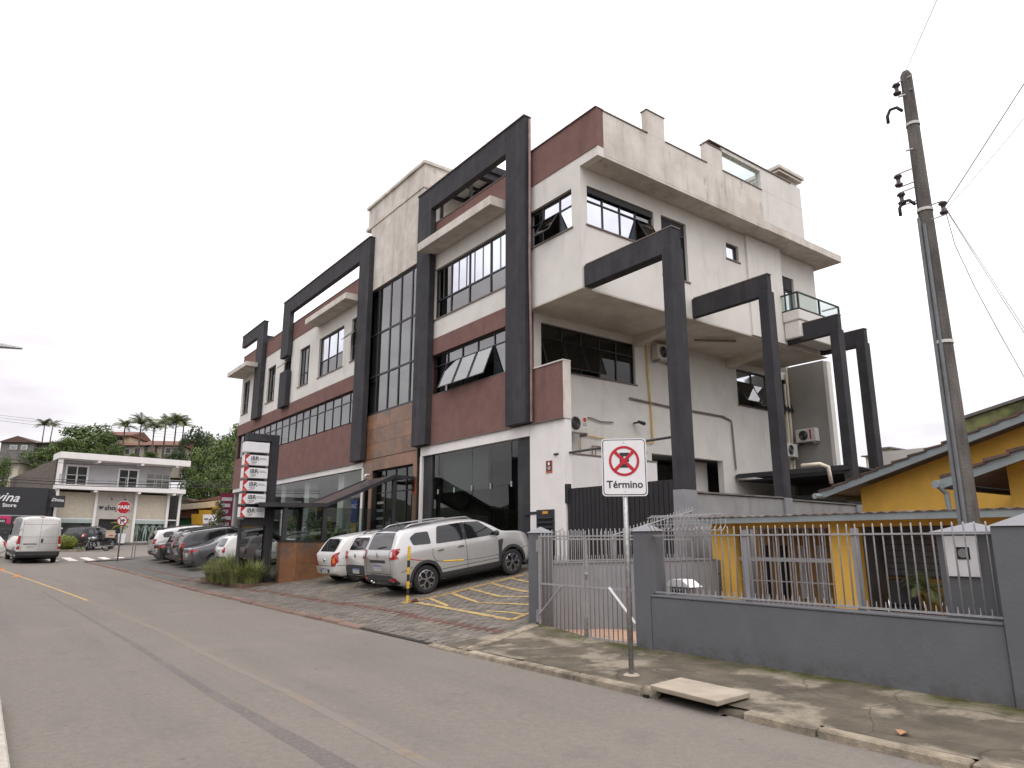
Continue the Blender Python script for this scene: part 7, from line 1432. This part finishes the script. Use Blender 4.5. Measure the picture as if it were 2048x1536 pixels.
# ---- yellow building, tent, flag, pylon beyond the parked cars
yb = thing('yellow_building', 'yellow building with stepped wall beyond the parked cars', 'building', at(425, 1082, 72)); y2 = mat('bright_yellow_render', (.62, .35, .03), .85, .08, 1)
def card(name, pxs, dep, m, par, th=.6, dd=0):
    """solid with a front outline of corner points at a depth and a real thickness behind it"""
    F_ = [at(px, py, dep+dd) for px, py in pxs]; B_ = [p+_fh*th for p in F_]; mb = MB(); n = len(F_); mb.v = [tuple(p) for p in F_+B_]; mb.f = [tuple(range(n))[::-1], tuple(range(n, 2*n))]+[(k, (k+1) % n, n+(k+1) % n, n+k) for k in range(n)]; mb.m = [0]*(n+2); return mb.build(name, m, par, fix=True)
card('wall', [(383, 1085), (383, 1028), (398, 1028), (398, 1020), (425, 1020), (425, 1014), (480, 1008), (480, 1085)], 72, y2, yb, 6)
card('upper_wall', [(355, 1020), (355, 1010), (480, 996), (480, 1010)], 74, M['bamboo'], yb, 4); card('roof', [(385, 1003), (430, 994), (480, 985), (480, 998)], 75, M['red_tile'], yb, 5)
card('green_wall', [(345, 1085), (345, 1036), (382, 1036), (382, 1085)], 75, mat('green_render', (.08, .22, .12), .8, .1), yb, 3); card('tiled_roof', [(350, 1036), (362, 1018), (385, 1018), (397, 1028), (384, 1036)], 74.5, M['red_tile'], yb, 3); card('dark_roof', [(358, 1003), (371, 996), (392, 1003)], 76, M['roof_tile'], yb, 3)
w_ = card('window', [(426, 1052), (426, 1036), (436, 1034), (436, 1052)], 71.9, M['interior'], yb, .2)
for k in range(4): card('shutter_slat', [(426.5, 1050-4*k), (426.5, 1047.6-4*k), (435.5, 1047.4-4*k), (435.5, 1049.8-4*k)], 71.85, M['bamboo'], w_, .05)
for k in range(4): px = 362+4.5*k; card('fence_bar', [(px, 1063), (px, 1050), (px+2.2, 1050), (px+2.2, 1063)], 71, mat('fence_orange', (.5, .2, .05), .7) if k == 0 else bpy.data.materials['fence_orange'], yb, .1)
ps = thing('pylon_sign', 'white box sign on a grey post in front of the yellow building', 'sign', at(411, 1082, 66)); card('post', [(406, 1085), (406, 1046), (414, 1046), (414, 1085)], 66, M['metal'], ps, .4); card('box', [(406, 1047), (406, 1029), (426, 1029), (426, 1047)], 65.8, M['sign_white'], ps, .8); card('print_line', [(408, 1039), (408, 1037), (416, 1037), (416, 1039)], 65.75, M['sign_black'], ps, .04)
fg = thing('feather_flag', 'red and white feather flag beside the white tent', 'flag', at(436, 1082, 62)); card('cloth', [(435, 1068), (437, 1040), (439, 1014), (442, 1012), (443, 1018), (440, 1045), (438, 1068)], 62, M['red'], fg, .05); card('white_patch', [(437.4, 1040), (439, 1022), (442, 1020), (441, 1030), (439.6, 1040)], 61.95, M['sign_white'], fg, .03); card('white_patch', [(435.6, 1066), (436.6, 1048), (438.6, 1048), (437.6, 1066)], 61.95, M['sign_white'], fg, .03); mb = MB(); mb.tube([at(435, 1085, 62), at(438.5, 1030, 62), at(441, 1012, 62)], .03, 5); mb.build('pole', M['metal'], fg)
tn = thing('white_tent', 'white peaked tent between the flag and the dark hedge', 'tent', at(442, 1082, 64))
ap = at(450, 1032, 64.8); C_ = [at(430, 1049, 63), at(452, 1050, 63), at(454, 1049, 66.6), at(433, 1048, 66.6)]; mb = MB()
for a, b in zip(C_, C_[1:]+C_[:1]): m_ = (a+b)/2; q = (m_+ap)/2-Vector((0, 0, .25)); mb.face([a, b, (b+ap)/2-Vector((0, 0, .3)), q, (a+ap)/2-Vector((0, 0, .3))]); mb.face([(a+ap)/2-Vector((0, 0, .3)), q, (b+ap)/2-Vector((0, 0, .3)), ap])
mb.build('canopy', M['sign_white'], tn, smooth=True, fix=True); mb = MB()
for c in C_: mb.tube([c, (c.x, c.y, 1.2)], .04, 5)
mb.build('legs', M['metal'], tn); card('side_wall', [(433, 1085), (433, 1050), (452, 1050), (452, 1085)], 66, M['bamboo'], tn, .1)
# ---- wires of the near pole
IN = (8.64, 3.0, 5.46)
wire([IN, at(2230, -115, 6.6)], .007, M['wire_pale'], 'thicker overhead wire rising right from the low insulator', .0)
wire([(8.64, 3.0, 5.42), at(2230, 0, 6.4)], .004, M['wire_pale'], 'thin overhead wire rising right below the thicker one', .06)
wire([(8.62, 3.28, 7.28), at(1900, -60, 6.2)], .004, M['wire_pale'], 'thin wire leaving the pole top towards the street', .0)
a_ = [Vector((8.64, 3.0, 5.4)), at(1910, 490, 8.9), at(1950, 575, 9.1), at(2000, 668, 9.3), at(2060, 775, 9.6), at(2130, 890, 10)]
wire(a_, .0055, M['wire_pale'], 'twisted service cable dropping from the pole to the yellow house')
wire([IN, at(2230, 930, 9.5)], .004, M['wire_pale'], 'pale service wire descending right to the yellow house', .02); wire([(8.64, 3.0, 5.44), at(2230, 945, 9.5)], .004, mat('pinkish_wire', (.35, .25, .26), .6), 'pinkish service wire descending right beside the pale one', .03)
# ---- hill, houses, trees, palms
mb = MB(); random.seed(2)
grid(mb, lin(-60, 110, 24), [78, 84, 90, 96, 102, 110, 120, 135, 160, 200], lambda x, y: 1.0+min(1, max(0, (y-82)/32))**.8*(7.5+2.5*noise.noise((x*.05, y*.05, 0)))+(0 if y < 120 else -.02*(y-120)))
hl_ = mat('hill_green', (.045, .06, .022), .95, .3, .6, 0, col2=(.035, .035, .02)); mb.build('hill', hl_, kind='structure', smooth=True)
def house(name, label, px, dep, py0, py1, wpx, depth, wallm, roofm, rp, wins, gable=False):
    """house standing at a depth: wall from py0 up to py1, roof ridge at rp"""
    b = at(px, py0, dep); s = dep/1393; w = wpx*s; h = (py0-py1)*s; rh = (py1-rp)*s; t = thing(name, label, 'house', b, radians(-30)); mb = MB(); mb.box(-w/2, w/2, 0, depth, -3, h); mb.build('wall', wallm, t, local=True); mb = MB(); e = .35
    if gable: mb.prism([(-w/2-e, h), (w/2+e, h), (0, h+rh)], lambda u, v, q: (u, q, v), -.4, depth+.4)
    else: mb.prism([(-e-.3, h-.1), (depth+e, h-.1), (depth/2, h+rh)], lambda u, v, q: (q, u, v), -w/2-e, w/2+e)
    mb.build('roof', roofm, t, local=True, fix=True)
    for (x0, x1, z0, z1, m) in wins:
        mb = MB(); mb.box(-w/2+x0*w, -w/2+x1*w, -.08, .0, z0*h, z1*h); f_ = mb.build('window', M['sign_white'], t, local=True); mb = MB(); mb.box(-w/2+x0*w+.08, -w/2+x1*w-.08, -.1, -.08, z0*h+.08, z1*h-.08); mb.build('pane', m, f_, local=True)
    return t
cream = mat('cream_render', (.52, .43, .29), .85, .08, 2); redm = mat('reddish_render', (.22, .10, .07), .85, .1, 2)
house('hill_house', 'cream hillside house with red clay roof among the palms', 227, 100, 884, 870, 58, 8, cream, M['red_tile'], 855, ((.1, .25, .2, .75, M['interior']), (.6, .85, .15, .8, CG)))
house('hill_house', 'lower cream terrace house under the red roof on the hill', 252, 97, 915, 890, 66, 6, M['bamboo'], M['red_tile'], 880, ((.1, .35, .2, .7, M['interior_pale']), (.45, .6, .2, .7, CG), (.72, .9, .1, .8, M['interior'])))
house('hill_house', 'brown hillside house with long balcony behind the palms', 322, 98, 912, 890, 74, 8, M['bamboo'], M['red_tile'], 874, ((.08, .18, .1, .9, CG), (.3, .42, .1, .95, redm), (.6, .75, .2, .8, CG), (.82, .95, .2, .8, CG)))
house('hill_house', 'grey gabled house at the left edge of the hill', 33, 110, 905, 885, 62, 8, M['concrete'], M['roof_tile'], 872, ((.28, .5, .3, .75, M['glass_win']), (.62, .8, .3, .75, M['glass_win'])), True)
house('hill_house', 'low dark roofed house behind the lone palm', 115, 112, 892, 886, 70, 8, M['concrete'], M['roof_tile'], 877, ())
house('hill_house', 'small pale terrace house low at the left edge', 24, 86, 936, 924, 24, 5, M['bamboo'], M['concrete'], 921, ((.2, .5, .2, .7, CG),))
def tr(px, pb, ptp, wpx, dep, me, lab, rz=0):
    b = at(px, pb, dep); s = dep/1393; tree(me, b, wpx*s*.52, (pb-ptp)*s, lab, rz=rz)
L1, L2, L3 = 'broad mid green tree on the hill behind the shop', 'dense dark tree on the hillside right of the shop', 'bright green bushy tree at the foot of the hill'
for a in ((165, 935, 846, 120, 96, CM[0], 'broad crowned tree on the hill, largest above the shop roof', .3), (205, 935, 866, 66, 95, CM[1], 'tree left of the cream red roofed hill house', 1), (128, 935, 876, 76, 90, CM[1], 'tree on the hill just right of the lone palm', 2), (90, 945, 894, 66, 88, CM[2], 'smaller tree under the lone palm', 3), (60, 950, 902, 55, 90, CM[0], 'low tree right of the grey gabled house', 4), (2, 985, 915, 34, 75, CM[2], 'tree cut by the left edge above the black store', 5), (228, 932, 890, 44, 92, CM[2], 'small tree below the cream hill house', .6), (262, 932, 900, 40, 90, CY[0], 'low bush under the palms behind the shop roof', 1.6), (300, 930, 903, 44, 90, CM[0], 'low tree before the brown balcony house', 2.6), (343, 935, 898, 44, 90, CD[1], 'dark bush at the right end of the brown balcony house', .4), (186, 940, 885, 60, 90, CY[0], 'lighter green tree in front of the broad hill tree', 2.2),
    (385, 1000, 856, 86, 96, CD[0], 'dark tree on the slope right of the hill palms', 0), (425, 1000, 858, 86, 98, CD[1], 'dark tree in the middle of the slope behind the shop', 1), (362, 935, 872, 30, 92, CD[0], 'narrow dark conifer beside the brown balcony house', 2), (462, 1000, 850, 76, 94, CM[1], 'tall tree touching the office building edge', 2.5), (495, 1000, 850, 90, 96, CD[0], 'dark tree half hidden behind the office end', 3.3), (405, 960, 866, 66, 104, CM[2], 'tree on the crest between the dark trees', 1.3),
    (398, 1015, 890, 66, 84, CM[0], 'bushy tree above the yellow building roof', 1), (440, 1015, 878, 80, 82, CM[2], 'bright round tree in front of the dark slope', 2), (470, 1015, 902, 64, 80, CY[0], 'light green tree against the office building edge', 3), (395, 1020, 932, 64, 80, CY[0], 'light green bush right of the shop roof end', 4), (430, 1020, 936, 66, 78, CM[1], 'bush at the foot of the slope above the grey roofs', 5), (378, 1010, 926, 44, 82, CM[0], 'small tree directly behind the shop balcony end', 2), (465, 1020, 952, 66, 77, CM[2], 'lowest bush beside the burgundy banner', 1)):
    tr(*a)
for k, (px, pb, pt, dep, L_, lab) in enumerate(((84, 885, 850, 112, 1.9, 'lone palm with pale trunk on the left hill crest'), (99, 888, 850, 116, 1.7, 'shorter palm leaning right beside the lone palm'), (243, 912, 852, 95, 2.0, 'palm before the cream hillside house'), (275, 912, 848, 94, 2.4, 'tall palm between the hillside houses'), (302, 915, 855, 92, 2.4, 'shaggy palm in front of the brown balcony'), (325, 912, 848, 95, 2.2, 'palm behind the brown balcony house'), (346, 910, 846, 94, 2.5, 'full palm at the right of the hill houses'), (362, 905, 850, 97, 2.0, 'last palm beside the dark conifers'))):
    b = at(px, pb, dep); palm(b, (pb-pt)*dep/1393, L_*.92, lab, k, .04 if k == 1 else 0)
# fences, wires, lamp
for (a, b, dep, d2, r, lab) in (((-60, 823), (500, 873), 60, 80, .012, 'upper thin wire across the sky left of the office'), ((-60, 828), (500, 878), 60, 80, .012, 'middle thin wire across the sky left of the office'), ((-60, 834), (500, 884), 60, 80, .012, 'lower thin wire across the sky left of the office'),
    ((-60, 952), (480, 968), 55, 62, .035, 'thick cable crossing before the shop balcony'), ((-60, 958), (480, 974), 55, 62, .03, 'lower cable crossing before the shop balcony'), ((-60, 948), (480, 962), 55, 62, .015, 'thin cable above the thick one before the shop balcony'), ((-60, 912), (480, 934), 55, 62, .02, 'red brown cable crossing before the shop upper wall')):
    wire([at(*a, dep), at(*b, d2)], r, M['cable'], lab, .3)
lp = thing('street_lamp', 'grey street lamp head on an arm reaching in from the left edge', 'street lamp', (-.95, 24, 0)); mb = MB(); octo(mb, 0, 9, .16, .09, -.95, 24); mb.build('pole', M['pole_concrete'], lp); mb = MB(); mb.tube([(-.95, 24, 6.5), (-.6, 24, 6.85), (-.2, 24, 7.02)], .03, 7); mb.build('arm', M['metal'], lp); mb = MB(); mb.hexa([(-.25, 23.88, 6.96), (.3, 23.93, 7.0), (.3, 24.07, 7.0), (-.25, 24.12, 6.96), (-.25, 23.9, 7.08), (.3, 23.95, 7.05), (.3, 24.05, 7.05), (-.25, 24.1, 7.08)]); mb.build('lamp_head', M['metal'], lp, bevel=.02)
lp2 = thing('utility_pole', 'utility pole with crossarm across the road, outside the frame', 'utility pole', (-6, 13, 0)); mb = MB(); octo(mb, 0, 9, .17, .1, -6, 13); mb.build('shaft', M['pole_concrete'], lp2); mb = MB(); mb.box(-7.1, -4.9, 12.95, 13.05, 8.5, 8.62); mb.build('crossarm', M['bark'], lp2)
for x in (-7, -6.4, -5.5, -5): mb = MB(); mb.tube([(x, 13, 8.62), (x, 13, 8.85)], [.05, .03], 6); mb.build('insulator', porc, lp2)
for x in (-7, -6.4, -5.5, -5): wire([(x, -30, 8.9), (x, 34, 8.85)], .02, M['cable'], 'overhead line across the road, outside the frame', .5, 'lines across the road')
# houses across the road (seen only in the reflections)
random.seed(4)
for k, (y, w, h) in enumerate(((2, 10, 3.2), (15, 11, 3.6), (29, 12, 5.2), (44, 11, 3.4))):
    t = thing('street_house', ('pale house across the road, outside the frame', 'reddish house across the road, outside the frame', 'grey house across the road, outside the frame', 'cream house across the road, outside the frame')[k], 'house', (-9, y, 0), 0, 'houses across the road'); mb = MB(); mb.box(-8, 0, -w/2, w/2, -.2, h); mb.build('wall', (M['interior_pale'], redm, M['concrete'], cream)[k], t, local=True); mb = MB(); mb.prism([(-8.6, h-.1), (.8, h-.1), (-3.9, h+2.2)], lambda u, v, q: (u, q, v), -w/2-.5, w/2+.5); mb.build('roof', M['roof_tile'], t, local=True, fix=True); mb = MB(); mb.box(0, .06, -1.5, 1.5, .9, 2.3); mb.build('window', CG, t, local=True)
for (x, y, h, lb_) in ((-6, 9, 6, 'between the pale and reddish houses'), (-14, 22, 9, 'behind the reddish house'), (-7, 37, 7, 'between the grey and cream houses'), (-16, 8, 9, 'behind the pale house'), (-16, 36, 10, 'behind the grey house'), (-15, 50, 9, 'behind the cream house')): tree(CM[0], (x, y, 0), h*.5, h, 'garden tree across the road '+lb_, 'trees across the road')

# lettering becomes plain mesh
dg = bpy.context.evaluated_depsgraph_get()
for o in [o for o in SC.objects if o.type == 'FONT']:
    me = bpy.data.meshes.new_from_object(o.evaluated_get(dg), depsgraph=dg); n = bpy.data.objects.new('lettering', me); COL.objects.link(n); n.location = o.location; n.rotation_euler = o.rotation_euler; n.scale = o.scale
    if o.parent: n.parent = o.parent; n.matrix_parent_inverse = o.matrix_parent_inverse
    nm = o.name; bpy.data.objects.remove(o); n.name = nm
